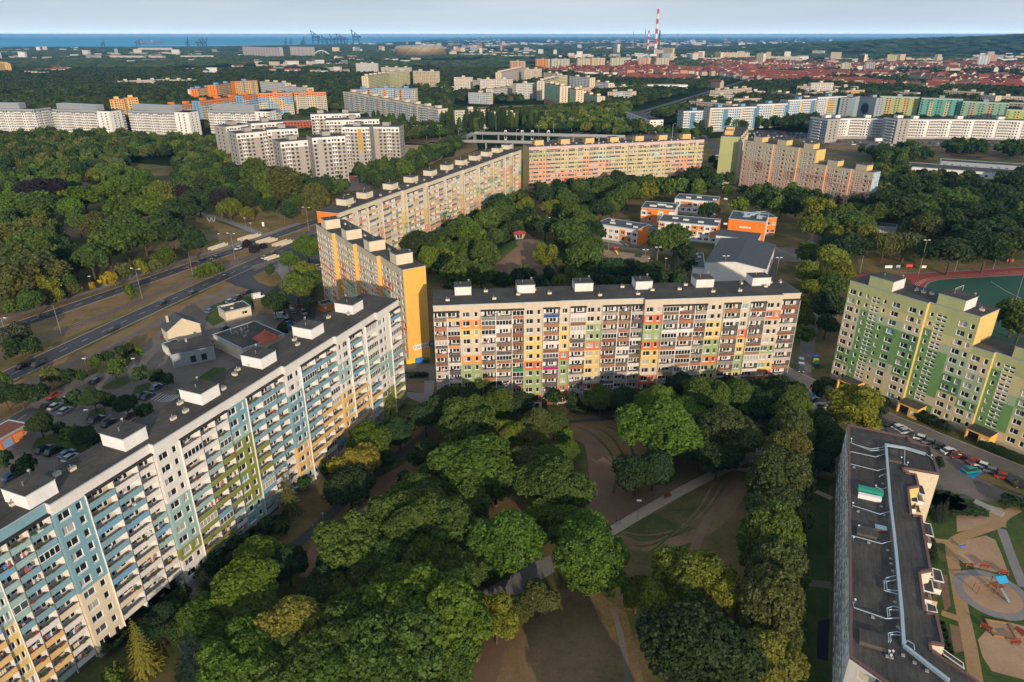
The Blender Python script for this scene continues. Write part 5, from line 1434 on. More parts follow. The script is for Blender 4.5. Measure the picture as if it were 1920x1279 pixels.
for t in IND:
    small = t['H'] < 4.2 and t['sh'] == 'round'
    t['kn'] = 'shrub' if small else KIND[t['sh']][0]; t['cat'] = 'shrub' if small else KIND[t['sh']][1]
    sz = '' if small else ('tall ' if t['H'] > 13.5 else ('small ' if t['H'] < 8 else ''))
    kd = {'round': 'round', 'upright': 'spreading', 'tall': 'slender', 'willow': 'weeping', 'cone': 'pointed', 'pillar': 'column shaped'}[t['sh']]
    nm = t['cat']
    t['ph'] = f"{sz}{CN[t['c']]} {kd} {nm} {anch(t['px'], t['py'])}"
    grp.setdefault(t['ph'], []).append(t)
for ph, lst in grp.items():
    lst.sort(key=lambda t: t['px'])
    for i, t in enumerate(lst):
        if len(lst) == 1: t['lab'] = ph
        elif i == 0: t['lab'] = ph + ', leftmost'
        elif i == len(lst) - 1: t['lab'] = ph + ', rightmost'
        elif i < 20: t['lab'] = ph + f', {ORD[i]} from left'
        else: t['lab'] = ph + f', {ORD[min(19, len(lst) - 1 - i)]} from right'
        w = t['lab'].split()
        if len(w) > 16:
            t['lab'] = t['lab'].replace('round ', '').replace('spreading ', '').replace('small ', '').replace('tall ', '')
rt2 = random.Random(99)
GRP = {'deciduous_tree': 'deciduous trees of the parks and courtyards', 'willow_tree': 'willows', 'conifer_tree': 'conifers', 'poplar_tree': 'poplars beside the viaduct', 'shrub': 'shrubs'}
for t in IND:
    z0 = hill_z(t['x'], t['y'])
    rtn = empty(t['kn'], (t['x'], t['y'], z0), rt2.uniform(0, 6.28), t['lab'], t['cat'], GRP[t['kn']])
    near = t['d'] < 260
    me = rt2.choice((HI if near else LO)[t['sh']])
    cr = bpy.data.objects.new('crown', me); COL.objects.link(cr); cr.parent = rtn
    if t['sh'] == 'cone': zb, zt = 0.06 * t['H'], t['H']
    elif t['sh'] == 'pillar': zb, zt = 0.06 * t['H'], t['H']
    elif t['H'] < 4.2: zb, zt = -0.1 * t['H'], t['H']
    else: zb, zt = (0.16 if t['sh'] != 'willow' else 0.05) * t['H'], t['H']
    cr.location = (0, 0, (zb + zt) / 2)
    cr.rotation_euler = (rt2.uniform(-.1, .1), rt2.uniform(-.1, .1), 0)
    cr.scale = (t['r'] * 1.06, t['r'] * 1.06 * rt2.uniform(.9, 1.08), (zt - zb) / 2 * 1.04)
    c = TC[t['c']]; k = rt2.uniform(.85, 1.18); w = rt2.uniform(-.12, .12)
    cr.color = (c[0] * k * (1 + w), c[1] * k, c[2] * k * (1 - w), 1)
    if t['H'] >= 4.2:
        tk = bpy.data.objects.new('trunk', rt2.choice(TRUNKS)); COL.objects.link(tk); tk.parent = rtn
        tk.scale = (t['r'] * 0.95, t['r'] * 0.95, t['H'])
        if t['d'] < 120: pass
# ---- woods that read as one mass -----------------------------------------
m, n, l, b = mat_new('leaf_mass', 0.8, 0.15)
a = N(n, 'ShaderNodeAttribute'); a.attribute_name = 'Col'
l.new(a.outputs['Color'], b.inputs['Base Color'])
def lod(seed, lobes, sub, nl, leaf, shape='round', body=True):
    q, t = leaf_cloud(seed, lobes, sub, nl, leaf, shape)
    return q, t
LOD = {1: [lod(300 + i, 9, 26, 7, 0.10) for i in range(4)], 2: [], 3: []}
def blob(seed, n1, n2):
    rs = np.random.RandomState(seed); Q = []
    rad = {}
    def P3(i, j):
        i %= n1
        if j == 0: i = 0
        if (i, j) not in rad: rad[(i, j)] = 0.72 + 0.42 * rs.rand()
        th = 2 * math.pi * (i + 0.35 * (j % 2)) / n1; ph = math.pi * 0.72 * j / n2
        r = rad[(i, j)]
        return np.array([math.sin(ph) * math.cos(th) * r, math.sin(ph) * math.sin(th) * r, math.cos(ph) * r])
    for i in range(n1):
        for j in range(n2): Q.append([P3(i, j), P3(i + 1, j), P3(i + 1, j + 1), P3(i, j + 1)])
    return np.array(Q), 0.75 + 0.5 * rs.rand(len(Q))
for i in range(4):
    q, t = blob(i + 5, 8, 4); q2, t2 = leaf_cloud(340 + i, 5, 7, 4, 0.20, 'round')
    q2 = q2[:-(6 * 40)]; t2 = t2[:-(6 * 40)]
    LOD[2].append((np.concatenate([q * .92, q2]), np.concatenate([t, t2])))
    LOD[3].append(blob(i + 25, 6, 3))
def mass(name, trees, lv, label, cat='woodland'):
    if not trees: return
    rs = np.random.RandomState(7); QQ, CC = [], []
    for i in range(len(LOD[lv])):
        sub = [t for k, t in enumerate(trees) if k % len(LOD[lv]) == i]
        if not sub: continue
        q, tt = LOD[lv][i]
        A = np.array([[t[0], t[1], t[2], t[3], t[5] if len(t) > 5 else 0] for t in sub]); Cc = np.array([t[4] for t in sub])
        ang = rs.rand(len(sub)) * 6.28; ca, sa = np.cos(ang)[:, None, None], np.sin(ang)[:, None, None]
        X = q[None, :, :, 0] * ca - q[None, :, :, 1] * sa; Y = q[None, :, :, 0] * sa + q[None, :, :, 1] * ca; Z = q[None, :, :, 2] * np.ones_like(ca)
        r, H = A[:, 2][:, None, None], A[:, 3][:, None, None]
        X = X * r + A[:, 0][:, None, None]; Y = Y * r + A[:, 1][:, None, None]; Z = H * 0.52 + Z * H * 0.50 + A[:, 4][:, None, None]
        QQ.append(np.stack([X, Y, Z], axis=3).reshape(-1, 4, 3))
        CC.append((Cc[:, None, :] * tt[None, :, None]).reshape(-1, 3))
    me = quads_mesh(name, np.concatenate(QQ), np.concatenate(CC), 'leaf_mass')
    o = bpy.data.objects.new(name, me); COL.objects.link(o)
    tag(o, label, cat, kind='stuff')
    return o
def jit(c, rg):
    k = rg.uniform(.75, 1.25); w = rg.uniform(-.12, .12)
    return (c[0] * k * (1 + w), c[1] * k, c[2] * k * (1 - w))
mass('woodland', [(-62 + k * 9.5 + rt2.uniform(-3, 3), (46, 30, 58)[k % 3] - (14 if k > 9 else 0) + rt2.uniform(-4, 4), rt2.uniform(4, 6), rt2.uniform(11, 16), TC['m']) for k in range(17) if k not in (7, 10, 13)], 1, 'park trees just below the lower picture edge')
mass('woodland', [(t['x'], t['y'], t['r'], t['H'], jit(TC[t['c']], rt2)) for t in STF], 1, 'smaller trees of the woods seen as one leafy mass')
print('trees', len(IND), len(STF))
# ================================================================ low block, school, shops
def to_local(blk, pts, z):
    out = []
    for px, py in pts:
        x, y = gp(px, py, z); dx, dy = x - blk.A[0], y - blk.A[1]
        out.append((dx * blk.ca + dy * blk.sa, -dx * blk.sa + dy * blk.ca))
    return out
def rim(mb, poly, z, w, h, mat, col):
    a = sum(poly[i][0] * poly[(i + 1) % len(poly)][1] - poly[(i + 1) % len(poly)][0] * poly[i][1] for i in range(len(poly)))
    sg = 1 if a > 0 else -1
    for i in range(len(poly)):
        p, q = Vector(poly[i]), Vector(poly[(i + 1) % len(poly)])
        d = (q - p).normalized(); n_ = Vector((-d.y, d.x)) * sg * w
        A_, B_ = p - d * 0.0, q
        mb.prism([tuple(A_), tuple(B_), tuple(B_ + n_ + d * 0.0), tuple(A_ + n_)], z, z + h + 0.003 * (i % 3), mat, col)
HB = 15.0
bE = Block('apartment_block', 'low five storey block with dark flat roof and blue grey ducts in the right foreground', gp(1589, 797.6, HB), gp(1593, 1234.6, HB), HB, 11)
EP = [(1589, 797.6), (1704, 821), (1705.5, 829), (1745, 838.5), (1761, 891), (1694.6, 879.5), (1697, 887), (1718, 891), (1724, 914), (1704, 917.5), (1710, 967), (1728, 969), (1747, 1072.6), (1726, 1076.5), (1735.5, 1148.7), (1757, 1152.6), (1770.6, 1213), (1745, 1209), (1748, 1223), (1811.6, 1264), (1930, 1350), (1800, 1390), (1655.6, 1279), (1593, 1234.6)]
pe = to_local(bE, EP, HB)
pe[0] = (0, 0); pe[-1] = (bE.L, 0)
rmb = MB(); rmb.prism(pe, HB - 0.05, HB + 0.1, 'bitumen'); rf_ = rmb.build('roof', bE.root)
rmb = MB(); rim(rmb, pe, HB + 0.1, 0.45, 0.28, 'plain', (0.15, 0.075, 0.07)); rmb.build('roof_edge', rf_)
W = bE.wall
for i in range(len(pe) - 1):
    (xa, ya), (xb, yb) = pe[i], pe[i + 1]
    c_ = P['l'] if i != 5 and i != 8 else P['y']
    W.poly([(xa, ya, -1), (xb, yb, -1), (xb, yb, HB - .05), (xa, ya, HB - .05)], 'paint', c_)
seq = []
for k in range(4): seq += [('W', 4.6), ('w', 4.6), ('S', 2.6), ('W', 4.6), ('N', 1.0)]
cols = wcols(0, bE.L, seq, 0.0)
bE.facade(bE.front, cols, 0.9, 2.75, 5, HB - .05, lambda ci, f: 'h' if cols[ci][0] == 'S' else ('W' if (ci + f) % 5 else 'z'), attic='W', fin='W', bal=balC, rng=random.Random(60))
# wing end facing the camera
a_, b_ = Vector(pe[-1]), Vector(pe[-2])
sd2 = Side(a_.x, a_.y, *((b_ - a_).normalized()))
Lw = (b_ - a_).length
bE.facade(Side(a_.x + sd2.nx * .05, a_.y + sd2.ny * .05, sd2.dx, sd2.dy), [('N', 0, 1.2, 0), ('D', 1.2, 4.2, 0), ('B', 4.2, 8.6, 0), ('W', 8.6, min(Lw, 14), 0)], 0.9, 2.75, 5, HB - .05, lambda ci, f: 'w' if ci != 2 else 'k', attic='w', fin='w', bal=lambda c, f, r: ((0.25, 0.13, 0.07), False, False), p=0.3, rng=random.Random(61))
# windows on the sunlit short end
a_, b_ = Vector(pe[5]), Vector(pe[4])
sd3 = Side(a_.x, a_.y, *((b_ - a_).normalized())); Lw = (b_ - a_).length
bE.facade(Side(a_.x + sd3.nx * .05, a_.y + sd3.ny * .05, sd3.dx, sd3.dy), [('N', 0, Lw * .66, 0), ('V', Lw * .66, Lw * .86, 0), ('N', Lw * .86, Lw, 0)], 0.9, 2.75, 5, HB - .05, lambda ci, f: 'l', attic='l', rng=random.Random(62))
# balconies on the courtyard side
def corner_balc(pts, z=12.4):
    q = to_local(bE, pts, z)
    for f in range(4):
        mb = MB(); zz = z - 2.75 * f
        mb.prism(q, zz, zz + 0.14, 'plain', (0.5, 0.48, 0.46), top='bitumen' if f == 0 else 'concrete')
        if f > 0 or True:
            z2 = zz - 2.75
            a = sum(q[i][0] * q[(i + 1) % 4][1] - q[(i + 1) % 4][0] * q[i][1] for i in range(4))
            for i in range(4):
                p_, r_ = Vector(q[i]), Vector(q[(i + 1) % 4]); d = (r_ - p_)
                mb.poly([(p_.x, p_.y, z2 + .14), (r_.x, r_.y, z2 + .14), (r_.x, r_.y, z2 + 1.2), (p_.x, p_.y, z2 + 1.2)], 'paint', P['W'] if f % 2 == 0 else P['k'])
        rim(mb, q, zz + .14, .12, .08, 'frame', (1, 1, 1))
        mb.build('balcony', bE.root)
for pts in ([(1728, 980), (1745, 984), (1751, 1008), (1733, 1003)], [(1747, 1066), (1764, 1071), (1770, 1094), (1750, 1089)], [(1727, 1083), (1747, 1089), (1752, 1114), (1732, 1109)], [(1736, 1130), (1754, 1137), (1758, 1150), (1738, 1148)],
            [(1706, 922), (1718, 925), (1722, 944), (1708, 942)], [(1762, 1214), (1806, 1245), (1808, 1256), (1768, 1228)], [(1718, 908), (1730, 912), (1736, 930), (1723, 927)]): corner_balc(pts)
# ducts, pipes, hatches
def roofpath(pts, z): return [(p[0], p[1], z) for p in to_local(bE, pts, HB)]
Q8 = lambda x, y: (1320 + x / 2.563, 780 + y / 2.563)
mb = MB()
dp = roofpath([Q8(870, 150), Q8(890, 420), Q8(912, 610), Q8(930, 800), Q8(945, 960), Q8(955, 1120), Q8(1060, 1205), Q8(1170, 1290)], HB + 0.75)
for a, b in zip(dp[:-1], dp[1:]):
    d = (Vector(b[:2]) - Vector(a[:2])).normalized(); n_ = Vector((-d.y, d.x)) * 0.24
    mb.prism([(a[0] - n_.x, a[1] - n_.y), (b[0] - n_.x, b[1] - n_.y), (b[0] + n_.x, b[1] + n_.y), (a[0] + n_.x, a[1] + n_.y)], HB + .45, HB + 1.0, 'zinc', bottom=True)
dp2 = roofpath([Q8(868, 150), Q8(965, 166), Q8(1060, 195)], HB)
for a, b in zip(dp2[:-1], dp2[1:]):
    d = (Vector(b[:2]) - Vector(a[:2])).normalized(); n_ = Vector((-d.y, d.x)) * 0.25
    mb.prism([(a[0] - n_.x, a[1] - n_.y), (b[0] - n_.x, b[1] - n_.y), (b[0] + n_.x, b[1] + n_.y), (a[0] + n_.x, a[1] + n_.y)], HB + .4, HB + .92, 'zinc', bottom=True)
mb.build('ventilation_duct', bE.root)
for pth in ([(705, 122), (710, 142), (800, 168), (866, 158)], [(700, 136), (800, 176), (866, 172)], [(703, 180), (822, 206), (868, 192)], [(703, 240), (832, 272), (870, 262)], [(712, 440), (842, 482), (888, 470)], [(708, 585), (850, 624), (898, 612)], [(713, 905), (718, 932), (870, 985), (940, 982)],
            [(840, 300), (866, 288), (878, 296)], [(822, 350), (850, 362), (880, 352)], [(870, 790), (930, 775)], [(868, 808), (930, 796)], [(862, 800), (864, 850), (930, 868)], [(872, 800), (876, 846), (930, 852)], [(880, 975), (876, 935), (910, 925), (940, 936)], [(890, 970), (886, 942), (940, 945)], [(885, 1090), (882, 1055), (925, 1048), (950, 1056)], [(895, 1090), (892, 1062), (950, 1066)], [(965, 1100), (975, 1090), (1005, 1110), (1008, 1135)], [(963, 165), (960, 240), (975, 245)], [(1060, 190), (1085, 205), (1095, 218)]):
    mb = MB(); pp = roofpath([Q8(*q) for q in pth], HB + .5)
    mb.tube([(pp[0][0], pp[0][1], HB + .1)] + pp, 0.085, 'zinc', seg=6); mb.build('pipe', bE.root)
def hatch(x, y, w, d, h, mat='concrete', col=(1, 1, 1), top=None, name='roof_hatch', topcol=None):
    p_ = to_local(bE, [Q8(x, y)], HB)[0]
    mb = MB(); mb.box(p_[0] - w / 2, p_[1] - d / 2, HB + .1, p_[0] + w / 2, p_[1] + d / 2, HB + .1 + h, mat, col, top=top, topcol=topcol)
    return mb.build(name, bE.root)
hatch(780, 568, 2.6, 3.4, .7, 'plain', (0.10, 0.085, 0.075), top='bitumen'); hatch(810, 1088, 2.8, 3.9, .7, 'plain', (0.10, 0.085, 0.075), top='bitumen')
hatch(910, 215, 1.8, 3.2, .5, 'plain', (0.10, 0.085, 0.075), top='bitumen'); hatch(848, 547, 1.3, 2.0, .5, 'plain', (0.15, 0.07, 0.06), top='glass_blue')
hatch(796, 378, 1.3, 4.6, 1.3, 'plain', (0.02, 0.28, 0.19), name='cooling_unit'); hatch(793, 402, 0.9, 4.2, .95, 'frame', name='crate_row')
for x, y in ((855, 290), (858, 330), (850, 440), (865, 480), (880, 650), (895, 690), (898, 715), (905, 750), (915, 900), (930, 1020), (955, 1155), (1010, 1190), (1070, 1230), (720, 250), (740, 462), (790, 612), (810, 972), (900, 1165), (880, 1160)):
    hatch(x, y, .45, .5, .22, 'concrete', name='paving_block')
for x, y in ((705, 125), (712, 435), (822, 352), (945, 215), (740, 545), (715, 600), (722, 902), (975, 240), (903, 1150), (885, 1150), (893, 1170), (1090, 205)):
    p_ = to_local(bE, [Q8(x, y)], HB)[0]; mb = MB()
    mb.tube([(p_[0], p_[1], HB + .1), (p_[0], p_[1], HB + .85)], .09, 'metal', seg=6); mb.tube([(p_[0], p_[1], HB + .85), (p_[0], p_[1], HB + 1.0)], .17, 'frame', seg=8); mb.build('vent_pipe', bE.root)
bE.finish()

# ---- generic low building --------------------------------------------------
simple('roofslate', (0.062, 0.072, 0.085), 0.7, 0.3, 0, 0.18, 0.6)
def low(label, FL, FR, h, depth, nfl, pitchw=3.4, wall='W', left='W', right='W', name='building', cat='building', accent=None, roofmat='roofslate', kinds=('D',), fh=None, z0=0.6, group=None, seed=1, rimm='zinc', hpx=None, sidewin=False, upstand=True):
    A_, B_ = gp(*FL, h), gp(*FR, h)
    b = Block(name, label, A_, B_, h, depth, cat, group)
    rg = random.Random(seed); n_ = max(1, int(round(b.L / pitchw)))
    fh = fh or (h - z0 - 0.5) / max(1, nfl)
    cols = [(rg.choice(kinds), b.L * i / n_, b.L * (i + 1) / n_, 0.0) for i in range(n_)]
    acc = {(ci, f): rg.random() < 0.22 for ci in range(n_) for f in range(nfl)}
    if nfl: b.facade(b.front, cols, z0, fh, nfl, h, lambda ci, f: accent if accent and acc[(ci, f)] else wall, attic=wall, zb=min(0.9, fh * .3), wh=min(1.6, fh * .5), rng=rg)
    else: b.wall.poly([(0, 0, -.5), (b.L, 0, -.5), (b.L, 0, h), (0, 0, h)], 'paint', P[wall])
    if sidewin:
        for sdd, cc_ in ((Side(b.L, 0, 0, 1), right), (Side(0, depth, 0, -1), left)):
            m_ = max(1, int(depth / 3.4)); b.facade(sdd, [('D' if rg.random() < .75 else 'N', depth * i / m_, depth * (i + 1) / m_, 0.0) for i in range(m_)], z0, fh, nfl, h, lambda ci, f: cc_, attic=cc_, zb=min(0.9, fh * .3), wh=min(1.6, fh * .5), rng=rg)
        b.wall.poly([(0, depth, -1), (b.L, depth, -1), (b.L, depth, h), (0, depth, h)], 'paint', P[wall])
    else: b.backwalls([('N', 0, b.L, 0)], h, left, right, wall)
    rp_ = [(-.12, -.12), (b.L + .12, -.12), (b.L + .12, depth + .12), (-.12, depth + .12)]
    ro = b.roof(rp_, h, mat=roofmat, rim=rimm, th=.2)
    if upstand:
        mb = MB(); rim(mb, rp_, h + .2, .3, .22, 'zinc', (1, 1, 1)); mb.build('roof_edge', ro)
    return b
def boxes_on(b, lst, z, col=(0.6, 0.6, 0.58), name='skylight'):
    for x, y, w, d, hh in lst:
        mb = MB(); mb.box(x, y, z, x + w, y + d, z + hh, 'plain', col); mb.build(name, b.root)
GS = 'wings of the white and orange school'
b = low('white school wing at the left with two window rows and an orange end', (1118, 419.5), (1196, 432), 9.0, 13.5, 2, wall='W', left='W', right='O', accent='o', group=GS, seed=4, fh=3.3, z0=1.4); boxes_on(b, [(6, 4, 3, .6, .8), (14, 7, 3, .6, .8), (20, 3, 2.4, .6, .8), (4, 9, 2, .6, .8)], 9.2, (0.66, 0.65, 0.62)); b.finish(60)
b = low('orange school wing with a white glazed stair panel behind the left wing', (1202.5, 390), (1265.5, 394.7), 9.5, 17, 2, wall='O', left='O', right='W', accent='W', group=GS, seed=5, kinds=('N', 'N', 'D', 'D'), fh=3.4, z0=1.6); boxes_on(b, [(4, 5, 4, 1, .8), (8, 9, 5, 1.2, .8), (13, 6, 4, 1, .8)], 9.7, (0.66, 0.65, 0.62)); b.finish(60)
b = low('rearmost white school wing with orange panels under the trees', (1265.5, 373), (1344.7, 379.5), 9.0, 15, 2, wall='W', left='W', right='O', accent='o', group=GS, seed=6, fh=3.3, z0=1.4); boxes_on(b, [(6, 4, 3, .6, .8), (12, 7, 3, .6, .8), (22, 4, 2.4, .6, .8), (28, 9, 2, .6, .8)], 9.2, (0.66, 0.65, 0.62)); b.finish(60)
b = low('long central white school wing with rows of dark windows', (1235, 415), (1345.8, 425), 9.5, 15.5, 3, wall='W', left='W', right='O', accent='o', group=GS, seed=7, fh=2.8, z0=.6); boxes_on(b, [(6, 8, 3, .6, .8), (12, 6, 3, .6, .8), (20, 4, 3, .6, .8), (28, 9, 3, .6, .8), (33, 5, 2, .6, .8)], 9.7, (0.66, 0.65, 0.62)); b.finish(80)
b = low('tall orange school hall with silver air handling plant on its roof', (1366.6, 411), (1436.6, 417.5), 11.5, 19, 0, wall='O', left='O', right='W', group=GS, seed=8)
mb = MB()
for i in range(16):
    rg = random.Random(i); x, y = rg.uniform(4, b.L - 5), rg.uniform(6, 16); mb.box(x, y, 11.7, x + rg.uniform(1, 3.4), y + rg.uniform(.8, 2), 11.7 + rg.uniform(.5, 1.6) + i * .004, 'zinc')
mb.tube([(6, 14, 12.6), (14, 14, 12.6), (14, 9, 12.6), (18, 8, 12.6)], .4, 'metal', seg=8); mb.build('air_handling_plant', b.root)
mb = MB(); mb.box(b.L * .3, -.1, 7.6, b.L * .62, -.02, 8.3, 'frame'); mb.build('lettering_panel', b.root); b.finish(40)
b = low('small orange school annex right of the tall orange hall', (1437, 409.5), (1457, 409), 10.0, 14, 2, wall='O', left='O', right='O', group=GS, seed=9, z0=1.2); b.finish(30)
b = low('low dark roofed school hall between the orange hall and the gym', (1342.5, 442), (1421, 450.5), 8.0, 13.5, 0, wall='W', left='W', right='W', group=GS, seed=10, upstand=False); b.finish(10)
b = low('low glazed link beside the left school wing', (1197, 434), (1235, 437), 5.0, 14, 1, wall='u', left='u', right='u', group=GS, seed=11); b.finish(20)
b = low('flat roofed changing room annex along the gym', (1298.8, 503), (1322, 504.5), 5.5, 24, 1, wall='W', left='W', right='W', group=GS, seed=12); boxes_on(b, [(1.2, 8, 1, 1, .6), (2.5, 16, 1.4, 1, .6), (2, 20, 1, 1.4, .6)], 5.7, (.6, .6, .6)); b.finish(20)
# gym: shallow gable roof running away from the camera
FLg, FRg, BLg, BRg = gp(1323, 491, 9.2), gp(1436, 505, 9.2), gp(1352, 446.5, 9.2), gp(1451, 456, 9.2)
bg = Block('gymnasium', 'large white school gym with shallow dark grey gable roof', FLg, FRg, 9.2, math.dist(FLg, BLg) * .98, 'gym', GS)
L, D_ = bg.L, bg.D
W = bg.wall; r_ = 1.7
W.poly([(0, 0, -1), (L, 0, -1), (L, 0, 9.2), (L / 2, 0, 9.2 + r_), (0, 0, 9.2)], 'paint', P['W']); W.poly([(0, D_, -1), (L, D_, -1), (L, D_, 9.2), (L / 2, D_, 9.2 + r_), (0, D_, 9.2)], 'paint', P['W'])
W.poly([(0, 0, -1), (0, D_, -1), (0, D_, 9.2), (0, 0, 9.2)], 'paint', P['W']); W.poly([(L, 0, -1), (L, D_, -1), (L, D_, 9.2), (L, 0, 9.2)], 'paint', P['W'])
mb = MB()
for (xa, za, xb, zb_) in ((-.3, 9.15, L / 2, 9.2 + r_), (L / 2, 9.2 + r_, L + .3, 9.15)):
    mb.poly([(xa, -.3, za + .1), (xb, -.3, zb_ + .1), (xb, D_ + .3, zb_ + .1), (xa, D_ + .3, za + .1)], 'roofslate')
    mb.poly([(xa, -.3, za - .1), (xb, -.3, zb_ - .1), (xb, -.3, zb_ + .1), (xa, -.3, za + .1)], 'zinc')
mb.poly([(L + .3, -.3, 9.05), (L + .3, D_ + .3, 9.05), (L + .3, D_ + .3, 9.25), (L + .3, -.3, 9.25)], 'zinc'); mb.poly([(-.3, -.3, 9.05), (-.3, D_ + .3, 9.05), (-.3, D_ + .3, 9.25), (-.3, -.3, 9.25)], 'zinc')
mb.build('roof', bg.root)
for x in (2.0, 3.6): bg.add('window', (.8, .9, 0, 'glass'), Side(0, 0, 1, 0), x, .03, 5)
bg.finish()

# ---- shops and workshops left of the teal block ------------------------------
def px_house(label, FLr, FRr, h, depth, ridge, wallc, roofmat, axis='x', name='house', cat='house', win=True, wins=()):
    A_, B_ = gp(*FLr, h), gp(*FRr, h)
    b = Block(name, label, A_, B_, h, depth, cat)
    L, D_ = b.L, depth; W = b.wall; c_ = P[wallc]
    mb = MB(); e = .4
    if axis == 'y':   # gable faces the viewer
        for y in (0, D_): W.poly([(0, y, -.5), (L, y, -.5), (L, y, h), (L / 2, y, h + ridge), (0, y, h)], 'paint', c_)
        for x in (0, L): W.poly([(x, 0, -.5), (x, D_, -.5), (x, D_, h), (x, 0, h)], 'paint', c_)
        for (xa, xb) in ((-e, L / 2), (L + e, L / 2)):
            za = h - e * ridge / (L / 2)
            mb.poly([(xa, -e, za + .12), (xb, -e, h + ridge + .12), (xb, D_ + e, h + ridge + .12), (xa, D_ + e, za + .12)], roofmat); mb.poly([(xa, -e, za), (xb, -e, h + ridge), (xb, -e, h + ridge + .12), (xa, -e, za + .12)], 'frame')
    else:
        for x in (0, L): W.poly([(x, 0, -.5), (x, D_, -.5), (x, D_, h), (x, D_ / 2, h + ridge), (x, 0, h)], 'paint', c_)
        for y in (0, D_): W.poly([(0, y, -.5), (L, y, -.5), (L, y, h), (0, y, h)], 'paint', c_)
        for (ya, yb) in ((-e, D_ / 2), (D_ + e, D_ / 2)):
            za = h - e * ridge / (D_ / 2)
            mb.poly([(-e, ya, za + .12), (-e, yb, h + ridge + .12), (L + e, yb, h + ridge + .12), (L + e, ya, za + .12)], roofmat); mb.poly([(-e, ya, za), (L + e, ya, za), (L + e, ya, za + .12), (-e, ya, za + .12)], 'frame')
    ro = mb.build('roof', b.root)
    for (s, z, w_, h_, pn) in wins: b.add('window', (w_, h_, 1, pn), b.front, s, .03, z)
    return b, ro
b, ro = px_house('cream house with a steep dark gable roof by the service lane', (313, 622), (374.5, 607), 4.6, 7.5, 3.6, 'l', 'roofslate', 'y'); mb = MB(); mb.box(1.6, 4.6, 6.2, 2.4, 5.3, 8.6, 'paint', P['c']); mb.build('chimney', ro); b.finish()
b = low('pale lilac workshop with dark flat roof and two shuttered openings', (322, 666), (400.5, 649.5), 4.8, 10.5, 0, wall='q', left='W', right='q', name='workshop', cat='workshop', upstand=False, roofmat='bitumen')
for s in (5.2, 8.6): mb = MB(); mb.box(s, -.06, .8, s + 1.7, -.01, 3.0, 'rubberdark'); mb.build('shutter', b.root)
boxes_on(b, [(5.5, 8.2, .5, 1.6, .9)], 5.0, (.45, .42, .4), 'chimney'); b.finish()
b = low('low white annex at the left side of the lilac workshop', (303, 646), (316, 654), 3.0, 5, 0, wall='W', left='W', right='W', name='annex', cat='shed', roofmat='bitumen'); b.finish()
b = low('cream flat roofed shop with dark roof by the parked cars', (422, 587), (470, 575.5), 3.6, 8, 1, pitchw=4, wall='l', left='l', right='l', name='shop', cat='shop', roofmat='bitumen', kinds=('N', 'N', 'D')); boxes_on(b, [(1, 6.6, 5, .8, .5), (3, 2, 1, .8, .5)], 3.8, (.6, .56, .48), 'roof_box'); b.finish()
b = low('wide dark roofed market hall with a red hipped porch', (455, 656), (534, 628), 4.6, 19, 0, wall='c', left='l', right='u', name='market_hall', cat='hall', roofmat='bitumen')
for k in range(16):
    rg = random.Random(k + 3); x, y = rg.uniform(3, b.L - 3), rg.uniform(7, 17)
    mb = MB(); mb.box(x, y, 4.8, x + .5, y + .5, 5.2, 'concrete'); mb.tube([(x + .25, y + .25, 5.2), (x + .25, y + .25, 5.6)], .2, 'metal', seg=6); mb.build('roof_vent', b.root)
simple('redtile', (0.42, 0.11, 0.06), 0.8, 0.2, 0, 0.25, 0.7); simple('darktile', (0.20, 0.075, 0.055), 0.8, 0.2, 0, 0.25, 0.7)
mb = MB(); x0, x1, y0, y1, zz = b.L * .42, b.L * .86, -1.2, 5.5, 4.85
ap = ((x0 + x1) / 2, (y0 + y1) / 2, zz + 3.0)
for q in (((x0, y0), (x1, y0)), ((x1, y0), (x1, y1)), ((x1, y1), (x0, y1)), ((x0, y1), (x0, y0))): mb.poly([(*q[0], zz), (*q[1], zz), ap], 'redtile')
mb.build('porch_roof', b.root); b.finish()
b = low('painted garage row with rusty roof, orange and blue murals', (-22, 838), (54, 796), 3.0, 7, 0, wall='r', left='r', right='B', name='garage_row', cat='garages', roofmat='darktile')
for k, c_ in enumerate(('o', 'B', 'o', 'u')): mb = MB(); mb.box(.6 + k * 3.1, -.05, .1, 3.1 + k * 3.1, -.01, 2.4, 'plain', P[c_]); mb.build('door', b.root)
b.finish()
b = low('small orange kiosk between the yellow block and the teal block', (603, 573), (625, 568), 3.0, 4, 0, wall='o', left='o', right='o', name='kiosk', cat='kiosk', roofmat='bitumen'); mb = MB(); mb.tube([(1.5, -.02, 1.7), (1.5, -.06, 1.7)], .5, 'frame', seg=12); mb.build('round_window', b.root); b.finish()
b = low('long low service building with window strips beyond the brown block', (1679, 311), (1990, 334), 7.0, 22, 1, pitchw=5.2, wall='W', left='W', right='W', name='service_building', cat='building', roofmat='bitumen', seed=19, fh=3.4, z0=2.6); b.finish(100)
b = low('second parallel service building with pale upper storey', (1765, 303), (1990, 318), 8.0, 14, 1, pitchw=5.2, wall='q', left='W', right='W', name='service_building', cat='building', roofmat='bitumen', seed=20, fh=3.2, z0=4); b.finish(60)
b = low('flat roofed pavilion among trees below the mural wall', (1640, 424), (1682, 428), 3.5, 8, 0, wall='u', left='u', right='u', name='pavilion', cat='building', roofmat='bitumen'); b.finish()
b = low('flat dark hall at the far right among trees', (1795, 352), (1880, 372), 5.0, 22, 0, wall='u', left='u', right='u', name='hall', cat='hall', roofmat='bitumen'); b.finish()
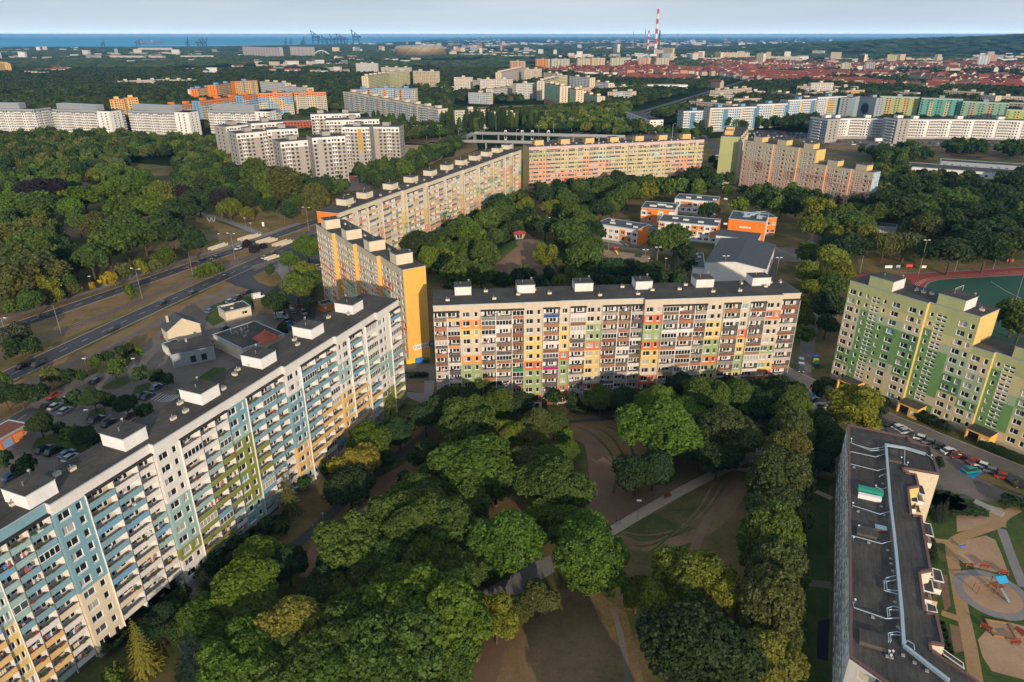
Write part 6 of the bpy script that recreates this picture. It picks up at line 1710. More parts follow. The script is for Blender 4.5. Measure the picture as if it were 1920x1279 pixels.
# ================================================================ the town beyond
EXCL = []   # footprints kept free of woodland: (x, y, r)
for b in (bC, bA, bY, bR, bF, bG, bD, bH, bE):
    for i in range(int(b.L / 10) + 1):
        q = b.root.matrix_basis @ Vector((i * 10, b.D / 2, 0)); EXCL.append((q.x, q.y, 14))
def ramp_col(*rows):
    return lambda ci, r, n: P[rows[min(r, len(rows) - 1)]]
def farb(label, segs, depth, scheme, pat='WWBW', fh=2.78, lift='l', cat='apartment block', group=None, name='apartment_block', cw=3.3, ends='l', top='c', liftn=1, bpar=None, roofm='bitumen', seed=0, windows=True, ew=True):
    rg = random.Random(seed + len(label))
    x0, y0 = gp(segs[0][0], segs[0][1], segs[0][4])
    root = empty(name, (x0, y0, 0), 0, label, cat, group)
    wl_ = MB(); rf2 = MB(); lifts = []
    base_ci = 0
    for (xa, ya, xb, yb, h) in segs:
        A_, B_ = Vector(gp(xa, ya, h)), Vector(gp(xb, yb, h))
        d = B_ - A_; L = d.length; d.normalize(); s = Side(A_.x - x0, A_.y - y0, d.x, d.y)
        for i in range(int(L / 12) + 1):
            q = A_ + d * (i * 12) + Vector((-d.y, d.x)) * depth / 2; EXCL.append((q.x, q.y, 15 if depth < 16 else depth)); q2 = A_ + d * (i * 12) - Vector((-d.y, d.x)) * min(26, .8 * h); EXCL.append((q2.x, q2.y, min(20, .7 * h)))
        nfl = max(1, int((h - 1.6) / fh)); ncol = max(1, int(L / cw)); w = L / ncol; z0 = h - 1.3 - nfl * fh
        for ci in range(ncol):
            t = pat[(base_ci + ci) % len(pat)]; a, e = ci * w, (ci + 1) * w
            run = None
            for f in range(nfl):
                r = nfl - 1 - f; z = z0 + f * fh; c_ = scheme(base_ci + ci, r, nfl)
                wl_.poly([s.pt(a, 0, z), s.pt(e, 0, z), s.pt(e, 0, z + fh), s.pt(a, 0, z + fh)], 'paint', c_)
                if not windows: continue
                if t == 'W':
                    wl_.poly([s.pt(a + w * .25, .04, z + .9), s.pt(a + w * .75, .04, z + .9), s.pt(a + w * .75, .04, z + 2.3), s.pt(a + w * .25, .04, z + 2.3)], rg.choice(['glass', 'glass', 'glass_mid']))
                elif t == 'B':
                    wl_.poly([s.pt(a + .15, .04, z + .2), s.pt(e - .15, .04, z + .2), s.pt(e - .15, .04, z + fh - .15), s.pt(a + .15, .04, z + fh - .15)], 'plain', (0.10, 0.095, 0.09))  # loggia shade painted as a flat dark quad, wall not recessed
                    wl_.poly([s.pt(a + w * .35, .07, z + .3), s.pt(a + w * .6, .07, z + .3), s.pt(a + w * .6, .07, z + 2.3), s.pt(a + w * .35, .07, z + 2.3)], 'plain', (0.55, 0.53, 0.5))
                    pc = bpar(base_ci + ci, r) if bpar else c_
                    wl_.poly([s.pt(a + .1, .9, z), s.pt(e - .1, .9, z), s.pt(e - .1, .9, z + 1.15), s.pt(a + .1, .9, z + 1.15)], 'paint', pc)
                    wl_.poly([s.pt(a + .1, 0, z), s.pt(e - .1, 0, z), s.pt(e - .1, .9, z), s.pt(a + .1, .9, z)], 'plain', (.3, .3, .3))
                    for ee in (a + .1, e - .1): wl_.poly([s.pt(ee, 0, z), s.pt(ee, .9, z), s.pt(ee, .9, z + 1.15), s.pt(ee, 0, z + 1.15)], 'paint', pc)
            wl_.poly([s.pt(a, 0, z0 + nfl * fh), s.pt(e, 0, z0 + nfl * fh), s.pt(e, 0, h), s.pt(a, 0, h)], 'paint', P[top])
            wl_.poly([s.pt(a, 0, -1), s.pt(e, 0, -1), s.pt(e, 0, z0), s.pt(a, 0, z0)], 'paint', P['u'])
        for ss in (0, L): wl_.poly([s.pt(ss, 0, -1), s.pt(ss, -depth, -1), s.pt(ss, -depth, h), s.pt(ss, 0, h)], 'paint', P[ends])
        if ew:
            for f in range(nfl):
                for oo in (depth * .3, depth * .65):
                    for ss in (-.04, L + .04): wl_.poly([s.pt(ss, -oo, z0 + f * fh + .9), s.pt(ss, -oo - 1.5, z0 + f * fh + .9), s.pt(ss, -oo - 1.5, z0 + f * fh + 2.3), s.pt(ss, -oo, z0 + f * fh + 2.3)], 'glass')
        wl_.poly([s.pt(0, -depth, -1), s.pt(L, -depth, -1), s.pt(L, -depth, h), s.pt(0, -depth, h)], 'paint', P[ends])
        q = [s.pt(-.2, .2, 0)[:2], s.pt(L + .2, .2, 0)[:2], s.pt(L + .2, -depth - .2, 0)[:2], s.pt(-.2, -depth - .2, 0)[:2]]
        rf2.prism(q, h + .002, h + .25, 'zinc', top=roofm)
        nl = max(1, int(L / 24)) if liftn == 1 else liftn
        if liftn:
            for k in range(nl):
                sc_ = L * (k + .5) / nl
                lifts.append(([s.pt(sc_ - 2.8, -depth * .35, 0)[:2], s.pt(sc_ + 2.8, -depth * .35, 0)[:2], s.pt(sc_ + 2.8, -depth * .8, 0)[:2], s.pt(sc_ - 2.8, -depth * .8, 0)[:2]], h))
        base_ci += ncol
    wl_.build('wall', root); rf2.build('roof', root)
    for q, h in lifts:
        mb = MB(); mb.prism(q, h + .25, h + 3.1, 'paint', P[lift], top='bitumen'); mb.build('lift_house', root)
    return root

GREY = (0.40, 0.365, 0.33); PALE = (0.36, 0.35, 0.35)
def s_grey(ci, r, n):
    if ci % 10 in (1, 6) and r < 6: return P['W']
    if r < 1 and ci % 10 < 8: return P['W']
    return GREY
def s_grey2(ci, r, n):
    if ci % 10 == 4 and r < 6: return (0.55, 0.33, 0.06)
    return s_grey(ci, r, n)
gE = 'grey and white towers of the estate beyond the avenue'
gpat = 'WBWWNWBWNW'
for lab, sg, sc_ in (('grey and white tower block nearest the avenue at the estate corner', [(525, 267, 585, 262, 33), (585, 259, 647, 255, 36)], s_grey), ('grey tower block with a yellow balcony column at the right of the estate', [(640, 238.5, 692, 238.5, 35), (692, 238, 748, 238.5, 33)], s_grey2),
                     ('grey and white tower block left of the nearest estate tower', [(442.5, 251, 500, 246, 33), (500, 244, 558, 241.5, 35)], s_grey), ('leftmost grey and white estate tower beside the wood', [(423, 238, 470, 233, 33), (470, 232, 530, 228.6, 35)], s_grey),
                     ('grey estate tower behind the yellow columned one', [(610, 226, 711, 223.6, 33)], s_grey), ('rearmost grey estate tower with white top frame', [(582, 215, 620, 214, 35), (620, 214, 675, 212.8, 33)], s_grey)):
    farb(lab, sg, 17, sc_, pat=gpat, lift='u', group=gE, ends='u', top='W', seed=3, cw=3.1, bpar=lambda ci, r: P['W'] if r < 6 and ci % 10 in (1, 6) else (.46, .44, .41))
farb('low brick red building inside the grey estate', [(520, 228, 585, 226, 14)], 20, lambda *a: P['b'], lift='u', group=None, ends='b', top='b', pat='W', name='building', cat='building', liftn=0)
gW = 'white terraced blocks along the far edge of the left wood'
sW = lambda ci, r, n: P['W'] if r > 0 else P['q']
for lab, segs in (('leftmost white terraced block cut by the picture edge', [(-60, 204, 62, 205, 25), (62, 205, 95, 201.5, 25)]), ('second white terraced block from the left beyond the wood', [(97, 205, 205, 209, 25), (205, 209, 231, 205.5, 25)]), ('third white terraced block from the left beyond the wood', [(239.6, 207, 352, 211, 25), (352, 211, 372, 207.5, 25)]),
                  ('rightmost white terraced block beside the grey towers', [(389.5, 207, 503, 209.5, 25), (503, 209.5, 526, 205, 25)])):
    r_ = farb(lab, segs, 16, sW, pat='BBWWBWBBBWW', lift='q', group=gW, ends='W', top='q', seed=5, liftn=0, cw=3.0, bpar=lambda ci, r: P['W'])
    xa, ya, xb, yb, h = segs[0]   # set back upper storey
    A_, B_ = Vector(gp(xa + 4, ya, h)), Vector(gp(xb - 30, yb, h)); d = (B_ - A_).normalized(); nn2 = Vector((-d.y, d.x))
    mb = MB(); o0 = Vector((r_.location.x, r_.location.y)); a1, b1_ = A_ + nn2 * 4 - o0, B_ + nn2 * 4 - o0
    mb.prism([tuple(a1), tuple(b1_), tuple(b1_ + nn2 * 10), tuple(a1 + nn2 * 10)], h + .2, h + 6.0, 'paint', (0.30, 0.32, 0.34), top='zinc'); mb.build('penthouse', r_)
# orange crowned blocks
def s_ob(ci, r, n):
    if r == 0: return P['O']
    v = noise.noise(Vector((ci * .35, r * .3, 7)))
    return (.30, .44, .62) if v > .02 else ((.66, .57, .38) if v > -.34 else P['A'])
def s_cream(ci, r, n): return P['O'] if r == 0 else (.62, .54, .38)
farb('orange crowned block with blue and cream panels seen behind the white terraces', [(340, 197, 375, 193, 24), (375, 190, 455, 181, 28), (455, 180, 483, 177, 30), (483, 175.5, 548, 174, 33)], 13, s_ob, pat='WBBW', lift='O', ends='B', top='O', seed=7)
farb('orange topped cream block right of the blue and orange slab', [(550.4, 174, 611, 173, 28)], 13, s_cream, pat='WWBBBWW', lift='O', ends='l', top='O', seed=8)
farb('bright orange stepped block with blue balconies further left', [(371, 167, 405, 163, 22), (405, 160, 440, 155, 26), (440, 153, 482, 151, 31)], 14, lambda ci, r, n: P['A'] if (ci % 5) else P['B'], pat='WBWW', lift='B', ends='O', top='O', seed=9)
farb('blue and white painted end building left of the orange stepped block', [(364, 168, 372, 167, 18), (372, 172, 400, 171, 14)], 12, lambda ci, r, n: P['B'], lift='B', ends='W', top='W', seed=10)
farb('beige block peeping behind the third white terrace', [(205, 187, 232, 186, 26), (232, 184, 258, 183, 27)], 13, lambda ci, r, n: P['A'], lift='A', ends='s', top='O', seed=11)
farb('pale block with orange roof line left of the orange slab', [(310, 198, 345, 195, 20)], 13, s_cream, lift='O', ends='l', top='O', seed=12)
gP = 'pale slab blocks across the middle distance'
for lab, segs, c_ in (('small white stepped block behind the orange crowned one', [(487, 153, 534, 156, 22), (534, 162, 576, 165, 18)], (.52, .55, .58)), ('long low white block among the left trees', [(224, 152, 300, 149, 13), (300, 149, 362, 150, 13)], (.60, .55, .50)),
                      ('white and grey tower left of the yellow green block', [(667, 119, 708, 119, 31)], (.58, .58, .57)), ('low white building beside the white and grey tower', [(714, 126, 767, 127, 22)], (.60, .58, .52)),
                      ('yellow green slab block in the middle distance', [(690, 143, 730, 137, 31), (730, 135, 768, 132.5, 33)], (.50, .50, .28)), ('orange ended block right of the yellow green slab', [(774, 133, 818, 134, 33)], (.62, .50, .34)),
                      ('white twin block before the middle wood', [(851, 145, 886, 145, 24), (886, 150, 900, 151, 20)], (.66, .60, .52)), ('white framed block with dark balconies in the middle distance', [(900, 149, 961.5, 148.6, 26)], (.66, .60, .54)),
                      ('long white block with the sun on its right half', [(924, 167, 968, 160.5, 18), (968, 157, 1008, 155.5, 26)], (.60, .60, .60)), ('low pale blue block left of the long white one', [(878, 173.5, 917, 175, 17)], (.50, .58, .66)),
                      ('blue topped block by the dry field', [(853, 207.5, 917, 205, 22)], (.56, .54, .42)), ('low cream block right of the blue topped one', [(917, 216, 977, 211.5, 13)], (.62, .50, .32)),
                      ('blue grey block behind the white framed block', [(940, 136, 982, 127, 28)], (.52, .46, .44)), ('cream stepped block right of the blue grey one', [(983.6, 130, 1016, 129, 28)], (.60, .52, .40)), ('small cream block behind the yellow stepped one', [(1019, 136, 1045, 138, 22)], (.62, .54, .42)),
                      ('white stepped block behind the mint mural block', [(1067, 143, 1106, 146, 28), (1107, 153, 1141, 156, 20)], (.56, .58, .62)), ('long low salmon block left of the avenue crossing', [(1081, 165, 1183, 161, 11)], (.62, .42, .26)),
                      ('yellow stepped block behind the mint mural block', [(1021, 152, 1048, 145, 31), (1048, 142, 1064, 141, 31)], (.60, .52, .30)), ('small angular white office by the avenue', [(1153, 173, 1168, 171, 17), (1168, 171, 1185, 172, 17)], (.66, .68, .7)),
                      ('pale low block with white chimneys left of the blue slab', [(1292.5, 189, 1374.6, 196, 13)], (.52, .42, .34)), ('second pale low block behind the blue slab', [(1330, 177.5, 1376.6, 178.5, 13)], (.58, .50, .38)), ('salmon low block behind the blue slab', [(1376.6, 185.5, 1429, 184.5, 12)], (.60, .44, .34)),
                      ('cream block before the red roofed town', [(1344, 170, 1410, 164.5, 16)], (.54, .47, .36)), ('pale low block with orange end before the town', [(1402, 171, 1435, 171, 12)], (.56, .46, .34)), ('grey green low block above the blue slab', [(1446, 172, 1475, 176, 12), (1475, 176, 1505, 180, 12)], (.40, .40, .32)),
                      ('white block with brown stripes above the blue slab', [(1495, 161, 1521, 162, 16), (1521, 155.5, 1563.6, 155.5, 22), (1564.6, 162, 1610, 162.5, 12)], (.68, .64, .58)), ('yellow low block above the blue slab end', [(1520, 173.5, 1555, 172, 12), (1555, 171, 1588, 170.5, 12)], (.58, .46, .14)), ('orange and white low block right of the yellow one', [(1588, 170, 1622, 169, 14)], (.72, .38, .08)),
                      ('grey low block behind the mint slabs', [(1674, 171.5, 1720, 174, 13)], (.38, .36, .34)), ('olive low block behind the mint slabs', [(1770, 169.5, 1840, 173, 15)], (.44, .38, .26)), ('pink ended block at the upper right', [(1840, 178, 1868, 180, 17)], (.44, .42, .44)), ('long beige block at the right picture edge', [(1868, 180, 1960, 183, 15)], (.56, .48, .36)), ('brown low block at the right picture edge', [(1893, 192, 1960, 195, 14)], (.34, .24, .20))):
    farb(lab, segs, 13, lambda ci, r, n, c_=c_: c_ if (ci * 7 + r // 3) % 6 else tuple(min(.8, q * 1.12) for q in c_), pat='WBWWBW', lift='l', group=gP, ends='l', top='c', seed=len(lab), bpar=lambda ci, r, c_=c_: tuple(min(.8, q * 1.15) for q in c_))
# blue and cream stepped diagonal
st = []
for i in range(9):
    t0, t1 = i / 9, (i + 1) / 9; xa, xb = 643 + 179 * t0, 643 + 179 * t1; h = 29 - 8 * t0; yy = 172 + 34 * (t0 ** 1.0)
    st.append((xa, yy, xb, yy + 2.4, h))
farb('long stepped slab in blue and cream descending to the right', st, 14, lambda ci, r, n: (.32, .44, .60) if (ci // 2) % 2 else (.62, .56, .38), pat='WBBWW', lift='l', ends='l', top='l', seed=14)
farb('blue roofed stepped slab behind the blue and cream one', [(668, 168, 705, 166, 31), (705, 165, 740, 165, 31), (740, 166, 777, 166.5, 31)], 14, lambda ci, r, n: (.40, .50, .62) if ci % 7 < 4 else (P['r'] if ci % 7 == 5 else (.58, .54, .42)), pat='BWBW', lift='B', ends='l', top='B', seed=15)
# mint mural block
farb('mint green stepped block with red painted foot and small murals', [(1021, 156, 1050, 162, 31), (1050, 164, 1080, 169, 27), (1080, 174, 1120, 181, 17)], 13, lambda ci, r, n: (.36, .50, .36) if r < n - 2 - (ci % 3 == 0) else (.50, .20, .14), pat='NWNWNW', lift='l', ends='l', top='z', seed=16)
farb('white five storey block with dark solar roof beside the far avenue', [(1175, 209, 1219, 225, 14.5), (1219, 225.3, 1244, 224.8, 14.5)], 13, lambda ci, r, n: P['W'], pat='WWNW', fh=2.8, lift='W', ends='W', top='W', liftn=0, seed=17)
# blue and white slab on the right
def s_bl(ci, r, n):
    k = ci % 14
    if k in (3, 4): return (.10, .24, .36)
    if k == 11: return (.66, .50, .26)
    return (.54, .60, .68) if (ci // 14) % 2 == 0 or k < 8 else (.46, .56, .68)
farb('long blue and white slab with dark blue stair strips', [(1282, 209, 1330, 207.5, 22), (1332, 203, 1419, 200, 26), (1420, 196, 1477, 194, 27), (1478, 188, 1532, 185.5, 29), (1534, 182.5, 1588, 180.5, 30)], 13, s_bl, pat='BBWNNBWWWWWNBB', lift='B', ends='q', top='W', seed=18, bpar=lambda ci, r: P['W'] if ci < 60 else P['y'], cw=2.9)
rr_ = farb('grey teal block with a big dark painted circle on its wall', [(1597, 184, 1613, 180, 29), (1613, 181, 1644, 184.5, 27)], 13, lambda ci, r, n: (.20, .32, .36) if ci < 6 else (.34, .40, .42), windows=False, lift='q', ends='q', top='q', seed=19)
ca, cb = Vector(gp(1613, 181, 27)), Vector(gp(1644, 184.5, 27)); d = (cb - ca).normalized(); L = (cb - ca).length
s_ = Side(ca.x - rr_.location.x, ca.y - rr_.location.y, d.x, d.y); mb = MB()
mb.poly([s_.pt(L * .42 + 7 * math.cos(a * math.pi / 16), .12, 13 + 7 * math.sin(a * math.pi / 16)) for a in range(32)], 'plain', (.02, .03, .07)); mb.build('painted_circle', rr_)
gS = 'green and mint slabs on the right'
for lab, sg, c1_, c2_ in (('olive green slab with salmon window columns on the right', (1651, 180.5, 1725, 182.5, 28), (.40, .44, .20), P['s']), ('teal green slab with cream window columns on the right', (1728.6, 183.5, 1806, 186, 28), (.14, .36, .30), (.64, .52, .30)), ('mint slab with salmon window columns on the right', (1806, 190, 1892.7, 193.5, 26), (.26, .42, .30), P['s']), ('lime slab with orange columns at the right picture edge', (1889, 205.5, 1960, 208, 22), (.40, .48, .16), P['A'])):
    farb(lab, [sg], 13, lambda ci, r, n, c1_=c1_, c2_=c2_: c2_ if ci % 11 in (3, 8) and r > 0 else c1_, pat='WNWWNWWNWWN', lift='q', group=gS, ends='z', top='z', seed=20)
gR = 'white terraces with long balconies above the right street'
for lab, segs in (('left white terrace with stacked cubes above the right street', [(1520, 219, 1553, 224, 23), (1553, 223, 1600, 222, 21), (1600, 222, 1661, 223, 21)]), ('long right white terrace running to the picture edge', [(1657, 220, 1684, 224, 24), (1684, 224, 1760, 224.5, 20), (1760, 224, 1850, 225, 20), (1850, 225, 1975, 228, 20)])):
    farb(lab, segs, 15, lambda ci, r, n: ((.28, .36, .44) if ci < 9 else (P['W'] if ci % 8 in (0, 1) else (.50, .49, .48) if r == 0 else (.62, .60, .58))), pat='WNBBBBWW', lift='W', group=gR, ends='u', top='W', seed=21, cw=2.8, bpar=lambda ci, r: P['W'])
gT = 'tower blocks standing in a row beyond the town'
for lab, xa, xb, y, h, c_ in (('orange tower block at the left of the tower row', 1004, 1028, 110.5, 33, (.66, .28, .10)), ('striped cream and grey twin tower in the tower row', 1033, 1066, 110.5, 33, (.50, .50, .42)), ('cream tower with brown edges in the tower row', 1082, 1104, 109.5, 33, (.60, .54, .40)), ('warm cream tower right of the middle of the tower row', 1108.6, 1132, 108.5, 33, (.66, .54, .36)), ('pale green tower in the tower row', 1145, 1168, 108.5, 33, (.54, .58, .44)), ('salmon tower left of the last cream tower', 1197, 1217, 108.5, 33, (.62, .40, .30)), ('last cream tower at the right of the tower row', 1230, 1253, 108.5, 33, (.62, .54, .42)), ('brown tower pair left of the orange tower', 956, 982, 114.5, 33, (.54, .34, .24)),
                              ('slim white tower below the striped chimneys', 1150, 1158, 83, 55, (.70, .70, .66)), ('yellow works building right of the chimneys', 1241, 1262, 90, 40, (.52, .42, .22)), ('pale cream long block left of the wooded hills', 1357, 1406, 98.5, 30, (.66, .54, .36)), ('yellow block beside the pale cream long block', 1341, 1352, 98, 34, (.54, .40, .20)), ('sunlit cream tower on the right', 1419, 1432, 100, 40, (.64, .54, .36)), ('low sunlit block right of the cream tower', 1433, 1500, 106, 18, (.62, .52, .38)),
                              ('dark brown tower in front of the hills', 1611, 1622, 102, 36, (.14, .10, .10)), ('yellow slab block below the hills', 1664, 1689, 102.5, 30, (.68, .56, .24)), ('grey tower right of the cream block', 1622, 1641, 118, 30, (.42, .42, .42)), ('cream block left of the grey tower', 1577, 1595, 118, 26, (.60, .54, .42)), ('tall white tower block on the right below the hills', 1836, 1857, 103, 42, (.74, .76, .78)), ('white low block right of the yellow works building', 1279, 1299, 103, 20, (.66, .66, .64)), ('pale office block with green glass front', 1523, 1545, 95, 24, (.50, .55, .50)), ('long cream hall below the far right hills', 1740, 1776, 116, 16, (.66, .58, .44)), ('low cream block right of the long cream hall', 1782, 1800, 119, 15, (.60, .52, .40))):
    farb(lab, [(xa, y, xb, y + .3, h)], 16, lambda ci, r, n, c_=c_: c_ if ci % 3 else tuple(q * .82 for q in c_), pat='WN', lift='u', group=gT, ends='l', top='c', seed=22, cw=4.5, ew=False)
gZ = 'long ribbed slabs near the harbour'
for lab, xa, xb, y, yb, h in (('left long ribbed brown grey slab near the harbour', 454, 524, 87.0, 89.0, 50), ('right ribbed brown grey slab near the harbour', 543, 584, 87.5, 88.2, 50), ('pale slab with many ribs at the far left shore', 258, 322, 89.5, 89.5, 24), ('white slab row left of the ribbed shore slab', 160, 182, 102, 104, 20), ('second white slab row near the left shore', 205, 268, 104, 104.5, 18), ('third white slab row near the left shore', 278, 305, 104.5, 104.8, 18), ('white row of houses right of the left shore slabs', 338, 400, 104.5, 104, 16)):
    farb(lab, [(xa, y, xb, yb, h)], 16, lambda ci, r, n: (.52, .40, .36) if ci % 6 in (0, 1, 2) else (.50, .50, .50), pat='NNWNNN', lift='u', group=gZ, ends='u', top='u', seed=23, cw=6, fh=5.6, liftn=0, ew=False)
farb('sandy yellow slab at the left picture edge', [(-30, 116, 8, 119, 30)], 14, lambda ci, r, n: (.55, .40, .16), lift='A', ends='A', top='A', seed=24)
gI = 'long low sheds beyond the left wood'
for lab, xa, xb, y, h in (('pale long shed row before the ribbed slabs', 290, 350, 130, 8), ('second pale shed row with white gables', 350, 410, 128, 8), ('white shed right of the stadium road', 860, 930, 101, 12), ('low white hall left of the tower row', 940, 1000, 104, 12), ('low white office beside the orange stepped block', 500, 560, 146, 7), ('small orange school like building left of the white twin block', 803, 812, 165, 9), ('low white building near the middle wood', 812, 846, 163, 8), ('large grey hangar before the red roofed town', 1215, 1290, 159, 12), ('low white hall left of the hangar', 1180, 1215, 162, 8)):
    farb(lab, [(xa, y, xb, y + .4, h)], 24, lambda ci, r, n: P['W'], pat='W', lift='u', group=gI, ends='W', top='W', cat='shed', name='shed', seed=25, cw=5, fh=5, liftn=0, roofm='concrete')

# stadium with an amber shell
ax, ay = gp(735, 107.5); bx, by = gp(831, 107.5)
rs_ = abs(bx - ax) / 2; cx0, cy0 = (ax + bx) / 2, ay + rs_ * .8
m, n, l, b = mat_new('amber', 0.45, 0.5)
a = N(n, 'ShaderNodeAttribute'); a.attribute_name = 'Col'; l.new(a.outputs['Color'], b.inputs['Base Color'])
st_root = empty('stadium', (cx0, cy0, 0), 0, 'oval amber coloured stadium with a pale open roof rim', 'stadium')
mb = MB(); prof = [(0.93, 3, (.30, .26, .24)), (0.97, 8, (.30, .26, .24)), (1.0, 14, (.46, .30, .12)), (1.02, 22, (.52, .36, .16)), (1.02, 30, (.60, .46, .26)), (0.99, 37, (.66, .58, .44)), (0.92, 42, (.70, .68, .64)), (0.80, 44, (.72, .72, .70)), (0.62, 41, (.60, .60, .58))]
NS = 64
for i in range(len(prof) - 1):
    for k in range(NS):
        t0, t1 = 2 * math.pi * k / NS, 2 * math.pi * (k + 1) / NS
        v = .42 + .2 * ((k * 7 + i * 3) % 5) / 5
        q = lambda pr_, t: (rs_ * pr_[0] * math.cos(t), rs_ * .8 * pr_[0] * math.sin(t), pr_[1] * 1.25)
        mb.poly([q(prof[i], t0), q(prof[i], t1), q(prof[i + 1], t1), q(prof[i + 1], t0)], 'amber', tuple(c * v for c in prof[i][2]))
mb.build('shell', st_root, smooth=True)
mb = MB(); mb.prism([(rs_ * .94 * math.cos(2 * math.pi * k / 32), rs_ * .75 * math.sin(2 * math.pi * k / 32)) for k in range(32)], 0, 3, 'concrete'); mb.build('base', st_root); EXCL.append((cx0, cy0, rs_ + 70)); EXCL.append((cx0, cy0 - 150, rs_))

# chimneys, masts, cranes, bridge
def D_of(y): return gp(960, y)[1]
def chimney(px, pyb, pyt, r, bands, label, D=None):
    x, y = gp(px, pyb); el = (68 - pyt) / FPX * (y * _c + CAM_H * _s) / 1.0
    H_ = CAM_H + el * 1.09
    rt_ = empty('chimney', (x, y, 0), 0, label, 'chimney', 'chimneys of the power station')
    n_ = bands if bands > 1 else 1
    for i in range(n_):
        mb = MB(); z0, z1 = H_ * i / n_, H_ * (i + 1) / n_
        c_ = ((.45, .04, .03) if i % 2 == (n_ - 1) % 2 else (.7, .68, .66)) if bands > 1 else (.09, .05, .05)
        ra, rb_ = r * (1.35 - .5 * z0 / H_), r * (1.35 - .5 * z1 / H_)
        mb.tube([(0, 0, z0), (0, 0, z1)], [ra, rb_], 'plain', c_, seg=16); mb.build('shaft_band', rt_)
chimney(1228, 100, 26, 7.5, 9, 'tallest red and white striped chimney on the skyline'); chimney(1214, 98, 59, 5.5, 7, 'shorter red and white chimney left of the tallest'); chimney(1234.5, 96, 59, 5.5, 1, 'dark chimney right behind the tallest striped one')
def mast(px, pyb, pyt, label, group='masts and pylons on the skyline'):
    x, y = gp(px, pyb); H_ = CAM_H + (68 - pyt) / FPX * y * 1.0
    H_ = max(30, H_); rt_ = empty('lattice_mast', (x, y, 0), 0, label, 'mast', group); mb = MB()
    for sx_, sy_ in ((1, 1), (1, -1), (-1, 1), (-1, -1)): mb.tube([(sx_ * H_ * .05, sy_ * H_ * .05, 0), (sx_ * .6, sy_ * .6, H_)], 1.1, 'plain', (.30, .30, .32), seg=4)
    for k in range(6):
        z = H_ * (k + .5) / 7; w = H_ * .05 * (1 - z / H_) + .6
        mb.tube([(-w, -w, z), (w, w, z)], .7, 'plain', (.30, .30, .32), seg=4); mb.tube([(w, -w, z), (-w, w, z)], .7, 'plain', (.30, .30, .32), seg=4)
    mb.build('lattice', rt_); mb = MB(); mb.tube([(0, 0, H_), (0, 0, H_ * 1.08)], .8, 'plain', (.4, .1, .1), seg=5); mb.build('antenna', rt_)
for px, pb, pt, lab in ((1186, 92, 61, 'thin lattice mast left of the chimneys'), (1208, 92, 57, 'thin lattice mast just left of the shorter chimney'), (1268, 92, 64, 'lattice tower right of the chimneys'), (1163, 88, 68, 'short mast above the white tower'), (902, 86, 68, 'mast between stadium and town'), (860, 84, 72, 'small mast right of the stadium')): mast(px, pb, pt, lab)
def crane(px, pyb, hpx, ang, label, boom=1.0, base=True):
    x, y = gp(px, pyb); sc_ = y / FPX * hpx; rt_ = empty('harbour_crane', (x, y, 0), ang, label, 'crane', 'harbour cranes')
    c_ = (.03, .05, .09); w = sc_ * .22; r0 = sc_ * .034
    mb = MB()
    for sx_ in (-1, 1):
        for sy_ in (-1, 1): mb.tube([(sx_ * w, sy_ * w * .6, 0), (sx_ * w * .8, sy_ * w * .5, sc_ * .5)], r0, 'plain', c_, seg=4)
    mb.tube([(-w, 0, sc_ * .28), (w, 0, sc_ * .28)], r0, 'plain', c_, seg=4); mb.tube([(-w * 1.9, 0, sc_ * .5), (w * 1.1, 0, sc_ * .5)], r0 * 1.6, 'plain', c_, seg=4); mb.build('gantry', rt_)
    mb = MB(); mb.tube([(w * .6, 0, sc_ * .5), (w * .2, 0, sc_ * .78)], r0, 'plain', c_, seg=4); mb.tube([(-w * 1.8, 0, sc_ * .5), (w * .2, 0, sc_ * .78), (w * 1.2, 0, sc_ * .5)], r0 * .6, 'plain', c_, seg=4); mb.build('tower', rt_)
    mb = MB(); e_ = (w * (1.0 + boom * .9), 0, sc_ * (.5 + .5 * (1.15 - boom * .3))) if boom < 1.5 else (w * 3.4, 0, sc_ * .5)
    mb.tube([(w * .9, 0, sc_ * .5), e_], r0, 'plain', c_, seg=4); mb.tube([(w * .2, 0, sc_ * .78), e_], r0 * .5, 'plain', c_, seg=4); mb.build('boom', rt_)
for i, (px, pb, hp, an, bo) in enumerate(((592, 82, 21, 3.3, .5), (601, 82, 13, 3.2, .5), (609, 82, 14, 3.0, .6), (617, 82, 13, 3.2, 2), (624, 82, 15, 3.1, .4), (631, 82, 13, 3.2, 2), (637, 82, 16, 3.2, .5), (643, 82, 15, 3.0, .5), (649, 82, 13, 3.2, 2), (668, 82, 22, 3.3, .5), (384, 90, 16, .3, .9), (376, 90, 17, .3, .9), (353, 89, 16, 1.6, .2), (570, 86, 15, 1.5, .3), (566, 86, 10, 1.5, .4), (536, 86, 12, 1.4, .2), (546, 86, 11, 1.4, .3), (260, 87, 12, .2, 1), (194, 88, 10, .2, .5), (1484, 88, 16, .2, .5), (1500, 88, 14, .2, .9), (1512, 88, 13, 3.0, .9), (1535, 90, 13, 3.1, .8), (1547, 90, 16, .2, .6))):
    side = 'port cluster on the bay' if 590 < px < 670 else ('left shoreline' if px < 400 else ('ribbed slabs' if px < 580 else 'shipyard before the far right plain'))
    crane(px, pb, hp, an, f'{ORD[i % 20]} blue grey harbour crane from the left at the {side}' if px < 1400 else f'{ORD[i - 19]} shipyard crane from the left on the right skyline', bo)
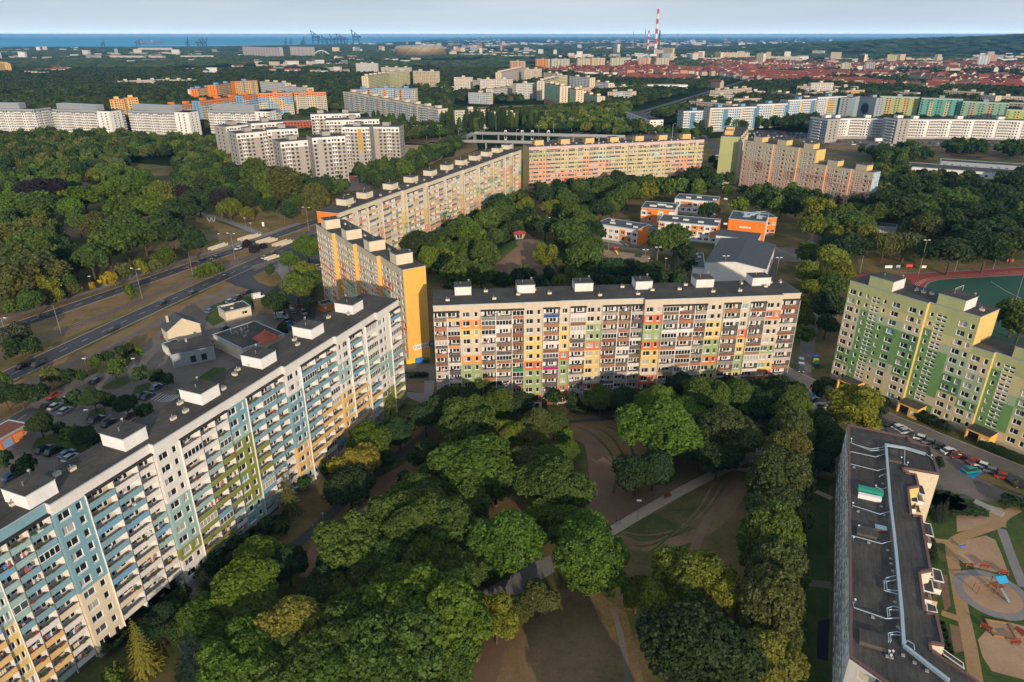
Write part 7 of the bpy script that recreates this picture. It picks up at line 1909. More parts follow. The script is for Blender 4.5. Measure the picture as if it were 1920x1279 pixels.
# red arched bridge
x, y = gp(603, 106); rt_ = empty('arch_bridge', (x, y, 0), 0, 'small white arched bridge with red deck near the ribbed slabs', 'bridge')
Wd = 32 / FPX * y; mb = MB()
mb.tube([(Wd * (k / 12 - .5), 0, 4 + 26 * math.sin(math.pi * k / 12)) for k in range(13)], 2.2, 'plain', (.7, .7, .7), seg=6); mb.build('arch', rt_)
mb = MB(); mb.box(-Wd * .8, -6, 5, Wd * .8, 6, 8, 'plain', (.40, .05, .05)); mb.build('deck', rt_)
for k in range(1, 12):
    if k % 2: mb = MB(); xx = Wd * (k / 12 - .5); mb.tube([(xx, 0, 8), (xx, 0, 4 + 26 * math.sin(math.pi * k / 12))], .7, 'plain', (.6, .6, .6), seg=4); mb.build('hanger', rt_)
# smoke plume and breakwater
mb = MB(); pts = gps([(520 / 2, 85.2), (480, 84.8), (650, 83.6), (650, 84.2), (300, 86.2)]); mb.prism(pts, 0, 4, 'concrete'); o = mb.build('breakwater'); tag(o, 'long low breakwater between the harbour and the open sea', 'breakwater')
for k, (xa, xb, y_) in enumerate(((282, 305, 81.5), (262, 276, 82.5))):
    x0_, y0_ = gp(xa, y_); x1_, _u = gp(xb, y_); L = x1_ - x0_; mb = MB(); sr = empty('cargo_ship', (x0_, y0_, 1.0), 0, ['dark hulled cargo ship with orange superstructure on the bay', 'smaller dark ship behind the breakwater'][k], 'ship')
    mb.prism([(0, 0), (L, 0), (L + 20, 12), (L, 24), (0, 24)], 0, 14, 'plain', (.10, .07, .08)); mb.build('hull', sr)
    mb = MB(); mb.box(L * .06, 3, 14, L * .2, 21, 40, 'plain', (.60, .25, .08)); mb.build('superstructure', sr); mb = MB(); mb.box(L * .3, 3, 14, L * .95, 21, 22, 'plain', (.25, .12, .1)); mb.build('deck_cargo', sr)

# ---- red roofed town and scattered buildings ---------------------------------
simple('redroof', (0.23, 0.062, 0.042), 0.85, 0.15, 0, 0.35, 0.05)
simple('brownroof', (0.16, 0.085, 0.065), 0.85, 0.15, 0, 0.3, 0.05)
def house_geo(mb, x, y, ang, L, w, h, rh, wc, rm):
    ca, sa = math.cos(ang), math.sin(ang)
    q = lambda a, b, z: (x + a * ca - b * sa, y + a * sa + b * ca, z)
    c_ = [(-L / 2, -w / 2), (L / 2, -w / 2), (L / 2, w / 2), (-L / 2, w / 2)]
    for i in range(4):
        (a, b), (c, d) = c_[i], c_[(i + 1) % 4]; mb.poly([q(a, b, 0), q(c, d, 0), q(c, d, h), q(a, b, h)], 'plain', wc)
    if rh > 0:
        e = .6
        mb.poly([q(-L / 2 - e, -w / 2 - e, h - .2), q(L / 2 + e, -w / 2 - e, h - .2), q(L / 2 + e, 0, h + rh), q(-L / 2 - e, 0, h + rh)], rm)
        mb.poly([q(L / 2 + e, w / 2 + e, h - .2), q(-L / 2 - e, w / 2 + e, h - .2), q(-L / 2 - e, 0, h + rh), q(L / 2 + e, 0, h + rh)], rm)
        for s_ in (-1, 1): mb.poly([q(s_ * L / 2, -w / 2, h), q(s_ * L / 2, w / 2, h), q(s_ * L / 2, 0, h + rh)], 'plain', wc)
    else: mb.poly([q(a, b, h) for a, b in c_], rm)
rh_ = random.Random(17)
WCOL = [(.50, .40, .30), (.62, .56, .46), (.58, .50, .42), (.44, .34, .26), (.66, .62, .56), (.50, .26, .18)]
def free(x, y, r=0): return all((x - a) ** 2 + (y - b) ** 2 > (c + r) ** 2 for a, b, c in EXCL)
TOWN = [(995, 136), (1060, 126), (1130, 121), (1260, 120), (1420, 116), (1560, 124), (1680, 122), (1920, 122), (1990, 130), (1990, 176), (1830, 170), (1680, 168), (1500, 158), (1420, 160), (1340, 166), (1290, 158), (1190, 156), (1130, 150)]
tw = gps(TOWN)
houses = []
y = min(p[1] for p in tw)
while y < max(p[1] for p in tw):
    x = min(p[0] for p in tw)
    while x < max(p[0] for p in tw):
        X, Y = x + rh_.uniform(-9, 9), y + rh_.uniform(-7, 7)
        if in_poly(X, Y, tw):
            v = noise.noise(Vector((X / 260, Y / 260, 4.2))); row = noise.noise(Vector((X / 130, Y / 130, 9)))
            if v > -.16 and abs(row) > 0.05 and free(X, Y, 6):
                an = .35 + .9 * round(noise.noise(Vector((X / 700, Y / 700, 1))) * 3) + rh_.choice([0, 0, 0, 1.57])
                houses.append((X, Y, an, rh_.uniform(12, 34), rh_.uniform(9, 12), rh_.uniform(6, 13), rh_.uniform(3.5, 5.5), rh_.choice(WCOL), 'redroof' if rh_.random() < (.86 if v > 0 else .6) else 'brownroof'))
        x += 31
    y += 24
houses.sort(key=lambda h: h[0] ** 2 + h[1] ** 2)
seen = [h for h in houses if 0 < proj(h[0], h[1], 8)[0] < 1920]
hset = seen[:280]; rest = seen[280:]
NUM = []
for h in hset:
    mb = MB(); house_geo(mb, 0, 0, 0, *h[3:])
    o = mb.build('house'); o.location = (h[0], h[1], 0); o.rotation_euler = (0, 0, h[2])
    q = proj(h[0], h[1], 5)
    where = 'behind the salmon low block' if q[0] < 1240 else ('beyond the dark hangar' if q[0] < 1420 else ('above the blue slab' if q[0] < 1620 else ('above the teal slab' if q[0] < 1780 else 'near the right edge')))
    tag(o, f"{'red' if h[8] == 'redroof' else 'brown'} roofed {'long ' if h[3] > 24 else 'small '}{rh_.choice(['white', 'tan']) if 0 else ('pale walled' if h[7][2] > .4 else 'tan walled')} house {where}", 'house', 'pitched roof houses of the town')
    o['px'] = q[0]; NUM.append(o)
    EXCL.append((h[0], h[1], 10))
mb = MB()
for h in rest: house_geo(mb, *h)
o = mb.build('town_houses'); tag(o, 'remaining red roofed town houses further away', 'houses', kind='stuff')
for h in rest[::2]: EXCL.append((h[0], h[1], 8))
# pale buildings scattered to the horizon
sc_b = []
for k in range(6800):
    py = 71.0 + 52 * rh_.random() ** 1.6; px = rh_.uniform(-20, 1940)
    x, y = gp(px, py)
    if y > 26000 or y < 1900: continue
    if px < 640 and py < 93 + (0 if px > 300 else 3): continue
    if px < 830 and py < 80: continue
    if px > 1560 and py < 96 and rh_.random() < .8: continue
    v = noise.noise(Vector((x / 900, y / 1500, 2.2)))
    thr = .06 if 830 < px < 1400 else (.10 if px < 830 else .16)
    if v < thr or in_poly(x, y, tw): continue
    if 1:
        big = y > 6000
        sc_b.append((x, y, rh_.uniform(-.5, .5), rh_.uniform(14, 46) * (1.8 if big else 1), rh_.uniform(9, 16) * (1.4 if big else 1), rh_.choice([5, 6, 8, 10, 12, 16]) if rh_.random() < .94 else 34, 0, rh_.choice([(.50, .48, .45), (.62, .60, .58), (.44, .37, .27), (.33, .31, .31), (.40, .20, .14), (.50, .40, .28), (.22, .28, .34)]), rh_.choice(['concrete', 'bitumen', 'concrete', 'brownroof', 'redroof'])))
for k in range(900):
    px, py = rh_.uniform(-20, 850), 91.5 + 62 * rh_.random() ** 1.5; x, y = gp(px, py)
    if noise.noise(Vector((x / 420, y / 700, 8.2))) > .16: sc_b.append((x, y, rh_.choice([-.3, .2, 1.2]), rh_.uniform(12, 48), rh_.uniform(9, 14), rh_.choice([5, 7, 9, 14]), rh_.choice([0, 0, 3.5]), rh_.choice([(.56, .55, .53), (.46, .43, .40), (.50, .40, .30), (.36, .40, .44)]), rh_.choice(['concrete', 'brownroof', 'redroof', 'bitumen'])))
sc_b.sort(key=lambda h: h[1])
sc_b = [h for h in sc_b if free(h[0], h[1], 15)]
for h in sc_b[:150]:
    mb = MB(); house_geo(mb, 0, 0, 0, *h[3:]); o = mb.build('building'); o.location = (h[0], h[1], 0); o.rotation_euler = (0, 0, h[2])
    q = proj(h[0], h[1], 5); EXCL.append((h[0], h[1], h[3] * .5))
    where = 'below the ribbed slabs' if q[0] < 640 else ('around the stadium' if q[0] < 960 else ('near the tower row' if q[0] < 1300 else ('between town and skyline' if q[0] < 1600 else 'below the wooded hills')))
    tag(o, f"{'low' if h[5] < 13 else 'taller'} {'white' if min(h[7]) > .5 else ('brick' if h[7][0] > 1.6 * h[7][1] else ('grey' if abs(h[7][0] - h[7][1]) < .05 else 'tan'))} flat roofed building {where}", 'building', 'scattered flat roofed buildings far off'); o['px'] = q[0]; NUM.append(o)
mb = MB()
for h in sc_b[150:]: house_geo(mb, *h)
o = mb.build('distant_buildings'); tag(o, 'distant city buildings reaching to the horizon', 'buildings', kind='stuff')

lg = {}
for o in NUM: lg.setdefault(o['label'], []).append(o)
for lb, ls in lg.items():
    ls.sort(key=lambda o: o['px'])
    for i, o in enumerate(ls):
        if len(ls) > 1: o['label'] = lb + (f', {ORD[i]} from left' if i < 20 else f', {ORD[min(19, len(ls) - 1 - i)]} from right')
        del o['px']
# ---- woodland of the middle and far distance -----------------------------------
cell = {}
for a, b_, c_ in EXCL: cell.setdefault((int(a // 60), int(b_ // 60)), []).append((a, b_, c_))
def free2(x, y, r):
    i, j = int(x // 60), int(y // 60)
    for u in (-1, 0, 1):
        for v in (-1, 0, 1):
            for a, b_, c_ in cell.get((i + u, j + v), ()):
                if (x - a) ** 2 + (y - b_) ** 2 < (c_ + r) ** 2: return False
    return True
def seg_d(x, y, pl):
    best = 1e9
    for (ax, ay), (bx_, by_) in zip(pl[:-1], pl[1:]):
        dx, dy = bx_ - ax, by_ - ay; t = max(0, min(1, ((x - ax) * dx + (y - ay) * dy) / (dx * dx + dy * dy)))
        best = min(best, (x - ax - t * dx) ** 2 + (y - ay - t * dy) ** 2)
    return math.sqrt(best)
OPEN = [gps(p) for p in ([(823, 215), (850, 196), (1022, 194), (1005, 214), (900, 216)], [(745, 268), (850, 262), (1010, 262), (1010, 300), (740, 315)], [(1500, 256), (2000, 262), (2000, 300), (1700, 300), (1540, 290)], [(1390, 243), (1520, 250), (1515, 262), (1390, 262)], [(1100, 248), (1340, 240), (1360, 300), (1120, 270)], [(640, 310), (770, 305), (770, 345), (640, 355)],
                          [(330, 128), (640, 118), (640, 124), (340, 137)], [(850, 250), (1180, 248), (1180, 275), (850, 280)])]
def gen(y0, y1, sp, r0, r1, pxpad=60, dk=.6):
    out = []; y = y0
    while y < y1:
        half = y * (960 + pxpad) / FPX / _c * 1.0
        x = -half
        while x < half:
            X, Y = x + rh_.uniform(-.5, .5) * sp, y + rh_.uniform(-.5, .5) * sp
            x += sp
            v = noise.noise(Vector((X / 300, Y / 300, 0.5))); v2 = noise.noise(Vector((X / 70, Y / 70, 3.5)))
            inn = in_poly(X, Y, tw)
            if v + .5 * v2 < (-.30 if not inn else .02): continue
            q = proj(X, Y, 0)
            if q[0] > 830 and q[1] < 118 and v + .4 * v2 < -.02: continue
            r = rh_.uniform(r0, r1) * (.6 if inn else 1)
            if not free2(X, Y, r * .7): continue
            if seg_d(X, Y, RN[5:]) < 26 or seg_d(X, Y, RS[5:]) < 18: continue
            if any(in_poly(X, Y, p_) for p_ in OPEN): continue
            out.append((X, Y, r, min(12.5, r * rh_.uniform(1.3, 1.9) + 2), tuple(dk * q_ for q_ in jit(TC[rh_.choice('dddmmoh')], rh_))))
        y += sp * .86
    return out
near_skip = [gps(p) for p in ([(-500, 1400), (-500, 236), (430, 250), (620, 290), (850, 262), (1010, 225), (1180, 205), (1260, 240), (1500, 240), (1600, 265), (2100, 265), (2400, 1400)],)]
def okfar(t): return not in_poly(t[0], t[1], near_skip[0])
g1 = [t for t in gen(430, 1100, 9.5, 4.2, 6.6, dk=.75) if okfar(t)]
g2 = gen(1100, 2300, 15, 6, 10); g3 = gen(2300, 5200, 30, 12, 20, 20)
g4 = gen(5200, 9000, 75, 28, 50, 10)
g4 = [t for t in g4 if proj(t[0], t[1], 0)[0] > 560 or proj(t[0], t[1], 0)[1] > 90]
g4 = [(a, b_, c_, min(26, d_), e_) for a, b_, c_, d_, e_ in g4]; g3 = [(a, b_, c_, min(20, d_), e_) for a, b_, c_, d_, e_ in g3]
g5 = []
for k in range(5200):
    u_, v_ = rh_.random(), rh_.random() * .7; X, Y, z_ = ridge(u_, v_)
    if z_ > 3: g5.append((X, Y, rh_.uniform(22, 40), rh_.uniform(12, 20), tuple(.6 * q_ for q_ in jit(TC[rh_.choice('ddm')], rh_)), z_ - 2))
mass('woodland', g5, 3, 'dark woods covering the far right hills')
mass('woodland', g1, 1, 'leafy woods and garden trees between the middle distance blocks'); mass('woodland', g2, 2, 'woods and street trees in front of the stadium and town'); mass('woodland', g3, 3, 'far woods below the horizon'); mass('woodland', g4, 3, 'farthest dark woods along the horizon')
print('far', len(g1), len(g2), len(g3), len(g4), 'houses', len(houses), len(sc_b))
# ================================================================ vehicles, lamps, people, furniture
def car_meshes(kind):
    """body, windows and wheels of a car, 4.4 m long, along +x"""
    L, Wd, H1, H2 = {'car': (4.4, 1.8, .82, 1.46), 'suv': (4.6, 1.9, .98, 1.74), 'van': (5.2, 2.0, 1.1, 2.3), 'small': (3.7, 1.65, .82, 1.48)}[kind]
    mb = MB(); hw = Wd / 2
    if kind == 'van': top = [(-L * .48, H2 * .98), (L * .20, H2 * .98)]; gl = [(-L * .49, H1), (L * .36, H1)]
    else: top = [(-L * .30, H2), (L * .10, H2)]; gl = [(-L * .44, H1 + .06), (L * .27, H1)]
    prof = [(-L / 2, .32), (-L / 2, H1 * .86), gl[0], gl[1], (L * .47, H1 * .82), (L / 2, H1 * .55), (L / 2, .30)]
    for y in (-hw, hw): mb.poly([(x, y * (.97 if z > H1 * .8 else 1), z) for x, z in prof], 'carpaint')
    for (xa, za), (xb, zb_) in zip(prof[:-1], prof[1:]):
        ya = hw * (.97 if za > H1 * .8 else 1); yb = hw * (.97 if zb_ > H1 * .8 else 1)
        mb.poly([(xa, -ya, za), (xb, -yb, zb_), (xb, yb, zb_), (xa, ya, za)], 'carpaint')
    mb.poly([(-L / 2, -hw, .3), (L / 2, -hw, .3), (L / 2, hw, .3), (-L / 2, hw, .3)], 'rubberdark')
    tw_ = hw * .80
    mb.poly([(top[0][0], -tw_, top[0][1]), (top[1][0], -tw_, top[1][1]), (top[1][0], tw_, top[1][1]), (top[0][0], tw_, top[0][1])], 'carpaint')
    if kind == 'van':
        for s_ in (-1, 1): mb.poly([(gl[0][0], s_ * hw * .97, H1), (L * .12, s_ * hw * .97, H1), (L * .12, s_ * tw_, H2 * .98), (top[0][0], s_ * tw_, H2 * .98)], 'carpaint')
        mb.poly([(gl[0][0], -hw * .97, H1), (top[0][0], -tw_, H2 * .98), (top[0][0], tw_, H2 * .98), (gl[0][0], hw * .97, H1)], 'carpaint')
    body = mb.mesh('body')
    mb = MB()
    g0, g1 = gl; t0, t1 = top; gw = hw * .95
    mb.poly([(g1[0], -gw, g1[1]), (g1[0], gw, g1[1]), (t1[0], tw_, t1[1]), (t1[0], -tw_, t1[1])], 'carglass')
    if kind != 'van': mb.poly([(g0[0], -gw, g0[1]), (g0[0], gw, g0[1]), (t0[0], tw_, t0[1]), (t0[0], -tw_, t0[1])], 'carglass')
    for s_ in (-1, 1):
        xa = g0[0] if kind != 'van' else L * .12; xt = t0[0] if kind != 'van' else L * .12
        mb.poly([(xa, s_ * gw, H1 + .02), (g1[0], s_ * gw, H1 + .02), (t1[0], s_ * tw_, t1[1]), (xt, s_ * tw_, t0[1])], 'carglass')
    glass = mb.mesh('windows')
    mb = MB(); mb.tube([(0, -.1, 0), (0, .1, 0)], .31, 'tyre', seg=12); mb.tube([(0, -.115, 0), (0, .115, 0)], .17, 'metal', seg=8); wheel = mb.mesh('wheel')
    mb = MB(); mb.box(-.03, -.2, -.08, .03, .2, .08, 'plain', (.75, .75, .7)); hl_ = mb.mesh('headlight')
    mb = MB(); mb.box(-.03, -.2, -.08, .03, .2, .08, 'plain', (.35, .02, .02)); tl = mb.mesh('tail_light')
    return body, glass, wheel, hl_, tl, L, hw, H1
CM = {k: car_meshes(k) for k in ('car', 'suv', 'van', 'small')}
CCOL = {'black': (.012, .012, .014), 'dark blue': (.015, .025, .05), 'dark grey': (.05, .052, .056), 'silver': (.42, .43, .45), 'white': (.72, .72, .71), 'red': (.36, .02, .015), 'teal': (.01, .24, .22), 'blue': (.06, .14, .28), 'grey': (.16, .165, .17), 'dark green': (.015, .05, .03), 'maroon': (.15, .012, .015)}
def car(px, py, dpx, dpy, color, place, kind='car', world_ang=None, detail=True, group=None):
    x, y = gp(px, py, .7); x2, y2 = gp(px + dpx, py + dpy, .7)
    ang = world_ang if world_ang is not None else math.atan2(y2 - y, x2 - x)
    nm = {'van': 'van'}.get(kind, 'parked_car' if 'park' in place or 'row' in place else 'car')
    return (nm, x, y, ang, color, place, kind, detail, group, px)
CARS = []
def hd(pl, px, py):
    x, y = gp(px, py); best = None
    for a, b_ in zip(pl[:-1], pl[1:]):
        dx, dy = b_[0] - a[0], b_[1] - a[1]; t = max(0, min(1, ((x - a[0]) * dx + (y - a[1]) * dy) / (dx * dx + dy * dy)))
        dd = (x - a[0] - t * dx) ** 2 + (y - a[1] - t * dy) ** 2
        if best is None or dd < best[0]: best = (dd, math.atan2(dy, dx))
    return best[1]
for px, py, c_ in ((43, 685, 'black'), (72, 681, 'dark grey'), (212, 618, 'black'), (307, 567, 'black'), (362, 549, 'black'), (422, 518, 'dark grey'), (512, 475, 'dark blue')):
    CARS.append(car(px, py, 0, 0, c_, 'on the near carriageway of the avenue', world_ang=hd(RS, px, py)))
for px, py, c_ in ((24, 630, 'dark grey'), (358, 498, 'maroon'), (378, 488, 'black'), (403, 483, 'dark blue'), (447, 465, 'white')):
    CARS.append(car(px, py, 0, 0, c_, 'on the far carriageway of the avenue', world_ang=hd(RN, px, py) + math.pi))
for a in ((432, 564, 20, -9, 'silver', 'car'), (447, 557, 20, -10, 'dark blue', 'suv'), (464, 548, 20, -9, 'black', 'suv'), (394, 582, 22, -12, 'blue', 'car'), (485, 556, 22, -5, 'white', 'van'), (527, 593, 22, -3, 'silver', 'van'), (548, 582, 8, 10, 'black', 'car'), (560, 575, 10, 9, 'red', 'car'), (569, 585, 10, 9, 'silver', 'car'), (541, 599, 20, -3, 'dark blue', 'car'), (543, 606, 20, -3, 'blue', 'car'), (547, 614, 20, -3, 'blue', 'car'), (403, 641, 4, 14, 'dark green', 'suv'), (420, 643, 12, 12, 'grey', 'van'), (311, 627, 14, -5, 'maroon', 'small'), (497, 482, 16, -7, 'silver', 'car')):
    CARS.append(car(*a[:5], 'parked around the shops left of the teal block', a[5]))
for a in ((180, 713, 'dark blue', 'car'), (89, 759, 'black', 'car'), (104, 761, 'silver', 'car'), (122, 769, 'silver', 'car'), (101, 740, 'red', 'car'), (128, 746, 'silver', 'small'), (150, 744, 'blue', 'small'), (266, 740, 'dark blue', 'car'), (277, 742, 'dark grey', 'car'), (294, 725, 'blue', 'car'), (181, 786, 'dark grey', 'suv'), (204, 792, 'dark blue', 'car'), (242, 777, 'maroon', 'small'), (81, 841, 'dark blue', 'car'), (100, 845, 'black', 'suv'), (125, 850, 'blue', 'car'), (132, 857, 'silver', 'car'), (51, 800, 'black', 'car'), (22, 891, 'blue', 'car'), (420, 614, 'dark blue', 'car')):
    CARS.append(car(a[0], a[1], 20, -12, a[2], 'in the big car park on the left', a[3]))
for a in ((585, 500, 'white'), (591, 502, 'white'), (597, 499, 'white')): CARS.append(car(a[0], a[1], 20, -3, a[2], 'parked by the base of the golden ended block'))
for a in ((1502.6, 677, 1, 14, 'silver', 'car'), (1502, 691, 1, 14, 'black', 'suv')): CARS.append(car(*a[:5], 'on the lane beside the central block end', a[5]))
for a in ((1537, 749, 'dark blue'), (1541, 761, 'silver'), (1540, 768, 'dark grey'), (1541, 775, 'red'), (1540, 782, 'grey'), (1542, 790, 'white')): CARS.append(car(a[0], a[1], 20, 2, a[2], 'in the parking row by the tree row'))
for a in ((1557, 742, 20, -9, 'black'), (1641, 781, 18, -9, 'black'), (1640, 797, 16, -4, 'black'), (1670, 795.5, 18, 3, 'dark grey'), (1686, 801, 20, -4, 'white'), (1697, 807.5, 20, -3, 'silver'), (1653, 806, 18, 1, 'grey'), (1673, 809, 18, 1, 'dark grey'), (1730, 822, 18, 5, 'white'), (1746, 829, 18, 4, 'grey'), (1763, 837, 18, 5, 'dark grey'), (1780, 845, 20, -3, 'white'), (1796, 853, 18, 2, 'maroon'), (1828, 865, 18, -3, 'red'), (1847, 874, 18, 6, 'white'), (1821, 881, 20, -3, 'teal'), (1863, 883, 18, 5, 'grey'), (1883, 893, 18, 4, 'red'), (1905, 899, 20, -4, 'black'), (1918, 910, 18, 3, 'black')):
    CARS.append(car(*a[:5], 'along the street before the green block'))
rc = random.Random(6)
cl = ['black', 'dark grey', 'silver', 'white', 'grey', 'red', 'dark blue', 'blue', 'white', 'silver']
for i in range(64):
    px = 1500 + 7.0 * i + rc.uniform(-1.5, 1.5)
    if rc.random() < .82: CARS.append(car(px, 264.8 + (px - 1500) * .012, 0, 0, rc.choice(cl), 'before the white terraces on the right', world_ang=1.4, detail=False, group='tiny parked cars on the right street'))
    if rc.random() < .35: CARS.append(car(px + 3, 269.5 + (px - 1500) * .012, 0, 0, rc.choice(cl), 'on the lane below the white terraces', world_ang=0, detail=False, group='tiny parked cars on the right street'))
for r_ in range(4):
    for i in range(13):
        if rc.random() < .8: CARS.append(car(1404 + i * 8.2 + r_ * 2, 247.0 + r_ * 3.2 + i * .25, 0, 0, rc.choice(cl), 'in the car park behind the brown block', world_ang=1.2, detail=False, group='tiny cars in the car park behind the brown block'))
for i in range(7): CARS.append(car(660 + i * 11, 331 - i * .8, 0, 0, rc.choice(cl), 'at the foot of the grey estate', world_ang=.3, detail=False, group='tiny cars below the grey estate'))
for px, py in ((1230, 253), (1262, 253), (1345, 291), (1344, 300), (1668, 290.5), (1690, 291.5), (1700, 290), (1835, 296), (1890, 298), (1120, 258), (1140, 228), (1175, 216), (1095, 246), (1350, 345), (1358, 352), (1348, 350), (1390, 350)): CARS.append(car(px, py, 0, 0, rc.choice(cl), 'on the streets of the middle distance', world_ang=1.1 if px < 1200 else .2, detail=False, group='tiny cars on the middle distance streets'))
g_ = {}
for c_ in CARS: g_.setdefault((c_[4], c_[6], c_[5]), []).append(c_)
simpl = {}
for key, lst in g_.items():
    lst.sort(key=lambda c_: c_[9])
    for i, (nm, x, y, ang, color, place, kind, detail, group, px) in enumerate(lst):
        word = {'van': 'van', 'suv': 'off road car', 'small': 'hatchback', 'car': 'car'}[kind]
        lab = f'{color} {word} {place}'
        if len(lst) > 1: lab += ', leftmost' if i == 0 else (', rightmost' if i == len(lst) - 1 else f', {ORD[i]} from left')
        body, glass, wheel, hl_, tl, L, hw, H1 = CM[kind]
        cc = CCOL[color]
        if detail:
            rt_ = empty('van' if kind == 'van' else 'car', (x, y, .06), ang, lab, 'van' if kind == 'van' else 'car', group or 'cars around the near blocks')
            o = bpy.data.objects.new('body', body); COL.objects.link(o); o.parent = rt_; o.color = (*cc, 1)
            o = bpy.data.objects.new('windows', glass); COL.objects.link(o); o.parent = rt_
            for sx_ in (-.31, .31):
                for sy_ in (-1, 1):
                    o = bpy.data.objects.new('wheel', wheel); COL.objects.link(o); o.parent = rt_; o.location = (L * sx_, sy_ * (hw - .1), .31)
            for sy_ in (-1, 1):
                o = bpy.data.objects.new('headlight', hl_); COL.objects.link(o); o.parent = rt_; o.location = (L / 2 + .01, sy_ * (hw - .3), H1 * .62)
                o = bpy.data.objects.new('tail_light', tl); COL.objects.link(o); o.parent = rt_; o.location = (-L / 2 - .01, sy_ * (hw - .3), H1 * .74)
        else:
            if color not in simpl:
                mb = MB(); mb.box(-2.1, -.85, .25, 2.1, .85, .85, 'plain', cc); mb.prism([(-1.4, -.75), (.8, -.75), (.8, .75), (-1.4, .75)], .85, 1.42, 'carglass', top='plain', topcol=cc); simpl[color] = mb.mesh('car')
            o = bpy.data.objects.new('car', simpl[color]); COL.objects.link(o); o.location = (x, y, .05); o.rotation_euler = (0, 0, ang + rc.uniform(-.05, .05)); tag(o, lab, 'car', group)
# white lorry on the right street
x, y = gp(1656, 266.5); rt_ = empty('lorry', (x, y, 0), 0, 'white box lorry with blue cab on the street before the white terraces', 'lorry')
mb = MB(); mb.box(-9, -1.3, 1, 3, 1.3, 4, 'frame'); mb.build('cargo_box', rt_); mb = MB(); mb.box(3.3, -1.2, .6, 5.6, 1.2, 3.2, 'plain', (.05, .2, .5)); mb.build('cab', rt_)
for xx in (-7, -5.5, 4.4):
    for yy in (-1.2, 1.2): mb = MB(); mb.tube([(xx, yy - .15, .5), (xx, yy + .15, .5)], .5, 'tyre', seg=10); mb.build('wheel', rt_)

# street lamps
def lamp(px, py, H_, arms, label, ang=0.0, name='street_lamp', group='tall lamps of the avenue', r=.14):
    x, y = gp(px, py); rt_ = empty(name, (x, y, 0), ang, label, 'street lamp', group)
    mb = MB(); mb.tube([(0, 0, 0), (0, 0, H_)], [r, r * .55], 'metal', seg=7); mb.build('pole', rt_)
    for s_ in arms:
        mb = MB(); mb.tube([(0, 0, H_ - .1), (s_ * 1.9, 0, H_ + .35)], r * .45, 'metal', seg=5); a_ = mb.build('arm', rt_)
        mb = MB(); mb.box(s_ * 1.9 - .55, -.2, H_ + .25, s_ * 1.9 + .55, .2, H_ + .45, 'frame'); mb.build('lamp_head', a_)
for i, (px, py, H_, arms) in enumerate(((23, 662, 13, (-1, 1)), (116, 630, 12, ()), (267, 561, 13, (-1, 1)), (362.5, 521, 12, ()), (441, 487.5, 13, (-1, 1)), (579, 433, 13, (-1, 1)), (652, 405, 13, (1,)))):
    lamp(px, py, H_, arms, f'{ORD[i]} tall pole from the left between the carriageways of the avenue', -.3)
for i, (px, py) in enumerate(((173, 540), (346, 483), (413, 457), (472, 436), (376, 403), (417, 415), (461, 426), (534, 416), (1007, 385), (1035, 392), (1247, 505), (1215, 505), (1030, 425), (1283, 870), (1195, 975), (640, 955), (256, 700), (165, 700), (105, 722), (170, 800))):
    lamp(px, py, 5.0, (0,), f'small park lamp, {ORD[i]} when counted by distance along the footpaths', name='park_lamp', group='small lamps along the footpaths', r=.07)
for i, (px, py, H_) in enumerate(((1722, 515, 16), (1790, 510, 12), (1862, 505, 12), (1905, 562, 16), (1230, 512, 12), (1208, 500, 8), (1355, 530, 12), (1141, 470, 9), (1612, 512, 9), (1455, 520, 9))):
    lamp(px, py, H_, (-.5, .5), f'floodlight pole of the sports grounds, {ORD[i]} of the ten', name='floodlight_pole', group='floodlight poles', r=.12)
for i, (px, py) in enumerate(((895, 246), (930, 243), (1038, 248), (1072, 246), (1100, 240), (1140, 226), (860, 268), (905, 272), (1155, 246), (1010, 262), (968, 270), (780, 262), (800, 263), (825, 262), (1260, 258))):
    lamp(px, py, 14, (-1, 1) if i % 2 else (1,), f'distant avenue lamp near the viaduct, {ORD[i]} listed', group='lamps near the viaduct', r=.2)

# viaduct with stairs and lift towers
def viaduct(a, b, z, w, label):
    A_, B_ = Vector(gp(*a, z)), Vector(gp(*b, z)); d = B_ - A_; L = d.length; ang = math.atan2(d.y, d.x)
    rt_ = empty('footbridge', (A_.x, A_.y, 0), ang, label, 'bridge', 'footbridges over the tram stop')
    mb = MB(); mb.box(0, -w / 2, z - .9, L, w / 2, z, 'concrete'); mb.build('deck', rt_)
    for s_ in (-1, 1): mb = MB(); mb.box(0, s_ * (w / 2 - .05) - .05, z + .003, L, s_ * (w / 2 - .05) + .05, z + 1.1, 'metal'); mb.build('railing', rt_)
    k = int(L / 26)
    for i in range(k + 1): mb = MB(); mb.box(L * i / max(1, k) - .7, -1, 0, L * i / max(1, k) + .7, 1, z - .9, 'concrete'); mb.build('pier', rt_)
    return rt_, L
viaduct((889, 249.5), (1172, 256.5), 7, 7, 'upper long concrete footbridge deck behind the salmon block'); viaduct((862, 264.5), (1012, 267.5), 6.5, 5, 'lower concrete footbridge deck nearest the long cream block')
rt_, L = viaduct((858, 264), (891, 249), 6.8, 5, 'sloping covered stair joining the two footbridge decks')
for i, px in enumerate((948, 979, 998, 1028)):
    x, y = gp(px, 262); rt_ = empty('lift_tower', (x, y, 0), 0, f'{ORD[i]} small white lift tower from the left at the footbridge', 'lift tower', 'lift towers of the footbridge')
    mb = MB(); mb.box(-1.3, -1.3, 0, 1.3, 1.3, 9.5, 'frame'); mb.build('shaft', rt_); mb = MB(); mb.box(-.9, -1.36, 1, .9, -1.31, 8.6, 'glass'); mb.build('window', rt_)
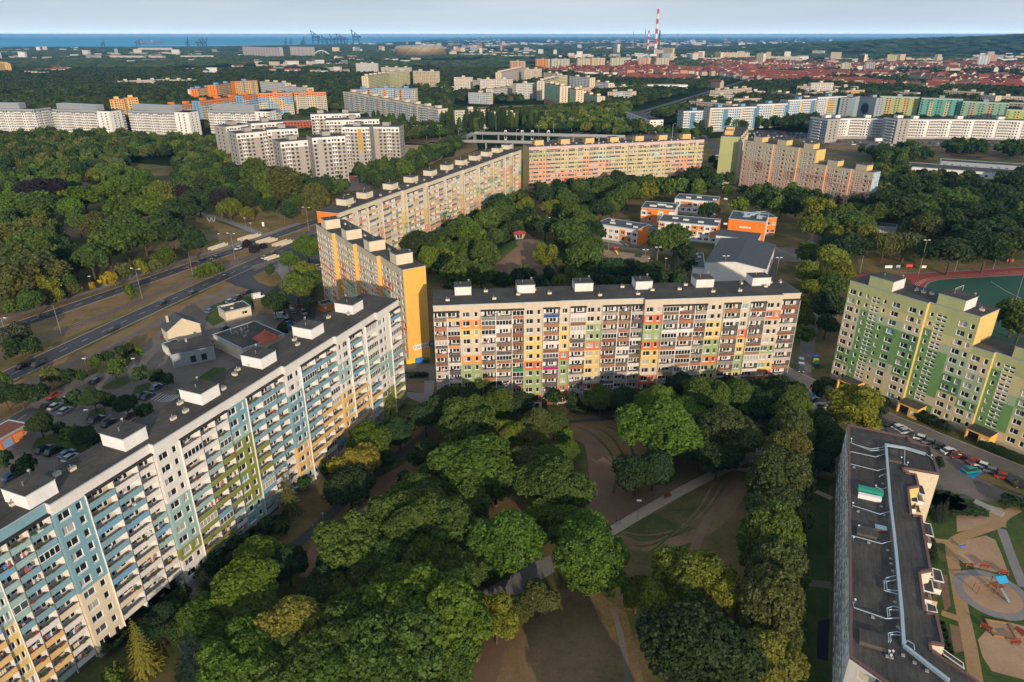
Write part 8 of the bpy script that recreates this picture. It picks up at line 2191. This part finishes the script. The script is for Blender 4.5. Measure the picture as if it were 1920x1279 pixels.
# tram stop entrance walls
for i, (xa, ya, xb, yb) in enumerate(((397, 470, 428, 459.5), (452, 452.5, 478, 444), (466, 450, 490, 442), (486, 457.5, 513, 449), (494, 459, 521, 450.5), (517, 463, 545, 453), (528, 462, 552, 453.5), (502, 489, 524, 482))):
    A_, B_ = Vector(gp(xa, ya)), Vector(gp(xb, yb)); d = B_ - A_; L = d.length
    rt_ = empty('underpass_entrance', (A_.x, A_.y, 0), math.atan2(d.y, d.x), f'{ORD[i]} cream underpass entrance wall from the left on the avenue', 'underpass entrance', 'cream underpass entrances')
    for yy in (0, 2.2): mb = MB(); mb.prism([(0, yy), (L, yy), (L, yy + .3), (0, yy + .3)], 0, 1.25, 'paint', P['l']); mb.build('parapet', rt_)
    mb = MB(); mb.poly([(0, .3, .06), (L, .3, .06), (L, 2.2, .06), (0, 2.2, .06)], 'concrete'); mb.build('steps', rt_)

# bins, benches, playground, shelter
def bin_(px, py, c_, label):
    x, y = gp(px, py); rt_ = empty('waste_container', (x, y, .05), .1, label, 'bin', 'waste containers')
    mb = MB(); mb.prism([(-.8, -.55), (.8, -.55), (.8, .55), (-.8, .55)], .1, 1.3, 'plain', c_); mb.build('body', rt_)
    mb = MB(); mb.poly([(-.85, -.6, 1.31), (.85, -.6, 1.31), (.85, .6, 1.55), (-.85, .6, 1.55)], 'plain', tuple(min(1, q * 1.2) for q in c_)); mb.poly([(-.85, .6, 1.31), (.85, .6, 1.31), (.85, .6, 1.55), (-.85, .6, 1.55)], 'plain', c_); mb.build('lid', rt_)
for px, py, c_, lb in ((767, 682, (.8, .5, .02), 'left yellow bin below the golden end wall'), (774, 680.5, (.8, .5, .02), 'right yellow bin below the golden end wall'), (783, 680, (.02, .17, .5), 'left blue bin below the golden end wall'), (790, 679.5, (.02, .17, .5), 'right blue bin below the golden end wall'), (801, 680, (.03, .07, .03), 'dark green bin right of the blue bins'), (1528, 674, (.02, .17, .5), 'blue bin beside the green block end'), (1529, 681, (.8, .6, .03), 'yellow bin beside the green block end'), (1530, 688, (.04, .12, .05), 'green bin below the yellow bin at the green block')): bin_(px, py, c_, lb)
def bench(px, py, ang, label, group='red brown benches of the playground'):
    x, y = gp(px, py); rt_ = empty('bench', (x, y, .06), ang, label, 'bench', group); c_ = (.24, .05, .03)
    mb = MB(); mb.box(-.95, -.25, .42, .95, .25, .5, 'plain', c_); mb.build('seat', rt_); mb = MB(); mb.box(-.95, .25, .5, .95, .32, .95, 'plain', c_); mb.build('backrest', rt_)
    for s_ in (-.75, .75): mb = MB(); mb.box(s_ - .05, -.2, 0, s_ + .05, .3, .42, 'concrete'); mb.build('leg', rt_)
K = lambda x, y: (1700 + x / 3.373, 900 + y / 3.373)
for q, a_, lb in ((K(395, 545), 3.1, 'left bench in the row above the round sand area'), (K(495, 555), -.1, 'middle bench in the row above the round sand area'), (K(610, 598), -.35, 'right bench in the row above the round sand area'), (K(495, 945), -.9, 'bench left of the sandbox'), (K(690, 1038), .1, 'bench below the sandbox'), (K(713, 972), -1.0, 'bench right of the sandbox')): bench(*q, a_, lb)
for px, py, a_, lb in ((1252, 933, .5, 'bench beside the pale footpath'), (648, 975, .7, 'bench beside the spring rider lawn'), (635, 985, .7, 'second bench near the dark footpath')): bench(px, py, a_, lb, 'park benches')
x, y = gp(*K(560, 700)); rt_ = empty('play_tower', (x, y, .06), .15, 'wooden play tower with blue roof and grey slide in the round sand area', 'play tower')
WOOD = (.26, .11, .04)
for sx_ in (-.8, .8):
    for sy_ in (-.8, .8): mb = MB(); mb.tube([(sx_, sy_, 0), (sx_, sy_, 3.0)], .09, 'plain', WOOD, seg=6); mb.build('post', rt_)
mb = MB(); mb.box(-.9, -.9, 1.3, .9, .9, 1.42, 'plain', WOOD); mb.build('platform', rt_)
mb = MB(); mb.poly([(-1.1, -1.1, 2.9), (1.1, -1.1, 2.9), (1.1, 0, 3.7), (-1.1, 0, 3.7)], 'plain', (.02, .30, .62)); mb.poly([(-1.1, 1.1, 2.9), (1.1, 1.1, 2.9), (1.1, 0, 3.7), (-1.1, 0, 3.7)], 'plain', (.02, .30, .62)); mb.build('roof', rt_)
mb = MB(); mb.poly([(-.35, -.9, 1.4), (.35, -.9, 1.4), (.35, -3.4, .2), (-.35, -3.4, .2)], 'metal')
for s_ in (-.35, .35): mb.poly([(s_, -.9, 1.4), (s_, -3.4, .2), (s_, -3.4, .42), (s_, -.9, 1.65)], 'metal')
mb.build('slide', rt_)
mb = MB(); mb.tube([(-.9, .6, 1.4), (-4.2, .9, 1.4)], .07, 'plain', WOOD, seg=5); mb.tube([(-.9, -.6, 1.4), (-4.2, -.3, 1.4)], .07, 'plain', WOOD, seg=5); mb.tube([(-4.2, .9, 0), (-4.2, .9, 2)], .08, 'plain', WOOD, seg=5); mb.tube([(-4.2, -.3, 0), (-4.2, -.3, 2)], .08, 'plain', WOOD, seg=5); mb.build('climbing_frame', rt_)
x, y = gp(*K(595, 950)); rt_ = empty('sandbox', (x, y, .06), -.25, 'square wooden sandbox frame below the round sand area', 'sandbox')
mb = MB(); rim(mb, [(-2, -2), (2, -2), (2, 2), (-2, 2)], 0, .25, .3, 'plain', (.35, .17, .07)); mb.build('frame', rt_); mb = MB(); mb.poly([(-1.75, -1.75, .08), (1.75, -1.75, .08), (1.75, 1.75, .08), (-1.75, 1.75, .08)], 'sand'); mb.build('sand_fill', rt_)
x, y = gp(*K(345, 432)); rt_ = empty('spring_rider', (x, y, .06), 0, 'small blue spring rider on the upper sand patch', 'spring rider'); mb = MB(); mb.tube([(0, 0, 0), (0, 0, .4)], .12, 'metal', seg=8); mb.build('spring', rt_); mb = MB(); mb.tube([(-.7, 0, .5), (-.2, 0, .45), (.4, 0, .55), (.75, 0, 1.0)], [.08, .25, .22, .1], 'plain', (.03, .12, .5), seg=8); mb.build('seat', rt_)
x, y = gp(698, 960); rt_ = empty('spring_rider', (x, y, .06), .4, 'yellow spring rider on the bare patch left of the grove', 'spring rider'); mb = MB(); mb.tube([(0, 0, 0), (0, 0, .4)], .12, 'metal', seg=8); mb.build('spring', rt_); mb = MB(); mb.tube([(-.7, 0, .5), (-.2, 0, .45), (.4, 0, .55), (.75, 0, 1.0)], [.08, .25, .22, .1], 'plain', (.7, .45, .03), seg=8); mb.build('seat', rt_)
x, y = gp(*K(515, 190)); rt_ = empty('concrete_ramp', (x, y, 0), -.9, 'grey concrete ramp beside the playground path', 'ramp'); mb = MB(); mb.prism([(-3, -.9), (3, -.6), (3, .6), (-3, .9)], 0, .9, 'concrete'); mb.build('slab', rt_)
# red play slide in the school yard
x, y = gp(1153, 474); rt_ = empty('climbing_frame', (x, y, .05), .3, 'red and yellow climbing frame on the school play paving', 'climbing frame')
for sx_ in (-.8, .8):
    for sy_ in (-.8, .8): mb = MB(); mb.tube([(sx_, sy_, 0), (sx_, sy_, 2.6)], .1, 'plain', (.4, .03, .05), seg=6); mb.build('post', rt_)
mb = MB(); mb.prism([(-1.2, -1.2), (1.2, -1.2), (1.2, 1.2), (-1.2, 1.2)], 2.6, 3.0, 'plain', (.5, .04, .08)); mb.build('roof', rt_); mb = MB(); mb.poly([(-.4, -.8, 1.5), (.4, -.8, 1.5), (.4, -3.6, .2), (-.4, -3.6, .2)], 'plain', (.7, .55, .1)); mb.build('slide', rt_)
# shelter on the mound
x, y = gp(1005, 446, 6.4); x, y = gp(974, 444, 6.0); z0 = hill_z(x, y)
rt_ = empty('park_shelter', (x, y, z0), 0, 'red roofed round shelter on slanted white posts on top of the mound', 'shelter')
mb = MB(); n8 = 10
for k in range(n8):
    a0, a1 = 2 * math.pi * k / n8, 2 * math.pi * (k + 1) / n8
    mb.poly([(3.6 * math.cos(a0), 3.6 * math.sin(a0), 3.5), (3.6 * math.cos(a1), 3.6 * math.sin(a1), 3.5), (0, 0, 4.7)], 'plain', (.45, .04, .05))
    mb.poly([(3.6 * math.cos(a0), 3.6 * math.sin(a0), 3.3), (3.6 * math.cos(a1), 3.6 * math.sin(a1), 3.3), (3.6 * math.cos(a1), 3.6 * math.sin(a1), 3.5), (3.6 * math.cos(a0), 3.6 * math.sin(a0), 3.5)], 'plain', (.4, .04, .05))
mb.build('roof', rt_)
for k in range(8): a0 = 2 * math.pi * k / 8; mb = MB(); mb.tube([(1.5 * math.cos(a0), 1.5 * math.sin(a0), 0), (3.1 * math.cos(a0), 3.1 * math.sin(a0), 3.4)], .12, 'frame', seg=5); mb.build('post', rt_)
mb = MB(); mb.prism([(2 * math.cos(a * .628), 2 * math.sin(a * .628)) for a in range(10)], -.3, .25, 'frame'); mb.build('plinth', rt_)
# notices by the track, sculpture, small signs
for i, (px, py, c_, w) in enumerate(((1665, 506, (.75, .75, .73), 3.4), (1683, 505, (.25, .4, .5), 2.0), (1704, 504, (.6, .05, .05), 3.0), (1731, 506, (.7, .7, .65), 2.2), (1893, 494, (.6, .05, .05), 3.2))):
    x, y = gp(px, py); rt_ = empty('notice_board', (x, y, 0), 0, f'{ORD[i]} banner board from the left beyond the running track', 'notice board', 'banner boards by the track')
    mb = MB(); mb.box(-w / 2, -.05, .9, w / 2, .05, 2.1, 'plain', c_); mb.build('panel', rt_)
    for s_ in (-.4, .4): mb = MB(); mb.tube([(s_ * w, 0, 0), (s_ * w, 0, .9)], .05, 'metal', seg=5); mb.build('leg', rt_)
x, y = gp(397, 417); rt_ = empty('steel_sculpture', (x, y, 0), 0, 'grey blue W shaped steel sculpture on the dry lawn', 'sculpture')
for i, (xa, xb) in enumerate(((-2.4, -1.2), (-1.2, 0), (0, 1.2), (1.2, 2.4))):
    mb = MB(); za, zb_ = (3.6, .2) if i % 2 == 0 else (.2, 3.6); mb.tube([(xa, 0, za * .8), (xb, .1 * i, zb_ * .8)], .3, 'plain', (.25, .29, .33), seg=4); mb.build('blade', rt_)
x, y = gp(494, 425); rt_ = empty('advert_pillar', (x, y, 0), 0, 'small pale advert pillar on the lawn by the avenue crossing', 'advert pillar'); mb = MB(); mb.box(-.6, -.15, .3, .6, .15, 2.6, 'frame'); mb.build('panel', rt_); mb = MB(); mb.box(-.5, -.1, 0, .5, .1, .3, 'concrete'); mb.build('foot', rt_)
# fence round the school court
for i, (a, b_) in enumerate((((1251, 515), (1270, 481)), ((1124, 462), (1265, 476)))):
    A_, B_ = Vector(gp(*a)), Vector(gp(*b_)); d = B_ - A_; L = d.length; rt_ = empty('mesh_fence', (A_.x, A_.y, 0), math.atan2(d.y, d.x), ['green mesh fence on the right side of the sports court', 'green mesh fence behind the sports court'][i], 'fence')
    for k in range(int(L / 2.5) + 1): mb = MB(); mb.tube([(k * 2.5, 0, 0), (k * 2.5, 0, 4)], .05, 'plain', (.03, .10, .06), seg=4); mb.build('post', rt_)
    mb = MB()
    for k in range(9): mb.box(0, -.015, .3 + k * .45, L, .015, .36 + k * .45, 'plain', (.03, .12, .08))
    mb.build('wire', rt_)
# goal net on the pitch
x, y = gp(1797, 548); rt_ = empty('goal', (x, y, .05), 0.6, 'grey football goal with net on the dark pitch', 'goal')
mb = MB(); mb.tube([(-3.6, 0, 0), (-3.6, 0, 2.4), (3.6, 0, 2.4), (3.6, 0, 0)], .07, 'frame', seg=5); mb.build('frame', rt_); mb = MB()
for k in range(8): mb.tube([(-3.6 + k * 1.03, 0, 2.4), (-3.6 + k * 1.03, 1.6, 0)], .02, 'frame', seg=3, cap=False)
mb.build('net', rt_)
# hedges along the near facades
def hedge(a, b_, w, h_, label):
    A_, B_ = Vector(gp(*a)), Vector(gp(*b_)); d = B_ - A_; L = d.length; rg = random.Random(int(L * 10)); rt_ = empty('hedge', (A_.x, A_.y, 0), math.atan2(d.y, d.x), label, 'hedge', 'clipped hedges')
    q, t = leaf_cloud(int(L), 10, 50, 6, .09, 'round'); QQ, TT = [], []
    for k in range(max(2, int(L / w * 1.4))):
        p_ = q.copy(); p_[:, :, 0] = p_[:, :, 0] * w * .75 + L * (k + .5) / max(2, int(L / w * 1.4)); p_[:, :, 1] = np.clip(p_[:, :, 1] * w * .65, -w / 2, w / 2); p_[:, :, 2] = np.clip(p_[:, :, 2] * h_ * .7 + h_ * .5, 0, h_ * 1.03); QQ.append(p_); TT.append(t * rg.uniform(.8, 1.2))
    o = bpy.data.objects.new('foliage', quads_mesh('foliage', np.concatenate(QQ), np.concatenate(TT), 'leaf')); COL.objects.link(o); o.parent = rt_; o.color = (.030, .058, .018, 1)
for a, b_, w, h_, lb in (((759, 706), (800, 706), 2.4, 1.3, 'clipped hedge below the golden end wall'), ((1600, 735), (1660, 762), 3, 2.2, 'hedge between the first and second yellow porch'), ((1722, 785), (1775, 812), 3.4, 2.4, 'hedge between the second and third yellow porch'), ((1840, 838), (1920, 872), 3, 1.8, 'hedge right of the third yellow porch'), ((1540, 715), (1565, 726), 3, 1.8, 'hedge left of the first yellow porch'),
                           ((1755, 1180), (1775, 1250), 2.2, 2.0, 'dark hedge at the right foot of the low block'), ((1742, 1020), (1748, 1060), 1.8, 1.8, 'narrow hedge right of the low block balconies'), ((1738, 945), (1785, 950), 9, 1.6, 'broad hedge patch beside the low block end'), ((1880, 945), (1960, 960), 4, 2.0, 'dark hedge at the right edge by the playground'),
                           ((610, 890), (650, 862), 2.5, 1.6, 'hedge along the teal block gardens'), ((900, 770), (990, 765), 4, 2.0, 'hedge under the left half of the central block'), ((1080, 772), (1190, 766), 4, 2.2, 'hedge under the middle of the central block'), ((1240, 764), (1440, 752), 4, 2.2, 'hedge under the right half of the central block'), ((200, 1225), (330, 1110), 4, 2.2, 'shrubby hedge along the lower teal block'), ((380, 1085), (520, 985), 4, 2.2, 'shrubby hedge along the middle of the teal block')): hedge(a, b_, w, h_, lb)

# people
def person(px, py, ang, c1, c2, label, stride=.28, z=.05):
    x, y = gp(px, py)
    rt_ = empty('person', (x, y, z), ang, label, 'person', 'people walking in the park')
    V_ = [(0, 0, .95), (0, 0, 1.20), (0, 0, 1.42), (0, 0, 1.52), (.01, 0, 1.64), (0, .19, 1.42), (-.06, .24, 1.14), (.10, .25, .90), (0, -.19, 1.42), (.08, -.24, 1.14), (.20, -.22, .92), (0, .09, .90), (stride * .45, .10, .50), (stride * .55, .10, .07), (stride * .55 + .17, .11, .03), (0, -.09, .90), (-stride * .2, -.10, .50), (-stride * .8, -.10, .10), (-stride * .8 + .15, -.11, .04)]
    E_ = [(0, 1), (1, 2), (2, 3), (3, 4), (2, 5), (5, 6), (6, 7), (2, 8), (8, 9), (9, 10), (0, 11), (11, 12), (12, 13), (13, 14), (0, 15), (15, 16), (16, 17), (17, 18)]
    Rr = [.16, .15, .16, .06, .105, .06, .05, .035, .06, .05, .035, .095, .07, .05, .045, .095, .07, .05, .045]
    me = bpy.data.meshes.new('body'); me.from_pydata(V_, E_, []); o = bpy.data.objects.new('body', me); COL.objects.link(o)
    md = o.modifiers.new('skin', 'SKIN')
    for i, sv in enumerate(me.skin_vertices[0].data): sv.radius = (Rr[i], Rr[i] * (1.15 if i in (0, 1, 2) else 1)); sv.use_root = (i == 0)
    sb = o.modifiers.new('sub', 'SUBSURF'); sb.levels = 1; sb.render_levels = 1
    dg = bpy.context.evaluated_depsgraph_get(); me2 = bpy.data.meshes.new_from_object(o.evaluated_get(dg)); bpy.data.objects.remove(o)
    me2.materials.clear(); me2.materials.append(MATS['plain'])
    at = me2.color_attributes.new('Col', 'FLOAT_COLOR', 'CORNER'); buf = []
    for lp in me2.loops:
        v_ = me2.vertices[lp.vertex_index].co
        c_ = (.45, .28, .20) if v_.z > 1.5 else (c1 if v_.z > .93 and not (abs(v_.y) > .2 and v_.z < 1.0) else c2)
        if v_.z < .1: c_ = (.05, .05, .05)
        buf.extend((*c_, 1))
    at.data.foreach_set('color', buf)
    ob = bpy.data.objects.new('body', me2); COL.objects.link(ob); ob.parent = rt_
    mb = MB(); mb.tube([(-.02, 0, 1.66), (-.02, 0, 1.78)], [.115, .07], 'plain', (.07, .04, .02), seg=8); mb.build('hair', rt_)
for a in ((1156, 984, 2.6, (.02, .02, .025), (.4, .4, .4), 'left walker of the pair on the pale footpath, dark top'), (1162, 982, 2.6, (.02, .02, .02), (.35, .36, .4), 'right walker of the pair on the pale footpath, black jacket'), (1141, 997, 2.7, (.3, .03, .05), (.04, .04, .05), 'walker in a red top nearest the lower end of the pale footpath'),
          (587, 988, 1.0, (.1, .25, .6), (.5, .5, .5), 'person in a blue top on the dark footpath by the teal block'), (606, 971, 1.0, (.7, .7, .72), (.5, .5, .55), 'person in white on the dark footpath by the teal block'), (1222, 562, 1.0, (.6, .6, .6), (.1, .1, .1), 'person near the middle of the courtyard'), (1822, 562, 0, (.7, .7, .7), (.7, .7, .7), 'player in white on the dark football pitch'), (1514, 673, 1.5, (.6, .6, .6), (.1, .1, .2), 'person beside the parked cars at the central block end')): person(*a)
# ================================================================ haze
mb = MB()
mb.box(-60100, -600, -3, 60100, 75100, 250, 'plain')
hz_o = mb.build('haze'); hz_o['kind'] = 'stuff'; hz_o['label'] = 'thin bluish haze lying over the land'; hz_o['category'] = 'haze'
hm = bpy.data.materials.new('haze'); hm.use_nodes = True
hn, hl = hm.node_tree.nodes, hm.node_tree.links
hn.clear(); ho = hn.new('ShaderNodeOutputMaterial'); hv = hn.new('ShaderNodeVolumePrincipled')
hv.inputs['Color'].default_value = (0.20, 0.54, 0.96, 1)
hv.inputs['Density'].default_value = 4.6e-5
hv.inputs['Anisotropy'].default_value = 0.0
hl.new(hv.outputs[0], ho.inputs['Volume'])
hz_o.data.materials.clear(); hz_o.data.materials.append(hm)
